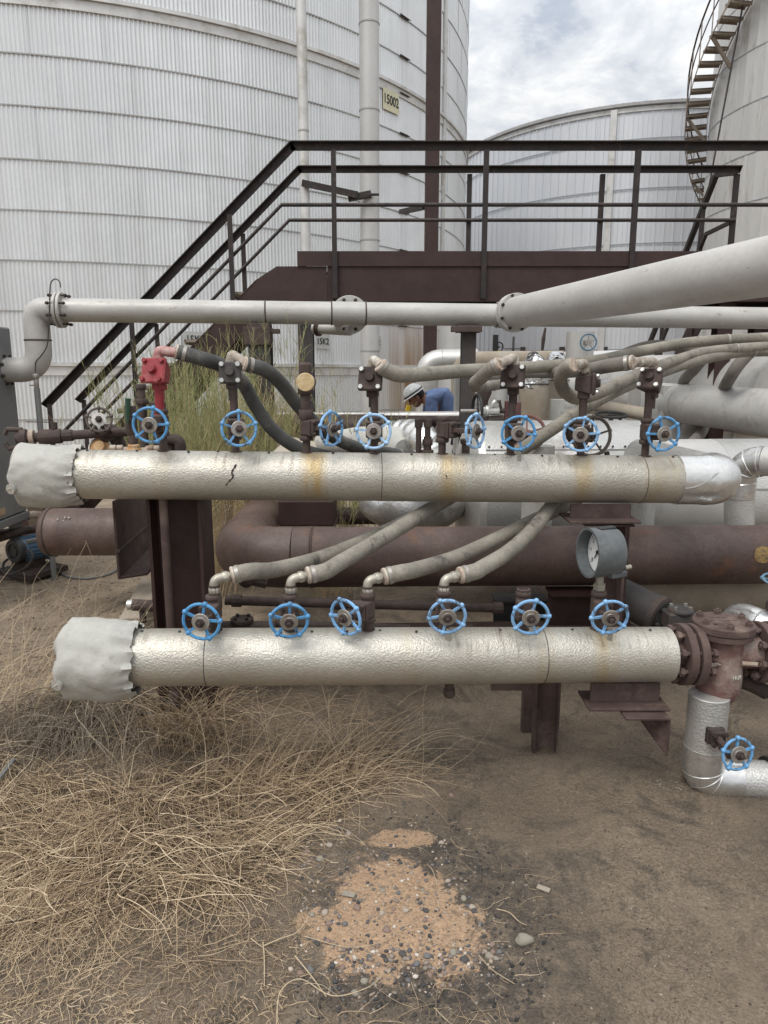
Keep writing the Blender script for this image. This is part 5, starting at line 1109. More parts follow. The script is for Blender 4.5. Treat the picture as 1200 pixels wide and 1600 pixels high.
part(MB().box(p, (.13, .09, .08)).cyl(p+V((0, 0, .03)), p+V((0, 0, .055)), .06, n=8).cyl(p-V((0, 0, .1)), p, .04, n=12), 'body', 'dark_post', t, world=True, bevel=.008)
for k in range(4): a = R(45+90*k); part(MB().hexb(p+V((.045*math.cos(a), .035*math.sin(a), .05)), p+V((.045*math.cos(a), .035*math.sin(a), .066)), .009), 'bolt', 'zinc_disc', t, world=True)
t = thing('shiny_elbow', 'shiny bent aluminium elbow cover above the right-hand flange', 'pipe', U(1165, 985, 3.0)); pth = round_path([U(1135, 1010, 3.05), U(1150, 962, 3.15), U(1180, 972, 3.0), U(1215, 990, 2.95)], .12, 8); part(MB().tube(pth, .068, 28), 'elbow_cover', 'alu_bright', t, world=True); part(MB().torus(pth[-5], pth[-4]-pth[-6], .0685, .003, 32, 5), 'seam_ring', 'tank_seam', t, world=True)
t = thing('globe_valve', 'edge-on dull blue wheel just entering the photo at the right, below the brown pipe', 'valve', U(1212, 906, 3.0)); W = Matrix.Rotation(R(-75), 4, 'X'); wheel_parts(t, mat('dull_blue', (0.10, 0.22, 0.34), (0.16, 0.26, 0.33), 30, .6), .052, .0052, V((0, 0, 0)), 0, parent_T=W); part(MB().cyl((0, 0, 0), (0, 0, -.14), .009, n=8).cyl((0, 0, -.1), (0, 0, -.2), .03, n=8), 'stem', 'rust_dark', t)
t = thing('puddle_ring', 'small pale crusted ring left on the mud below the silver elbow', 'stain', G(1045, 1232)); 
mb = MB(); c = G(1045, 1232); rr = random.Random(2)
for k in range(26): a = rr.uniform(0, 6.28); r_ = rr.uniform(.02, .05); q = V((c.x+r_*math.cos(a), c.y+r_*math.sin(a), gh(c.x, c.y)+.003)); mb.sphere(q, rr.uniform(.002, .004), 6, 4, (1.3, 1.3, .25))
part(mb, 'crust', 'concrete', t, world=True, kind='stuff')
# ============================================================ INSULATED PIPES AND VESSELS BEHIND THE HEADERS
def run(name, label, pts, r, m, rad=0.3, seams=(), n=36, cat='pipe', sm='tank_seam', caps=True, bends=True):
    P = [U(*q) if len(q) == 3 and not isinstance(q, V) else q for q in pts]
    t = thing(name, label, cat, P[0]); p = round_path(P, rad, 8); part(MB().tube(p, r, n, caps=caps), 'jacket', m, t, world=True)
    for f in seams:
        a, b = P[int(f)], P[int(f)+1]; c = a+(b-a)*(f-int(f)); part(MB().torus(c, b-a, r+.0005, 0.0035, n, 5), 'seam_ring', sm, t, world=True)
    return t
run('insulated_pipe', 'pale insulated pipe sloping down to the right edge, above the end of the upper header', [(880, 612, 8.8), (1240, 648, 5.1)], 0.172, 'jacket_grey', seams=(0.25, 0.66), n=48)
run('insulated_vessel', 'very wide grey insulated pipe behind the sloping one, with hoses draped over it', [(880, 601, 11.5), (1240, 618, 6.4)], 0.40, 'jacket_grey', seams=(0.45, 0.8), n=56)
# lying vessel right behind the upper header
va, vb = V((0.62, 4.80, 0.80)), V((1.72, 4.84, 0.80))
t = thing('lying_vessel', 'large horizontal insulated vessel with dull aluminium cladding directly behind the upper header', 'vessel', (va+vb)/2)
dv = (vb-va).normalized(); L_ = (vb-va).length
for i in range(3):
    part(MB().cyl(va+dv*(L_*i/3-(.01 if i else 0)), va+dv*L_*(i+1)/3, 0.49+(0.0015 if i % 2 else 0), n=64), 'cladding', 'alu_dull' if i % 2 else 'stucco_alu', t, world=True)
part(MB().lathe(va+dv*.002, -dv, [(0, .492), (.04, .475), (.08, .41), (.11, .30), (.13, .18), (.14, .02)], 56), 'end_cap', 'alu_dull', t, world=True)
for zz_ in (0.33, 0.12):
    part(MB().beam(va+V((.02, -math.sqrt(.4915**2-zz_**2), zz_)), vb+V((0, -math.sqrt(.4915**2-zz_**2), zz_)), Rprof(.004, .012)), 'cladding_seam', 'tank_seam', t, world=True)
for k in range(14):
    f = (k+.5)/14; z_ = .33; c = va+(vb-va)*f+V((0, -math.sqrt(.4925**2-(z_+.02)**2), z_+.02)); part(MB().hexb(c, c-V((0, .006, -.002)), .007), 'screw', 'dark_post', t, world=True)
va, vb = V((1.74, 4.86, 0.78)), V((3.3, 4.92, 0.78)); t = thing('lying_vessel', 'smaller horizontal clad vessel behind the rounded right end of the upper header', 'vessel', (va+vb)/2); dv = (vb-va).normalized(); L_ = (vb-va).length
for i in range(3): part(MB().cyl(va+dv*(L_*i/3-(.01 if i else 0)), va+dv*L_*(i+1)/3, 0.38+(0.0015 if i % 2 else 0), n=64), 'cladding', 'stucco_alu' if i % 2 else 'jacket_grey', t, world=True)
part(MB().beam(va+V((.02, -.372, .09)), vb+V((0, -.372, .09)), Rprof(.006, .012)), 'cladding_seam', 'tank_seam', t, world=True)
# crumpled silver dome left of it and below the header
c = U(645, 790, 4.6); t = thing('patched_dome', 'blotchy silver insulated dome below the middle of the upper header', 'vessel', c)
mb = MB(); mb.sphere(c+V((0, 0, .04)), 0.36, 44, 26, (1.0, .8, .62)); mb.v = [p+V((1, 1, 1))*0.012*noise.noise(p*7) for p in mb.v]
part(mb, 'cladding', mat('patchy_alu', (0.66, 0.66, 0.65), (0.50, 0.49, 0.47), 5, 0.4, 0.7, 0.4, 14, c3=(0.82, 0.83, 0.84), s3=4, t3=(0.52, 0.58), bdist=.02), t, world=True)
# ribbed flexible elbow with taped cone
t = thing('ribbed_elbow', 'ribbed shiny foil elbow joining a pale taped cone, left of the small looped rusty pipes', 'pipe', U(650, 690, 4.3))
p = smooth_path([U(*q) for q in ((612, 683, 4.6), (640, 680, 4.5), (660, 688, 4.35), (672, 706, 4.3), (674, 730, 4.3))], 9)
part(MB().tube(p, [0.095+0.010*(0.5+0.5*math.sin(i*1.45)) for i in range(len(p))], 26), 'ribbed_sleeve', 'alu_bright', t, world=True)
part(MB().tube([U(500, 694, 4.9), U(560, 690, 4.75), U(620, 700, 4.45), U(632, 704, 4.35)], [.07, .10, .135, .07], 26), 'taped_cone', 'canvas', t, world=True)
part(MB().lathe(U(672, 700, 4.25), (0, 0, -1), [(0, .06), (.03, .11), (.14, .125), (.25, .12)], 24), 'lagging', 'canvas', t, world=True)
# far horizontal with elbow down (behind the worker) and its larger neighbour
run('insulated_pipe', 'silver insulated pipe with an elbow turning down behind the stooping worker', [(667, 660, 9.6), (667, 564, 9.6), (745, 563, 9.6)], 0.15, 'alu_dull', 0.2, seams=(1.3, 1.7))
run('insulated_pipe', 'wider dusty insulated pipe behind the dark support, ending at the foil covered tops', [(722, 640, 8.8), (722, 567, 8.8), (880, 566, 8.6)], 0.135, 'canvas_tan', 0.16, seams=(1.4,))
p = U(716, 640, 7.9); t = thing('insulated_riser', 'slim pale vertical pipe just right of the stooping worker', 'pipe', (p.x, p.y, 0)); part(MB().cyl((p.x, p.y, 0.5), (p.x, p.y, U(716, 590, 7.9).z), .052, n=20), 'jacket', 'white_pipe', t, world=True)
run('insulated_pipe', 'pale pipe lying level in front of the stooping worker', [(430, 652, 6.6), (765, 650, 6.5)], 0.045, 'alu_dull', n=24)
run('brown_line', 'fat dark brown pipe lying level below the pale one in front of the worker', [(410, 668, 6.2), (600, 668, 6.15)], 0.115, 'brown_pipe', n=32)
run('brown_line', 'dark steel beam-like line running level to the right of the brown pipe', [(600, 657, 6.3), (800, 659, 6.2)], 0.045, 'primer_beam', n=16)
run('brown_line', 'pinkish brown pipe lying behind the bushes at the left', [(300, 684, 5.6), (440, 676, 5.9)], 0.085, 'brown_pipe', n=28)
t = thing('pale_cover', 'pale sheet cover leaning behind the two black hoses', 'cover', U(430, 695, 4.4)); part(MB().add([U(420, 712, 4.2), U(452, 682, 4.6), U(492, 690, 4.6), U(498, 714, 4.2), U(420, 740, 4.2), U(498, 740, 4.2)], [(0, 1, 2, 3), (4, 0, 3, 5)]), 'sheet', 'canvas_tan', t, world=True)
# canvas wrapped valves with foil tops
def wrapped(label, px, py_top, py_bot, d, r, m, foil=True, fd=0):
    p = U(px, py_top, d); zt = p.z; zb = max(0.2, U(px, py_bot, d).z-.3); t = thing('wrapped_valve', label, 'valve', (p.x, p.y, zb))
    mb = MB(); vs = []; n = 40; rows = 18
    for i in range(rows+1):
        z = zb+(zt-zb)*i/rows
        for k in range(n):
            a = 2*math.pi*k/n; q = r*(1+.05*noise.noise(V((math.cos(a)*2+px, math.sin(a)*2, z*4)))+.02*math.sin(a*9+z*6)); vs.append((p.x+q*math.cos(a), p.y+q*math.sin(a), z))
    fs = [(i*n+k, i*n+(k+1) % n, (i+1)*n+(k+1) % n, (i+1)*n+k) for i in range(rows) for k in range(n)]+[tuple(range(rows*n, rows*n+n))]
    part(mb.add(vs, fs), 'canvas_wrap', m, t, world=True, ang=50)
    if foil:
        mb = MB(); mb.sphere(V((p.x, p.y, zt+0.02)), r*0.97, 30, 18, (1, 1, 2.1)); mb.v = [q+V((.02*noise.noise(q*14), .02*noise.noise(q*14+V((5, 0, 0))), .02*noise.noise(q*14+V((0, 7, 0))))) for q in mb.v]
        part(mb, 'foil_top', 'foil', t, world=True, ang=40)
        part(MB().torus(V((p.x, p.y, zt+0.0)), (0, 0, 1), r*1.0, .006, 30, 6), 'strap', 'dark_post', t, world=True)
    return t
wrapped('canvas wrapped valve with crumpled foil top, nearer one right of the white-bolted trap', 834, 600, 680, 6.8, .135, 'canvas_tan')
wrapped('canvas wrapped valve with crumpled foil top, behind the loop of hose', 868, 594, 680, 7.6, .14, 'canvas_tan')
wrapped('low pale canvas wrapped valve without foil, left of the large dark handwheel', 880, 624, 700, 5.9, .105, 'canvas', foil=False)
wrapped('low pale canvas bundle just above the upper header, right of its fifth riser', 843, 696, 740, 3.95, .085, 'canvas', foil=False)
run('insulated_pipe', 'dusty salmon-coloured pipe below the sloping insulated pipe, left of the last riser', [(930, 633, 6.4), (1012, 648, 6.0)], .055, 'canvas_tan')
run('insulated_pipe', 'thin white insulated pipe seen in the gap behind the fifth and sixth risers', [(880, 562, 12.5), (1000, 558, 12.5)], .13, 'white_pipe')
p = U(905, 560, 12.0); t = thing('insulated_riser', 'embossed silver vertical pipe behind the distant blue wheel', 'pipe', (p.x, p.y, 0)); part(MB().cyl((p.x, p.y, 0), (p.x, p.y, U(905, 519, 12).z), .225, n=32), 'jacket', 'stucco_alu', t, world=True)
W = U(918, 535, 11.6); t = thing('gate_valve', 'distant dark blue wheel valve on the embossed riser, seen below the long painted pipe', 'valve', W); wheel_parts(t, mat('faded_blue', (0.06, 0.13, 0.20), (0.09, 0.17, 0.24), 20, 0.6), .125, .013, V((0, -.05, 0)), 0, 'zinc_disc', hub=False); part(MB().cyl((0, -.07, 0), (0, .1, 0), .05, n=16), 'stem', 'zinc_disc', t)
# vertical silver pipe and elbow at the far right
pth = [V((U(1157, 900, 4.15).x, 4.15, 0.3)), V((U(1157, 720, 4.15).x, 4.15, U(1157, 720, 4.15).z)), V((U(1240, 722, 3.95).x, 3.95, U(1240, 722, 3.95).z))]
t = thing('insulated_elbow', 'smooth silver elbow on an embossed upright pipe beside the round end of the upper header', 'pipe', pth[0])
p = round_path(pth, .13, 12); part(MB().cyl(p[0], p[1]-V((0, 0, .07)), .083, n=36), 'jacket', 'stucco_alu', t, world=True); part(MB().tube([p[1]-V((0, 0, .09))]+p[1:-1], .087, 36), 'elbow_cover', 'alu_bright', t, world=True); part(MB().cyl(p[-2], p[-1], .084, n=36), 'jacket', 'jacket_grey', t, world=True)
for i in (1, 5, 9, 12): part(MB().torus(p[i], p[i+1]-p[i-1] if i < len(p)-1 else p[i]-p[i-1], .088, .0035, 36, 5), 'seam_ring', 'alu_bright', t, world=True)
p = U(1003, 810, 4.2); t = thing('insulated_riser', 'embossed silver vertical pipe under the right saddle, left of the elbowed one', 'pipe', (p.x, p.y, .3)); part(MB().cyl((p.x, p.y, .3), (p.x, p.y, .98), .070, n=32), 'jacket', 'stucco_alu', t, world=True)
# equipment box and posts behind
t = thing('equipment_cladding', 'weathered upright metal cladding box between the draped hose and the sloping pipe', 'box', U(1050, 700, 6.6)); a_, b_ = U(985, 690, 6.7), U(1085, 690, 6.5)
for i in range(3):
    c = a_+(b_-a_)*((i+.5)/3); part(MB().box((c.x, c.y, .85), ((b_-a_).length/3-.006, .35, 1.3)), 'panel', 'jacket_grey' if i < 2 else 'alu_dull', t, world=True, bevel=.004)
p = U(1092, 700, 6.3); single(MB().box((p.x, p.y, .8), (.055, .05, 1.3)), 'wooden_post', 'wood_plank', 'weathered wooden post right of the weathered cladding box', 'post', bevel=.003)
t = thing('stacked_cladding', 'pale clad duct with level seams at the right edge, behind the silver elbow', 'duct', U(1160, 690, 7.0))
for i in range(3): z = .55+.24*i; part(MB().box((5.0, 7.2, z), (3.2, .5, .232)), 'panel', 'alu_dull', t, world=True, bevel=.01)
# dark wheels behind the header
p = U(925, 682, 3.45); t = thing('hand_valve', 'large dark spoked handwheel half hidden behind a blue wheel', 'valve', p, (0, 0, R(8))); wheel_parts(t, 'old_wheel', .093, .0088, V((0, 0, 0)), 0, hub=False, spokes=5); part(MB().cyl((0, -.02, 0), (0, .16, 0), .011, n=10).box((0, .1, 0), (.07, .08, .07)).cyl((0, .14, 0), (0, .19, 0), .06, n=14), 'yoke', 'rust_dark', t, bevel=.003)
part(MB().tube([(.09, .02, -.08), (.10, .03, -.12), (.13, .05, -.14)], .014, 8), 'chain_hook', 'rust_dark', t)
p = U(955, 648, 5.2); t = thing('hand_valve', 'flat lying dark handwheel behind the last two risers', 'valve', p); wheel_parts(t, 'ink_black', .105, .011, V((0, 0, 0)), 0, hub=False, spokes=4, parent_T=Matrix.Rotation(R(-82), 4, 'X')); part(MB().cyl((0, 0, -.5), (0, 0, 0), .018, n=8), 'stem', 'rust_dark', t)
p = U(823, 676, 3.9); t = thing('hand_valve', 'big worn red-brown handwheel partly hidden behind a blue wheel and two hoses', 'valve', p, (0, 0, R(-10))); wheel_parts(t, mat('worn_red', (0.16, 0.07, 0.06), (0.22, 0.11, 0.10), 20, 0.7), .098, .0095, V((0, 0, 0)), 0, hub=False, spokes=5, knobs=False, parent_T=Matrix.Rotation(R(-25), 4, 'X')); part(MB().cyl((0, 0, 0), (0, .2, -.05), .014, n=8).cyl((0, .12, -.04), (0, .3, -.06), .05, n=12), 'stem', 'rust_dark', t)
p = U(774, 540, 10.5)
t = thing('hand_valve', 'tiny distant black wheel valve above the dusty pipe, right of the support post', 'valve', p); wheel_parts(t, 'ink_black', .07, .010, V((.04, 0, -.02)), 0, hub=False, spokes=4, knobs=False); part(MB().box((0, 0, 0), (.07, .07, .3)).box((.0, 0, -.2), (.36, .1, .02)), 'body', 'ink_black', t); part(MB().box((.06, -.02, -.12), (.08, .05, .09)), 'lug', 'yellow_plastic', t)
p = U(802, 545, 10.5); t = thing('tee_handle', 'thin upright rod with a flat plate above the dusty pipe', 'handle', p); part(MB().cyl((0, 0, -.22), (0, 0, .17), .016, n=8).box((0, 0, -.0), (.24, .1, .012)), 'rod', 'dark_post', t)
p = U(849, 532, 9.5); t = thing('lever', 'thin rusty upright lever left of the embossed riser', 'handle', p); part(MB().tube([(-.01, 0, -.15), (0, 0, .02), (.02, 0, .16)], [.018, .026, .012], 8), 'rod', 'rust_dark', t)
# instrument cluster right of the post
p = U(752, 642, 5.2); t = thing('instrument_valve', 'edge-on black handwheel with a pale stem and white fittings, right of the dark post', 'valve', p)
part(MB().cyl(p+V((-.15, 0, 0)), p+V((-.03, 0, 0)), .013, n=10), 'stem', 'zinc_disc', t, world=True); W = Matrix.Translation((-.03, 0, 0)) @ Matrix.Rotation(R(-80), 4, 'Z'); wheel_parts(t, 'ink_black', .115, .012, V((0, 0, 0)), 0, hub=False, spokes=3, parent_T=W)
part(MB().cyl(p+V((0, 0, 0)), p+V((.13, 0, 0)), .030, n=10).cyl(p+V((.03, 0, 0)), p+V((.055, 0, 0)), .042, n=8).cyl(p+V((.0, 0, -.09)), p+V((.05, 0, -.09)), .02, n=8).cyl(p+V((.06, -.01, .02)), p+V((.1, -.02, .075)), .018, n=6), 'fitting', 'bolt_zinc', t, world=True, bevel=.003)
part(MB().cyl(p+V((.05, 0, -.07)), p+V((.16, 0, -.06)), .03, n=8).tube([p+V((.08, 0, .06)), p+V((.13, -.01, .07)), p+V((.14, 0, .02))], .012, 6).cyl(p+V((.12, 0, 0)), p+V((.22, 0, 0)), .018, n=8), 'gland', 'rust_dark', t, world=True)
part(MB().cyl(p+V((.2, 0, -.12)), p+V((.2, 0, .07)), .033, n=10).cyl(p+V((.245, 0, -.10)), p+V((.245, 0, .06)), .045, n=6), 'flange', mat('iron_red', (0.08, 0.03, 0.028), (0.12, 0.05, 0.045), 12, .7), t, world=True, bevel=.003)
for k, (px, py) in enumerate(((790, 622), (760, 623))): pass
p = U(757, 620, 5.4); t = thing('wall_fitting', 'small rusty bulb-shaped fitting under the bent hose', 'pipe fitting', p); part(MB().lathe(p+V((0, 0, .08)), (0, 0, -1), [(0, .045), (.05, .055), (.11, .03), (.22, .016)], 14), 'body', 'rust_brown', t, world=True)
run('insulated_riser', 'dull grey vertical pipe behind the instrument fittings', [(777, 700, 6.6), (777, 598, 6.6)], .085, 'alu_dull')
# small looped rusty pipes on the header
b = at_x(UL, UR_, 660)+V((0, .12, RH-.02)); z = lambda py: U(660, py, b.y).z
t = thing('looped_nipples', 'small looped pair of rusty pipes with a union, right of the ribbed foil elbow', 'pipe fitting', b)
xa_, xb2 = U(654, 690, b.y).x, U(668, 690, b.y).x
part(MB().tube(round_path([V((xa_, b.y, b.z-.1)), V((xa_, b.y, z(656))), V((xb2, b.y, z(655))), V((xb2, b.y, b.z-.1))], .02, 5), .013, 12), 'bent_pipe', 'rust_brown', t, world=True)
part(MB().cyl((xa_, b.y, z(668)), (xa_, b.y, z(655)), .018, n=10).cyl((xb2, b.y, z(668)), (xb2, b.y, z(655)), .018, n=10), 'elbow_bead', 'rust_brown', t, world=True, bevel=.002)
part(MB().hexb((xb2, b.y, z(696)), (xb2, b.y, z(686)), .024).cyl((xb2, b.y, z(705)), (xb2, b.y, z(682)), .018, n=10).cyl((xb2, b.y, z(714)), (xb2, b.y, z(703)), .028, n=8), 'union', 'rust_brown', t, world=True, bevel=.002)
b = at_x(UL, UR_, 728)+V((0, .03, RH-.004)); part_ = thing('square_plug', 'short rusty square-headed plug between two blue wheels on the upper header', 'pipe fitting', b); part(MB().box((0, 0, .03), (.032, .032, .06)).box((0, 0, .055), (.046, .046, .022)), 'plug', 'rust_brown', part_, bevel=.003)
b = at_x(UL, UR_, 690); t = thing('open_riser', 'short open rusty pipe end above the valve body beside the long-yoked blue wheel', 'pipe fitting', V((b.x, b.y, U(690, 668, b.y).z))); part(MB().lathe((0, 0, -.02), (0, 0, 1), [(0, .027), (.055, .027), (.055, .019), (.03, .018)], 14, caps=False), 'collar', 'rust_dark', t)
b = at_x(UL, UR_, 712)+V((0, -.03, RH-.01)); part_ = thing('dangling_tag', 'narrow pale metal strip hanging under the long yoke on the upper header', 'tag', b); part(MB().box((0, 0, .055), (.008, .002, .11), (0, R(3), 0)), 'strip', 'bolt_zinc', part_)
for px, d0, lab in ((806, .02, 'bent pale sheet tag on the upper header below the wheel right of the dark support'), (943, .0, 'pointed sheet tag hanging beside the gauge riser on the lower header'), (698, .0, 'pointed sheet tag under the fourth wheel of the lower header')):
    a_, b_ = (UL, UR_) if px == 806 else (LL, LR); b = at_x(a_, b_, px)+V((0, -.06, RH*.80)); part_ = thing('sheet_tag', lab, 'tag', b)
    part(MB().add([(-.009, 0, .045), (.009, 0, .045), (.009, -.004, -.01), (.0, -.012, -.035), (-.009, -.004, -.01), (-.009, .0015, .045), (.009, .0015, .045), (.009, -.0025, -.01), (.0, -.0105, -.035), (-.009, -.0025, -.01)], [(0, 1, 2, 3, 4), (9, 8, 7, 6, 5)]), 'strip', 'galvanised', part_)

# ============================================================ LEFT SIDE
# grey cabinet
t = thing('steel_cabinet', 'large grey painted steel cabinet on legs at the left edge of the photo', 'cabinet', (-2.62, 4.9, 0))
x1 = U(29, 650, 5.6).x; zt_ = U(29, 512, 5.6).z; zb_ = U(32, 797, 5.6).z
part(MB().box((x1-.45, 5.0, (zt_+zb_)/2), (.9, 1.2, zt_-zb_)), 'body', 'cabinet_grey', t, world=True, bevel=.01)
part(MB().box((x1-.45, 5.0, zb_-.035), (.92, 1.22, .06)), 'base_rail', 'cabinet_grey', t, world=True, bevel=.004)
for yy in (4.9, 5.5): part(MB().box((x1-.06, yy, (zb_-.06)/2), (.07, .07, zb_-.05)), 'leg', 'cabinet_grey', t, world=True)
c = U(6, 800, 4.63); part(MB().box((x1+.002, 5.15, zb_+.06), (.004, .22, .05)), 'label_plate', mat('label_brown', (0.42, 0.30, 0.2), (0.36, 0.26, 0.18), 20, .7), t, world=True)
mb = MB(); mb.box((x1-.12, 5.35, zt_+.03), (.3, .02, .12)).cyl((x1-.06, 5.338, zt_+.05), (x1-.06, 5.33, zt_+.05), .022, n=16); part(mb, 'top_bracket', 'zinc_disc', t, world=True)
p = U(58, 835, 6.2); single(MB().box((p.x, p.y, .35), (.09, .09, .75)), 'steel_post', 'wood_plank', 'slim brown post standing behind the blue pump', 'post', bevel=.003)
# pump motor
t = thing('pump_motor', 'small blue and black electric pump on the ground at the left edge', 'pump', U(24, 861, 5.4))
K = 1.19; cw = U(24, 861, 5.4); pump = t; c = V((0, 0, 0)); ax = V((-.45, -.85, 0)).normalized(); rm = .082
part(MB().lathe(c-ax*.03, ax, [(0, rm*.97), (.04, rm), (.048, rm*.93), (.048, rm*.62), (.040, rm*.58), (.040, rm*.42), (.046, rm*.4), (.046, .004)], 36, caps=False), 'fan_cover', 'black_plastic', t)
part(MB().cyl(c-ax*.02, c-ax*.22, rm*.93, n=32), 'motor_body', 'motor_blue', t)
mb = MB()
for k in range(20): a = 2*math.pi*k/20; q = ax.to_track_quat('Z', 'Y').to_matrix() @ V((math.cos(a), math.sin(a), 0)); mb.beam(c-ax*.05+q*rm*.93, c-ax*.2+q*rm*.93, Rprof(.005, .018), up=tuple(q))
part(mb, 'cooling_fins', 'motor_blue', t)
part(MB().lathe(c-ax*.2, -ax, [(0, .10), (.03, .11), (.08, .105), (.1, .07)], 28).cyl(c-ax*.25+V((0, 0, .05)), c-ax*.25+V((0, 0, .15)), .04, n=12), 'pump_casing', 'motor_blue', t, bevel=.003)
n_ = (V((.85, -.45, .3))).normalized(); part(MB().box(c-ax*.08+V((.055, -.03, .045)), (.004, .09, .07), (R(0), R(35), R(-28))), 'name_plate', 'pale_sheet', t)
part(MB().tube(smooth_path([c-ax*.25+V((0, 0, .13)), c-ax*.25+V((-.0, 0, .18)), c-ax*.25+V((-.06, -.02, .205)), c-ax*.25+V((-.10, -.03, .20))], 5), .026, 12), 'outlet_elbow', 'pale_fitting', t)
part(MB().box((.05, .10, -.155), (.34, .30, .04), (0, 0, R(-28))), 'base_plate', 'rust_dark', t, bevel=.004)
part(MB().box((.03, .10, -.11), (.1, .18, .06), (0, 0, R(-28))), 'foot', 'rust_dark', t)
pump.scale = (K, K, K)
s0 = cw+(-ax*.25+V((-.10, -.03, .20)))*K; t = thing('suction_hose', 'black hose leaving the pump towards the left edge', 'hose', s0); part(MB().tube(smooth_path([s0, s0+V((-.08, -.03, -.0)), s0+V((-.22, -.08, -.06)), s0+V((-.45, -.12, -.16))], 6), .034, 12), 'hose_run', 'black_plastic', t, world=True)
for k in (.0, .035): q = s0+V((-.012-k, -.004-k*.3, 0)); part(MB().cyl(q, q+V((-.014, -.004, 0)), .037, n=18), 'hose_clamp', 'white_disc', t, world=True)
t = thing('power_cable', 'grey flexible cable looping from the blue pump over the ground', 'cable', G(30, 900))
part(MB().tube(smooth_path([U(42, 861, 5.28), U(48, 862, 5.22), U(51, 868, 5.2), U(48, 878, 5.2), U(38, 888, 5.2), U(24, 895, 5.24), U(12, 897, 5.24), U(5, 892, 5.3), U(6, 880, 5.4), U(12, 874, 5.45)], 6), .010, 8), 'cable_run', 'dark_post', t, world=True)
t = thing('ground_cable', 'thin grey cable lying on the dirt below the capped brown pipe', 'cable', G(90, 890)); pts = [G(*q) for q in ((78, 872), (86, 886), (96, 898), (110, 905), (140, 906), (168, 900), (185, 892))]; part(MB().tube(smooth_path([V((p.x, p.y, gh(p.x, p.y)+.012)) for p in pts], 6), .009, 8), 'cable_run', 'cabinet_grey', t, world=True)
t = thing('junk_pipes', 'muddy lengths of old pipe lying behind the blue pump', 'pipe', G(10, 842)); 
for q in (((-20, 846, 5.3), (38, 828, 5.5)), ((-20, 836, 5.6), (60, 826, 5.9))): part(MB().cyl(U(*q[0]), U(*q[1]), .035, n=12), 'length', 'rust_dark', t, world=True)
t = thing('grey_rod', 'short grey rod poking out of the dry grass at the left edge', 'rod', G(12, 1225)); part(MB().tube([G(-10, 1245)+V((0, 0, .04)), G(24, 1208)+V((0, 0, .06))], .008, 8), 'rod_run', 'cabinet_grey', t, world=True)
# rusty valves and fittings behind the left end of the header
p = U(18, 686, 3.3); q = U(112, 680, 3.35)
t = thing('rusty_line', 'rusty screwed pipe with a claw coupling sticking out left above the canvas cap', 'pipe', p)
dd = (q-p).normalized(); part(MB().cyl(p+dd*.02, q+dd*.25, .022, n=14), 'pipe_run', 'rust_brown', t, world=True)
part(MB().cyl(p+dd*.03, p+dd*.09, .033, n=8).cyl(p+dd*.12, p+dd*.22, .036, n=8).cyl(p+dd*.22, p+dd*.27, .028, n=10).cyl(p+dd*.04, p+dd*.07, .043, n=12), 'coupling', 'rust_brown', t, world=True, bevel=.003)
part(MB().tube([p+dd*.05+V((0, 0, .04)), p+V((-.015, 0, .045)), p+V((-.03, 0, .02))], .012, 8).tube([p+dd*.05-V((0, 0, .04)), p+V((-.015, 0, -.045)), p+V((-.03, 0, -.02))], .012, 8), 'claw', 'rust_brown', t, world=True)
part(MB().cyl(p+dd*.08, p+dd*.1, .037, n=14), 'ring', 'pale_fitting', t, world=True)
part(MB().cyl(p+dd*.19+V((0, 0, .03)), p+dd*.19+V((0, 0, .065)), .016, n=8).beam(p+dd*.19+V((0, 0, .065)), p+dd*.07+V((0, 0, .075)), Rprof(.01, .003)), 'lever', 'rust_dark', t, world=True)
p = U(155, 656, 3.3); t = thing('hand_valve', 'old brown handwheel valve with a white disc in its middle, left of the red trap', 'valve', p, (R(-14), 0, R(14)))
wheel_parts(t, 'old_wheel', .054, .0058, V((0, 0, 0)), 0, 'white_disc', spokes=5)
part(MB().cyl((0, 0, 0), (.03, .15, -.06), .012, n=10), 'stem', 'rust_dark', t)
part(MB().lathe((.015, .08, -.03), (.2, .9, -.35), [(0, .03), (.03, .036), (.032, .05), (.052, .05), (.055, .058), (.085, .058), (.09, .04), (.16, .045)], 16), 'body', 'rust_dark', t, bevel=.002)
part(MB().tube([(-.02, .03, -.03), (-.025, .07, -.05)], .008, 6).tube([(.03, .03, -.03), (.04, .07, -.05)], .008, 6), 'yoke', 'rust_dark', t)
p = U(155, 700, 3.35); t = thing('round_fitting', 'round tan gland fitting peeping above the header beside the canvas cap', 'pipe fitting', p); part(MB().lathe(p+V((0, .03, -.01)), (.1, -1, .5), [(0, .05), (.02, .052), (.022, .03), (.05, .025)], 20), 'gland', 'orange_rust', t, world=True); part(MB().torus(p+V((0, .01, 0)), (.1, -1, .5), .05, .005, 24, 6), 'ring', 'zinc_disc', t, world=True)
b = U(209, 700, 3.12); z = lambda py: U(209, py, 3.12).z; x = b.x; y = b.y
t = thing('lever_valve', 'brown lever valve with a dark green handle standing on a rust-orange union', 'valve', (x, y, z(712)))
part(MB().cyl((x, y, z(714)), (x, y, z(700)), .034, n=6).cyl((x, y, z(704)), (x, y, z(694)), .026, n=10), 'union', 'orange_rust', t, world=True, bevel=.004)
part(MB().cyl((x-.06, y+.01, z(708)), (x+.08, y+.02, z(707)), .022, n=10).cyl((x+.045, y+.02, z(707)), (x+.07, y+.02, z(707)), .028, n=8).cyl((x-.05, y+.01, z(708)), (x-.03, y+.01, z(708)), .027, n=8), 'side_fitting', 'pale_fitting', t, world=True, bevel=.003)
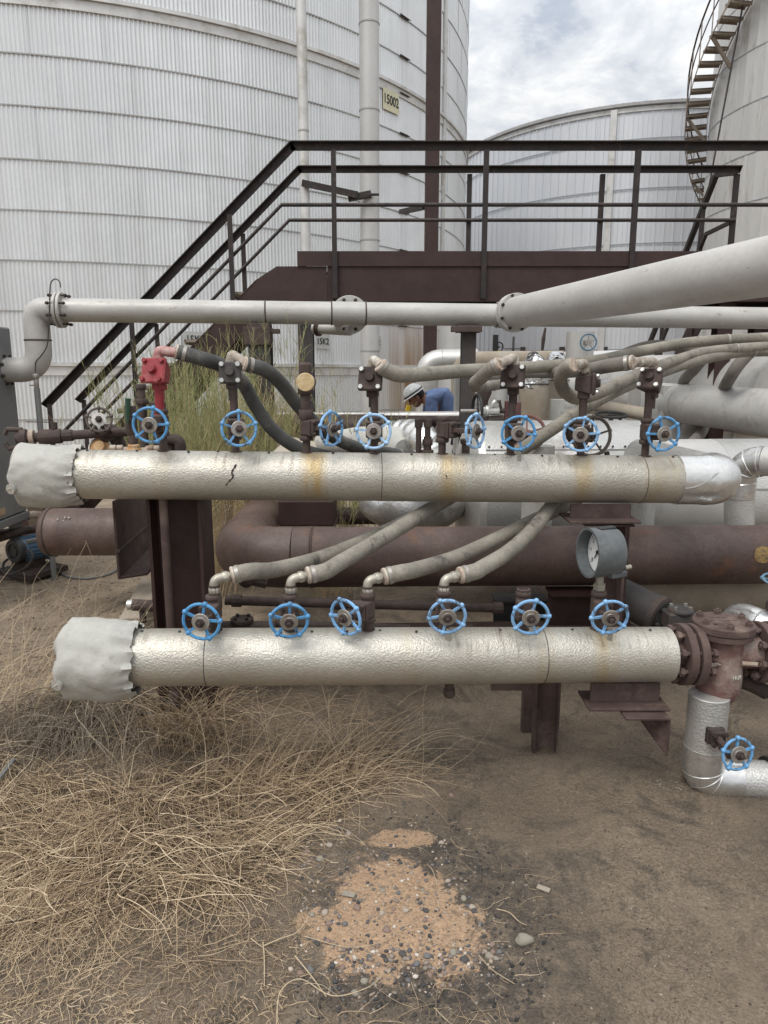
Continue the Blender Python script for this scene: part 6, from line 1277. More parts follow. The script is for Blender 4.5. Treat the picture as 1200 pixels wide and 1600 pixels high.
part(MB().cyl((x, y, z(694)), (x, y, z(672)), .02, n=10).cyl((x-.004, y, z(678)), (x-.004, y, z(634)), .027, n=8).cyl((x-.004, y, z(655)), (x-.004, y-.04, z(655)), .012, n=8), 'body', 'rust_brown', t, world=True, bevel=.003)
part(MB().tube([(x-.005, y-.035, z(660)), (x-.002, y-.04, z(645)), (x+.004, y-.042, z(622))], [.006, .011, .013], 8), 'handle', 'green_handle', t, world=True)
b = U(223, 650, 3.3); x, y = b.x, b.y; z = lambda py: U(223, py, 3.3).z
t = thing('union_riser', 'grey upright union and nut behind the first blue wheel', 'pipe fitting', (x, y, z(712)))
part(MB().cyl((x, y, z(715)), (x, y, z(628)), .02, n=12).hexb((x, y, z(632)), (x, y, z(623)), .031).cyl((x, y, z(624)), (x, y, z(602)), .019, n=12).cyl((x, y, z(608)), (x, y, z(600)), .025, n=8), 'union', 'rust_brown', t, world=True, bevel=.002)
part(MB().cyl((x+.07, y, z(640)), (x+.07, y, z(628)), .04, n=8).hexb((x+.07, y, z(628)), (x+.07, y, z(622)), .012).cyl((x+.07, y, z(715)), (x+.07, y, z(640)), .028, n=10), 'bonnet', 'rust_dark', t, world=True, bevel=.002)
t = thing('elbow_pair', 'two dark rusty elbows lying behind the base of the first blue wheel', 'pipe fitting', U(280, 697, 3.3))
for dx, dy in ((0, 0), (-.05, .015)): c = U(278, 697, 3.3)+V((dx, dy, -.0+dx*.3)); part(MB().tube(round_path([c+V((-.06, 0, .03)), c+V((.01, 0, .03)), c+V((.01, 0, -.06))], .03, 6), .027, 12).cyl(c+V((.01, 0, -.02)), c+V((.01, 0, -.05)), .033, n=10), 'elbow', 'rust_dark', t, world=True)
t = thing('pale_fittings', 'little pale hex fittings along the top of the header near the first blue wheel', 'pipe fitting', U(240, 708, 3.1))
for px in (172, 183, 231, 241, 250): c = at_x(UL, UR_, px)+V((0, .05, RH+.005)); part(MB().hexb(c-V((.01, 0, 0)), c+V((.014, 0, 0)), .013), 'fitting', 'pale_fitting', t, world=True, bevel=.002)
# worker
# ============================================================ THE WORKER
def skinned(name, m, parent, chain, edges, sub=2, root=0):
    me = bpy.data.meshes.new(name); inv = PM(parent).inverted()
    me.from_pydata([tuple(inv @ V(c[0])) for c in chain], edges, []); o = bpy.data.objects.new(name, me); COL.objects.link(o); o.parent = parent
    md = o.modifiers.new('skin', 'SKIN')
    for i, c in enumerate(chain):
        r = c[1]; r = r if isinstance(r, tuple) else (r, r); me.skin_vertices[0].data[i].radius = r; me.skin_vertices[0].data[i].use_root = (i == root)
    md.use_smooth_shade = True
    s = o.modifiers.new('sub', 'SUBSURF'); s.levels = sub; s.render_levels = sub
    me.materials.append(M(m)); return o
Dw = 8.5
wk = thing('person', 'stooping worker in white hard hat and blue work shirt, looking down among the pipes', 'person', (0.9, Dw, 0))
def X(x, z, y=0.0): return (x, Dw+y, z)
body = [(X(.93, 1.00), .13), (X(.80, 1.15), .12), (X(.67, 1.28), .135), (X(.54, 1.31), .10), (X(.47, 1.325), .055), (X(.40, 1.35), .075), (X(.36, 1.335), .082)]
edges = [(0, 1), (1, 2), (2, 3), (3, 4), (4, 5), (5, 6)]
for sy in (-1, 1):
    n0 = len(body)
    body += [(X(.55, 1.27, .17*sy), .06), (X(.52, 1.00, .21*sy), .045), (X(.38, .84, .14*sy), .032), (X(.33, .80, .12*sy), .035)]
    edges += [(3, n0), (n0, n0+1), (n0+1, n0+2), (n0+2, n0+3)]
    n1 = len(body); body += [(X(.96, .92, .10*sy), .085), (X(.86, .50, .12*sy), .058), (X(.97, .11, .12*sy), .042), (X(.86, .05, .13*sy), .04)]
    edges += [(0, n1), (n1, n1+1), (n1+1, n1+2), (n1+2, n1+3)]
skinned('body', 'skin', wk, body, edges)
sh = [(X(.90, 1.02), .155), (X(.80, 1.17), .150), (X(.675, 1.305), .165), (X(.55, 1.325), .125), (X(.49, 1.33), .085)]; se = [(0, 1), (1, 2), (2, 3), (3, 4)]
for sy in (-1, 1):
    n0 = len(sh); sh += [(X(.56, 1.29, .17*sy), .088), (X(.53, 1.02, .22*sy), .068), (X(.42, .88, .16*sy), .055)]; se += [(3, n0), (n0, n0+1), (n0+1, n0+2)]
so = skinned('shirt', 'blue_shirt', wk, sh, se, 3)
tx = bpy.data.textures.new('folds', 'CLOUDS'); tx.noise_scale = 0.11; dm = so.modifiers.new('folds', 'DISPLACE'); dm.texture = tx; dm.strength = 0.035; dm.mid_level = 0.5
tr = [(X(.94, .98), .15)]; te = []
for sy in (-1, 1):
    n0 = len(tr); tr += [(X(.97, .88, .10*sy), .11), (X(.87, .50, .12*sy), .085), (X(.96, .13, .12*sy), .07)]; te += [(0, n0), (n0, n0+1), (n0+1, n0+2)]
skinned('trousers', 'navy_trousers', wk, tr, te)
for sy in (-1, 1):
    part(MB().sphere(X(.90, .055, .125*sy), .055, 16, 10, (2.4, .9, 1.0)), 'boot', 'hair', wk, world=True)
    for k in range(5):
        a = (k-2)*.02; q = V(X(.325, .79, .12*sy+a)); L_ = (.05, .075, .08, .075, .06)[k]
        part(MB().tube([q, q+V((-.03, a*.3, -L_*.5)), q+V((-.025, a*.4, -L_))], [.0105, .009, .007], 8), 'finger', 'skin', wk, world=True)
hc = V(X(.375, 1.335)); fwd = V((-0.62, 0, -0.78)).normalized(); upw = V((-0.78, 0, 0.62)).normalized()      # face looks down-left, crown points up-left
fwd = V((-0.75, -0.10, -0.65)).normalized(); upw = (V((-0.62, 0, 0.78))-fwd*V((-0.62, 0, 0.78)).dot(fwd)).normalized(); sdw = fwd.cross(upw)
hm = Matrix((fwd, sdw, upw)).transposed().to_4x4(); hm.translation = hc
mb = MB(); mb.T = hm; mb.sphere((0, 0, 0), .095, 22, 14, (1.05, .80, 1.15)); mb.sphere((.035, 0, -.065), .055, 16, 10, (1.0, .85, .9))
mb.add([(.098, -.012, -.03), (.098, .012, -.03), (.122, 0, -.03), (.098, 0, .02), (.095, 0, -.04)], [(0, 2, 3), (2, 1, 3), (0, 4, 2), (4, 1, 2)])
mb.sphere((.0, -.080, -.015), .026, 10, 8, (.9, .4, 1.2)).sphere((.0, .080, -.015), .026, 10, 8, (.9, .4, 1.2))
mb.box((.088, 0, -.068), (.012, .045, .008)); head = part(mb, 'head', 'skin', wk, world=True)
mb = MB(); mb.T = hm
for s_ in (-1, 1): mb.sphere((.088, .032*s_, .008), .011, 8, 6)
part(mb, 'eyes', 'hair', head, world=True)
mb = MB(); mb.T = hm; mb.sphere((-.025, 0, .015), .100, 20, 12, (.95, .86, 1.05)).sphere((-.06, 0, -.05), .06, 14, 8, (.8, 1.1, 1.2)); part(mb, 'hair', 'hair', wk, world=True)
mb = MB(); mb.T = hm @ Matrix.Rotation(R(-6), 4, 'Y')
prof = [(0, .128)]+[(.125*math.sin(R(a)), .124*math.cos(R(a))**.8) for a in range(8, 90, 9)]+[(.126, .004)]
mb.lathe((0, 0, .035), (0, 0, 1), prof, 36); mb.v = [hm.translation+(p-hm.translation) for p in mb.v]
hat = part(mb, 'hard_hat', 'helmet_white', wk, world=True, ang=50)
mb = MB(); mb.T = hm @ Matrix.Rotation(R(-6), 4, 'Y'); mb.lathe((0.012, 0, .030), (0, 0, 1), [(0, .150), (.004, .153), (.012, .128), (.013, .10)], 36); part(mb, 'brim', 'helmet_white', hat, world=True)
mb = MB(); mb.T = hm @ Matrix.Rotation(R(-6), 4, 'Y'); mb.lathe((0, 0, .048), (0, 0, 1), [(0, .1255), (.0, .1285), (.016, .1275), (.016, .122)], 36, caps=False); part(mb, 'hat_band', 'ink_black', hat, world=True)
part(MB().box(X(.285, 1.20, -.08), (.06, .03, .085), (0, .3, 0)), 'chin_guard', 'yellow_plastic', wk, world=True, bevel=.01)

# ============================================================ DRY GRASS, BUSHES, STONES
def strand_obj(name, curves, radii, tints, m, label=None, cat=None, kind='stuff', parent=None, sides=3):
    """curves: (n, p, 3) array of points; each becomes a thin tapering stem"""
    n, p, _ = curves.shape; t = np.empty_like(curves); t[:, 1:-1] = curves[:, 2:]-curves[:, :-2]; t[:, 0] = curves[:, 1]-curves[:, 0]; t[:, -1] = curves[:, -1]-curves[:, -2]
    t /= np.linalg.norm(t, axis=2, keepdims=True)+1e-9
    ref = np.where(np.abs(t[..., 2:3]) > 0.9, np.array([1.0, 0, 0]), np.array([0, 0, 1.0])); a = np.cross(t, ref); a /= np.linalg.norm(a, axis=2, keepdims=True)+1e-9; b = np.cross(t, a)
    taper = np.linspace(1.0, 0.45, p)[None, :, None]; r = radii[:, None, None]*taper
    ring = [curves+(a*math.cos(2*math.pi*k/sides)+b*math.sin(2*math.pi*k/sides))*r for k in range(sides)]
    vs = np.stack(ring, 2).reshape(-1, 3)
    base = (np.arange(n)[:, None]*p+np.arange(p-1)[None, :])*sides; f = []
    for k in range(sides):
        k2 = (k+1) % sides; f.append(np.stack([base+k, base+k2, base+k2+sides, base+k+sides], -1))
    fs = np.stack(f, 2).reshape(-1, 4)
    me = bpy.data.meshes.new(name); me.vertices.add(len(vs)); me.vertices.foreach_set('co', vs.astype(np.float32).ravel())
    me.loops.add(fs.size); me.loops.foreach_set('vertex_index', fs.astype(np.int32).ravel()); me.polygons.add(len(fs))
    me.polygons.foreach_set('loop_start', np.arange(0, fs.size, 4, dtype=np.int32)); me.update(calc_edges=True)
    at = me.attributes.new('tint', 'FLOAT', 'POINT'); at.data.foreach_set('value', np.repeat(tints, p*sides).astype(np.float32))
    me.materials.append(m); o = bpy.data.objects.new(name, me); COL.objects.link(o)
    if parent is not None: o.parent = parent
    return tagp(o, label, cat, None, kind)
def straw_mat(name, stops, rough=0.75):
    m = bpy.data.materials.new(name); m.use_nodes = True; nt = m.node_tree; b = nt.nodes['Principled BSDF']; a = nt.nodes.new('ShaderNodeAttribute'); a.attribute_name = 'tint'
    r = nt.nodes.new('ShaderNodeValToRGB'); e = r.color_ramp.elements
    while len(e) < len(stops): e.new(.5)
    for q, (p, c) in zip(e, stops): q.position = p; q.color = (*c, 1)
    nt.links.new(a.outputs['Fac'], r.inputs[0]); nt.links.new(r.outputs[0], b.inputs['Base Color']); b.inputs['Roughness'].default_value = rough; b.inputs['Specular IOR Level'].default_value = .3; return m
straw = straw_mat('straw', [(0, (.07, .052, .04)), (.35, (.24, .175, .115)), (.7, (.50, .375, .24)), (1, (.74, .60, .42))])
greyst = straw_mat('grey_straw', [(0, (.07, .056, .045)), (.5, (.27, .22, .17)), (1, (.56, .47, .36))])
broom = straw_mat('broom_stems', [(0, (.22, .25, .10)), (.4, (.38, .385, .18)), (.65, (.58, .44, .26)), (1, (.72, .54, .36))])
nr = np.random.default_rng(7)
def ghv(x, y): return np.array([gh(float(a), float(b)) for a, b in zip(x, y)])
def grow(x, y, z, ang, pitch, length, curve, droop, P=8, wob=0.25, floor=0.003):
    """integrate stems from their feet: heading, pitch, bend and droop per stem"""
    n = len(x); out = np.zeros((n, P, 3)); out[:, 0, 0] = x; out[:, 0, 1] = y; out[:, 0, 2] = z; h = ang.copy(); pt = pitch.copy(); st = length/(P-1)
    for i in range(1, P):
        h = h+curve/(P-1)+nr.normal(0, wob/(P-1)**.5, n); pt = pt-droop/(P-1)+nr.normal(0, wob*.5/(P-1)**.5, n)
        out[:, i, 0] = out[:, i-1, 0]+np.cos(h)*np.cos(pt)*st; out[:, i, 1] = out[:, i-1, 1]+np.sin(h)*np.cos(pt)*st
        out[:, i, 2] = np.maximum(out[:, i-1, 2]+np.sin(pt)*st, floor)
    return out
def px_pts(n, poly):
    """n random ground points inside a polygon given in photo pixels"""
    poly = np.array(poly, float); lo, hi = poly.min(0), poly.max(0); res = []
    while len(res) < n:
        q = nr.uniform(lo, hi); ins = False
        for i in range(len(poly)):
            a, b = poly[i], poly[i-1]
            if (a[1] > q[1]) != (b[1] > q[1]) and q[0] < (b[0]-a[0])*(q[1]-a[1])/(b[1]-a[1])+a[0]: ins = not ins
        if ins: res.append(q)
    w = np.array([tuple(G(*q)) for q in res]); return w[:, 0], w[:, 1]
U_ = nr.uniform
def field(n, poly, ang0, dang, ln, rad, pitch, droop, zmax, tint, m, name, label, wob=.35, P=8, curve=.8, hmap=True):
    x, y = px_pts(n, poly); k = np.array([0.1+1.7*max(0, .4+noise.noise((a*2.6, b*2.6, 5.5))) for a, b in zip(x, y)]) if hmap else np.ones(n)
    z = ghv(x, y)+U_(0, 1, n)**1.5*zmax*k
    sw = np.array([2.4*noise.noise((a*1.7, b*1.7, 9.5))+1.1*noise.noise((a*5, b*5, 2.5)) for a, b in zip(x, y)]) if hmap else 0
    c = grow(x, y, z, nr.normal(ang0, dang, n)+sw+np.pi*(nr.random(n) < .5), U_(*pitch, n), U_(*ln, n), nr.normal(0, curve, n), U_(*droop, n), P, wob)
    tt = np.clip(nr.normal(tint[0], tint[1], n)+np.array([.22*noise.noise((a*3, b*3, 1.5)) for a, b in zip(x, y)]), 0, 1)
    return strand_obj(name, c, U_(rad[0], rad[1], n), tt, m, label, 'dry grass')
field(4600, [(-90, 1190), (120, 1215), (300, 1225), (480, 1180), (570, 1190), (560, 1255), (480, 1300), (430, 1370), (300, 1410), (120, 1440), (-90, 1465)], .12, .7, (.08, .34), (.0007, .0019), (-.15, .3), (.2, .9), .065, (.48, .30), straw,
      'dry_grass', 'thick tangled heap of straw coloured dry grass filling the lower left')
field(1300, [(-90, 1180), (150, 1240), (330, 1230), (430, 1300), (250, 1420), (-90, 1430)], .2, .7, (.16, .40), (.0009, .0019), (.1, .6), (.6, 1.6), .08, (.68, .22), straw, 'dry_grass', 'longer looping dry stems lying on top of the straw heap at the left', wob=.45, P=10)
field(2600, [(-90, 1380), (250, 1400), (420, 1350), (520, 1350), (480, 1500), (430, 1640), (-90, 1680)], 0, 1.2, (.012, .05), (.0006, .0014), (-.15, .1), (0, .1), .006, (.66, .18), straw, 'straw_litter', 'short broken straws scattered over the dirt along the bottom left', wob=.1, P=3)
field(380, [(-90, 1400), (200, 1420), (420, 1380), (380, 1520), (120, 1560), (-90, 1600)], .3, .7, (.06, .22), (.0006, .0012), (-.1, .2), (.1, .4), .02, (.66, .18), straw, 'dry_grass', 'sparse pale straws thinning out towards the bottom edge')
field(2200, [(-90, 1200), (300, 1230), (560, 1200), (500, 1310), (380, 1420), (-90, 1460)], 0, 1.4, (.02, .09), (.0008, .0022), (-.2, .3), (0, .2), .05, (.5, .3), straw, 'straw_litter', 'short broken stalks mixed into the straw heap', wob=.1, P=3)
# stems hanging over from a crown under the canvas cap
def crown(n, px, py, spread, ln, ang, dang, pitch, droop, tint, m, name, label, rad=(.0009, .0019), z0=0.0, P=11, wob=.35, curve=.6):
    c = G(px, py); x = nr.normal(c.x, spread[0], n); y = nr.normal(c.y, spread[1], n); z = ghv(x, y)+z0*U_(.3, 1, n)
    g = grow(x, y, z, nr.normal(ang, dang, n), U_(*pitch, n), U_(*ln, n), nr.normal(0, curve, n), U_(*droop, n), P, wob); return strand_obj(name, g, U_(*rad, n), np.clip(nr.normal(*tint, n), 0, 1), m, label, 'dry grass')
crown(1500, 190, 1115, (.19, .10), (.32, .62), -1.65, .6, (.75, 1.35), (1.9, 3.0), (.45, .28), greyst, 'grass_tussock', 'greyish dry tussock whose stems arch over and hang down under the lower canvas cap')
crown(420, 60, 1150, (.16, .10), (.25, .5), -1.9, .8, (.5, 1.3), (1.4, 2.8), (.5, .22), greyst, 'grass_tussock', 'greyish dry tussock spilling down at the left edge of the photo, lower one')
crown(420, 300, 1150, (.09, .10), (.22, .42), -1.4, 1.3, (.9, 1.5), (.6, 1.8), (.58, .2), straw, 'grass_tussock', 'tawny dry tussock standing against the foot of the broad steel post', wob=.3)
crown(210, 530, 1225, (.10, .06), (.22, .52), .9, 1.0, (.25, 1.2), (.4, 1.5), (.66, .2), straw, 'grass_tussock', 'tawny dry tussock leaning to the right, its stems reaching towards the mud', wob=.3, rad=(.0008, .0015))
crown(260, 400, 1230, (.12, .07), (.20, .42), 1.0, 1.2, (.3, 1.2), (.4, 1.4), (.6, .18), straw, 'grass_tussock', 'tawny dry tussock between the two standing ones under the lower header', wob=.3)
crown(60, 620, 1210, (.09, .08), (.15, .40), .9, 1.1, (.15, .9), (.3, 1.1), (.62, .15), straw, 'grass_tussock', 'thin wisps of dry grass at the border of the mud below the middle of the header', wob=.35, rad=(.0005, .001))
field(1000, [(20, 900), (150, 880), (250, 900), (235, 1010), (320, 1120), (120, 1130), (-90, 1200), (-90, 1010)], .3, .9, (.08, .30), (.0009, .0018), (0, .6), (.4, 1.4), .05, (.42, .2), greyst, 'dry_grass', 'dull brownish tangle of dead stems on the dirt behind the left ends of the headers', wob=.45)
field(350, [(-90, 1040), (110, 1020), (110, 1130), (-90, 1230)], .1, .5, (.15, .4), (.0008, .0016), (.1, .7), (.5, 1.3), .05, (.66, .18), straw, 'dry_grass', 'lighter straw patch left of the lower canvas cap', wob=.4)
crown(60, 60, 1120, (.25, .2), (.5, .9), 1.2, .8, (.9, 1.4), (.5, 1.2), (.8, .1), straw, 'tall_stems', 'a few tall curving pale stems rising left of the lower canvas cap', rad=(.001, .0016), P=14)
crown(90, 240, 1075, (.2, .1), (.2, .4), 1.2, 1.2, (.7, 1.4), (.3, 1.2), (.7, .15), straw, 'tall_stems', 'thin pale stems standing beside the broad post behind the lower header', rad=(.0008, .0013))
field(420, [(330, 1090), (640, 1085), (620, 1180), (420, 1200), (330, 1180)], .2, .9, (.08, .28), (.0006, .0011), (0, .5), (.3, 1.0), .02, (.45, .2), straw, 'dry_grass', 'fine dark matted stems on the ground below the middle of the lower header')
field(260, [(430, 1270), (820, 1290), (880, 1400), (800, 1600), (450, 1640)], .3, 1.2, (.03, .12), (.0005, .0010), (-.1, .1), (0, .2), .004, (.66, .2), straw, 'straw_litter', 'scattered single straws on the sand and gravel', wob=.25)
gt = G(110, 1085); crown(260, 105, 1098, (.04, .03), (.05, .13), 0, 3, (.7, 1.5), (0, .6), (.2, .15), broom, 'green_tuft', 'small fresh green tuft beneath the lower canvas cap', rad=(.0006, .001))
def broom_bush(label, px, d, w, h0, h1, n, seed, tint, lean=0.0):
    base = U(px, 800, d); t = thing('broom_bush', label, 'bush', (base.x, base.y, 0), group='wispy broom bushes behind the upper header')
    r2 = np.random.default_rng(seed); x = r2.normal(0, w*.22, n); y = r2.normal(0, w*.22, n); z = np.zeros(n)
    g = grow(x, y, z, np.arctan2(y, x)+r2.normal(0, .4, n), 1.57-np.abs(r2.normal(0, .16, n))-np.hypot(x, y)*.35, r2.uniform(h0, h1, n), r2.normal(0, .3, n), r2.normal(.05, .15, n), 12, .14)
    strand_obj('stem', g, r2.uniform(.0012, .0022, n), np.clip(r2.normal(.74, .14, n), 0, 1), broom, kind=None, parent=t); 
    # sprigs
    k = n*36; si = r2.integers(0, n, k); f = (.42+.58*r2.random(k)**.8)*10.9; i0 = f.astype(int); fr = (f-i0)[:, None]; p = g[si, i0]*(1-fr)+g[si, i0+1]*fr; dr = g[si, i0+1]-g[si, i0]; a0 = np.arctan2(dr[:, 1], dr[:, 0])
    s = grow(p[:, 0], p[:, 1], p[:, 2], r2.uniform(0, 6.28, k), r2.uniform(.75, 1.4, k), r2.uniform(.04, .15, k), r2.normal(0, .3, k), r2.normal(-.1, .3, k), 4, .12)
    hgt = p[:, 2]/h1; strand_obj('foliage', s, r2.uniform(.0011, .0021, k), np.clip(tint+(.55-hgt)*.75+r2.normal(0, .17, k)+(x[si]*.6), 0, 1), broom, kind='stuff', parent=t)
broom_bush('tallest green and tan wispy bush between the red trap and the pale-bolted trap', 308, 5.0, .58, 1.15, 1.78, 230, 1, .30)
broom_bush('tan wispy bush directly behind the pale-bolted trap and its black hose', 397, 5.6, .46, 1.2, 2.0, 150, 2, .52)
broom_bush('small sparse green bush behind the valve with the cream plug', 512, 5.0, .42, .8, 1.50, 90, 3, .25)
broom_bush('reddish tan low bush just above the upper header, before the posts', 350, 5.7, .55, 1.0, 1.55, 170, 5, .66)

# stones
def stone_mesh(seed, m, flat=.6):
    mb = MB(); mb.sphere((0, 0, 0), 1, 12, 8); mb.v = [V((p.x*(1+.45*noise.noise(p*1.2+V((seed, 0, 0)))), p.y*(.78+.4*noise.noise(p*1.3+V((0, seed, 0)))), p.z*flat*(1+.25*noise.noise(p*1.5+V((0, 0, seed)))))) for p in mb.v]
    return mesh_from(mb, 'pebble', m, 0, 60)
mat('stone_blue', (0.11, 0.11, 0.115), (0.17, 0.165, 0.16), 30, .85, 0, .3, 200); mat('stone_pale', (0.40, 0.34, 0.28), (0.30, 0.25, 0.21), 30, .85, 0, .3, 200); mat('stone_pink', (0.26, 0.18, 0.15), (0.20, 0.145, 0.12), 30, .85, 0, .3, 200); mat('stone_black', (0.055, 0.052, 0.05), (0.09, 0.085, 0.08), 30, .8, 0, .3, 200); mat('stone_olive', (0.22, 0.20, 0.16), (0.30, 0.27, 0.22), 30, .85, 0, .3, 200)
SM = [stone_mesh(i, ['stone_blue', 'stone_pale', 'stone_pink', 'stone_black', 'stone_olive'][i % 5]) for i in range(10)]
rr = random.Random(12)
spots = [(558, 1428, 9), (508, 1432, 9), (514, 1450, 8), (598, 1400, 7), (622, 1405, 6), (597, 1436, 7), (633, 1432, 8), (665, 1432, 7), (664, 1446, 6), (604, 1462, 9), (540, 1452, 7), (488, 1435, 7), (512, 1476, 8), (496, 1478, 7), (485, 1516, 10), (470, 1520, 8), (629, 1496, 10), (667, 1498, 9), (690, 1500, 6), (726, 1502, 10), (708, 1492, 9), (764, 1497, 9), (770, 1490, 7), (769, 1479, 7), (775, 1500, 7), (780, 1490, 7), (604, 1505, 7), (555, 1552, 9), (570, 1535, 9), (535, 1515, 7), (672, 1525, 8), (650, 1510, 8), (590, 1485, 6), (538, 1390, 6), (520, 1405, 6), (700, 1385, 6), (724, 1412, 7), (738, 1425, 8), (582, 1372, 6), (500, 1345, 9), (480, 1330, 8), (515, 1322, 8), (545, 1303, 7), (740, 1430, 7), (660, 1400, 5), (615, 1430, 6), (643, 1372, 5), (690, 1320, 6), (560, 1345, 6), (705, 1243, 6)]
for i, (px, py, r_) in enumerate(spots):
    g = G(px, py); r = r_*g.y*1.12/FPX*0.78; o = bpy.data.objects.new('pebble', SM[rr.choice([0, 1, 2, 3, 4, 5, 6, 7, 8, 9]) if i % 3 else rr.choice([1, 2, 4])]); COL.objects.link(o)
    o.location = (g.x, g.y, gh(g.x, g.y)+r*.08); o.scale = (r, r, r); o.rotation_euler = (rr.uniform(-.2, .2), rr.uniform(-.2, .2), rr.uniform(0, 6.3)); tagp(o, {'stone_blue': 'bluish grey', 'stone_pale': 'pale tan', 'stone_pink': 'dull pinkish', 'stone_black': 'dark grey', 'stone_olive': 'olive grey'}[o.data.materials[0].name]+' pebble '+('among the gravel along the lower edge of the sand' if py > 1474 else 'on the left half of the orange sand' if px < 590 else 'on the right half of the orange sand'), 'pebble', 'pebbles on the sand patch')
g = G(819, 1473); o = bpy.data.objects.new('stone', SM[9]); COL.objects.link(o); o.location = (g.x, g.y, gh(g.x, g.y)+.008); o.scale = (.026, .022, .024); tagp(o, 'largest single stone, pale on top and dark below, right of the sand patch', 'stone')
for px, py, a, lab in ((545, 1408, -.25, 'flat greenish grey stone chip on the orange sand'), (849, 1392, -.55, 'flat grey wooden chip on the dark mud right of the sand')):
    g = G(px, py); mb = MB(); mb.T = Matrix.Translation((g.x, g.y, gh(g.x, g.y)+.006)) @ Matrix.Rotation(a, 4, 'Z'); mb.box((0, 0, 0), (.042, .019, .007)); single(mb, 'chip', 'stone_olive' if px < 600 else 'concrete', lab, 'chip', bevel=.002)
def gravel(name, label, n, poly, rmin, rmax, cols, seed, cat='gravel'):
    r3 = np.random.default_rng(seed); x, y = px_pts(n, poly); 
    ico = [(0, 0, 1), (.89, 0, .45), (.28, .85, .45), (-.72, .53, .45), (-.72, -.53, .45), (.28, -.85, .45), (.72, .53, -.45), (-.28, .85, -.45), (-.89, 0, -.45), (-.28, -.85, -.45), (.72, -.53, -.45), (0, 0, -1)]
    fi = [(0, 1, 2), (0, 2, 3), (0, 3, 4), (0, 4, 5), (0, 5, 1), (1, 6, 2), (2, 7, 3), (3, 8, 4), (4, 9, 5), (5, 10, 1), (2, 6, 7), (3, 7, 8), (4, 8, 9), (5, 9, 10), (1, 10, 6), (6, 11, 7), (7, 11, 8), (8, 11, 9), (9, 11, 10), (10, 11, 6)]
    I = np.array(ico); r = rmin+(rmax-rmin)*r3.random(n)**3; sh_ = 1+r3.normal(0, .16, (n, 12, 1)); P = I[None]*sh_*r[:, None, None]*np.array([1.2, .9, .65]); a = r3.uniform(0, 6.3, n); ca, sa = np.cos(a)[:, None], np.sin(a)[:, None]
    vx = P[..., 0]*ca-P[..., 1]*sa+x[:, None]; vy = P[..., 0]*sa+P[..., 1]*ca+y[:, None]; vz = P[..., 2]+(ghv(x, y)+r*.2)[:, None]; vs = np.stack([vx, vy, vz], -1).reshape(-1, 3)
    fs = (np.array(fi)[None]+(np.arange(n)*12)[:, None, None]).reshape(-1, 3); me = bpy.data.meshes.new(name); me.from_pydata(vs.tolist(), [], fs.tolist()); me.update()
    at = me.attributes.new('tint', 'FLOAT', 'POINT'); at.data.foreach_set('value', np.repeat(r3.random(n), 12).astype(np.float32)); me.materials.append(straw_mat(name+'_colours', cols, .9)); me.polygons.foreach_set('use_smooth', [True]*len(fs))
    o = bpy.data.objects.new(name, me); COL.objects.link(o); return tagp(o, label, cat, None, 'stuff')
cs = [(0, (.05, .05, .052)), (.3, (.11, .11, .115)), (.6, (.24, .20, .17)), (.85, (.36, .28, .21)), (1, (.55, .5, .44))]
gravel('gravel', 'mixed small gravel on and around the orange sand patch', 1700, [(470, 1290), (640, 1250), (690, 1300), (740, 1400), (800, 1480), (770, 1540), (560, 1570), (450, 1540), (470, 1420)], .001, .0075, cs, 1)
gravel('gravel', 'denser pale gravel band along the lower edge of the sand', 230, [(520, 1480), (640, 1490), (740, 1480), (790, 1500), (720, 1530), (600, 1540), (500, 1530)], .002, .009, cs, 2)
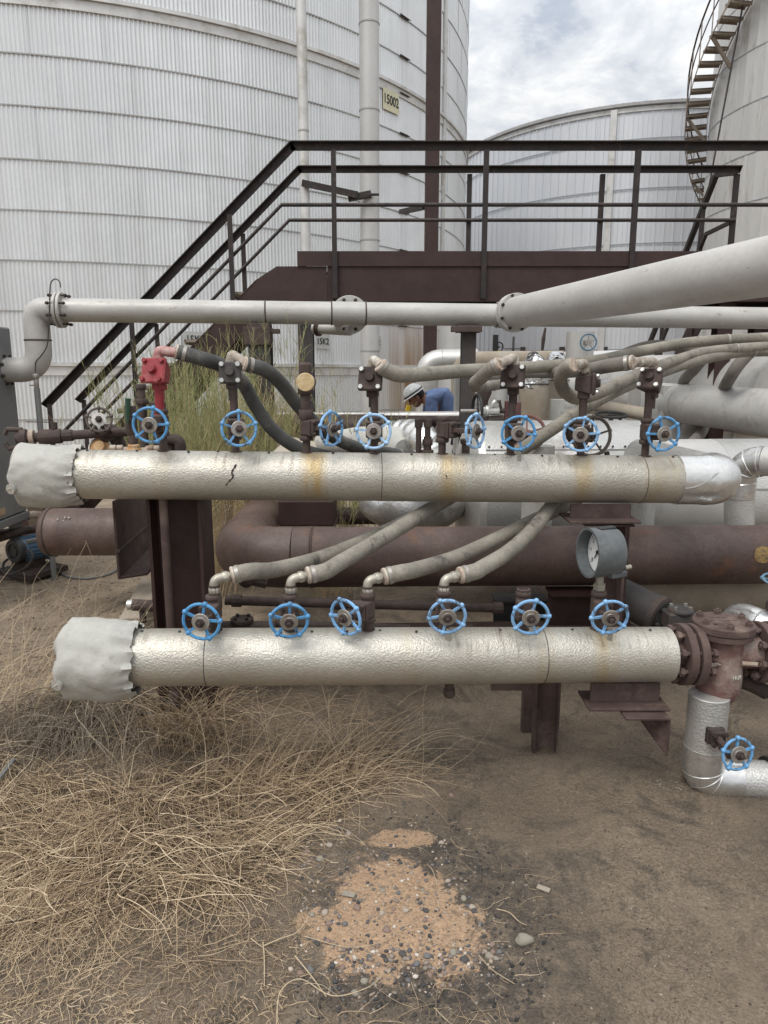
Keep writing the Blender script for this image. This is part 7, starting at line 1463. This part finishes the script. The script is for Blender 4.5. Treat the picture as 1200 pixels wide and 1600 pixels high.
gravel('dark_gravel', 'oily black grit spread round the sand patch', 1500, [(580, 1280), (700, 1270), (830, 1360), (880, 1440), (850, 1560), (760, 1640), (480, 1640), (440, 1520), (560, 1540), (780, 1520), (740, 1400), (660, 1300)], .0012, .0065, [(0, (.03, .029, .03)), (.6, (.075, .068, .062)), (.9, (.14, .12, .10)), (1, (.3, .27, .23))], 3)
gravel('gravel', 'crumbs of earth and grit on the ground at the far left', 1500, [(-80, 860), (240, 870), (240, 1000), (100, 1080), (-80, 1100)], .002, .011, [(0, (.12, .09, .065)), (1, (.36, .28, .2))], 4)
gravel('gravel', 'scattered crumbs of grit over the muddy ground at the right', 2600, [(600, 1090), (1280, 1100), (1280, 1620), (850, 1640), (800, 1300)], .0008, .004, [(0, (.05, .042, .035)), (.9, (.2, .165, .125)), (1, (.4, .35, .3))], 5)
# twigs
def twig(label, pts, r=.002, m='pale_twig'):
    P = [G(px, py)+V((0, 0, .006+dz)) for px, py, dz in pts]; P = [V((p.x, p.y, p.z+gh(p.x, p.y))) for p in P]; mb = MB(); s = smooth_path(P, 6); mb.tube(s, [r*(1-.4*i/len(s)) for i in range(len(s))], 6); return single(mb, 'twig', m, label, 'twig')
mat('pale_twig', (0.50, 0.40, 0.27), (0.38, 0.30, 0.2), 60, .8)
twig('straight pale twig lying upright in the picture at the bottom, left of the sand', [(411, 1474, 0), (413, 1500, .006), (413, 1540, 0)], .0022)
twig('pale crooked twig leading from the upright one to the sand', [(412, 1482, .006), (440, 1474, .01), (465, 1466, .01), (483, 1444, .012)], .0019)
twig('thick pale stem crossing the gravel below the sand, left', [(461, 1498, .004), (485, 1530, .012), (510, 1562, .006)], .0022)
twig('long bent pale stem at the very bottom, left of the gravel', [(432, 1600, .0), (438, 1560, .02), (470, 1545, .03), (520, 1568, .02), (575, 1555, .02), (600, 1530, .01)], .0018)
twig('white curled twig on the dark grit right of the sand', [(776, 1430, .004), (795, 1438, .012), (810, 1450, .01), (822, 1453, .004)], .0018)
twig('thin pale straw lying diagonally right below the sand', [(748, 1500, .003), (770, 1525, .01), (804, 1545, .004)], .0013)
twig('thin dry stalk leaning over the right of the sand patch', [(668, 1362, .004), (676, 1380, .02), (683, 1398, .006)], .0014)
twig('long faint stalk curved across the lower sand', [(475, 1470, .004), (540, 1492, .01), (590, 1488, .01), (634, 1462, .004)], .0012)
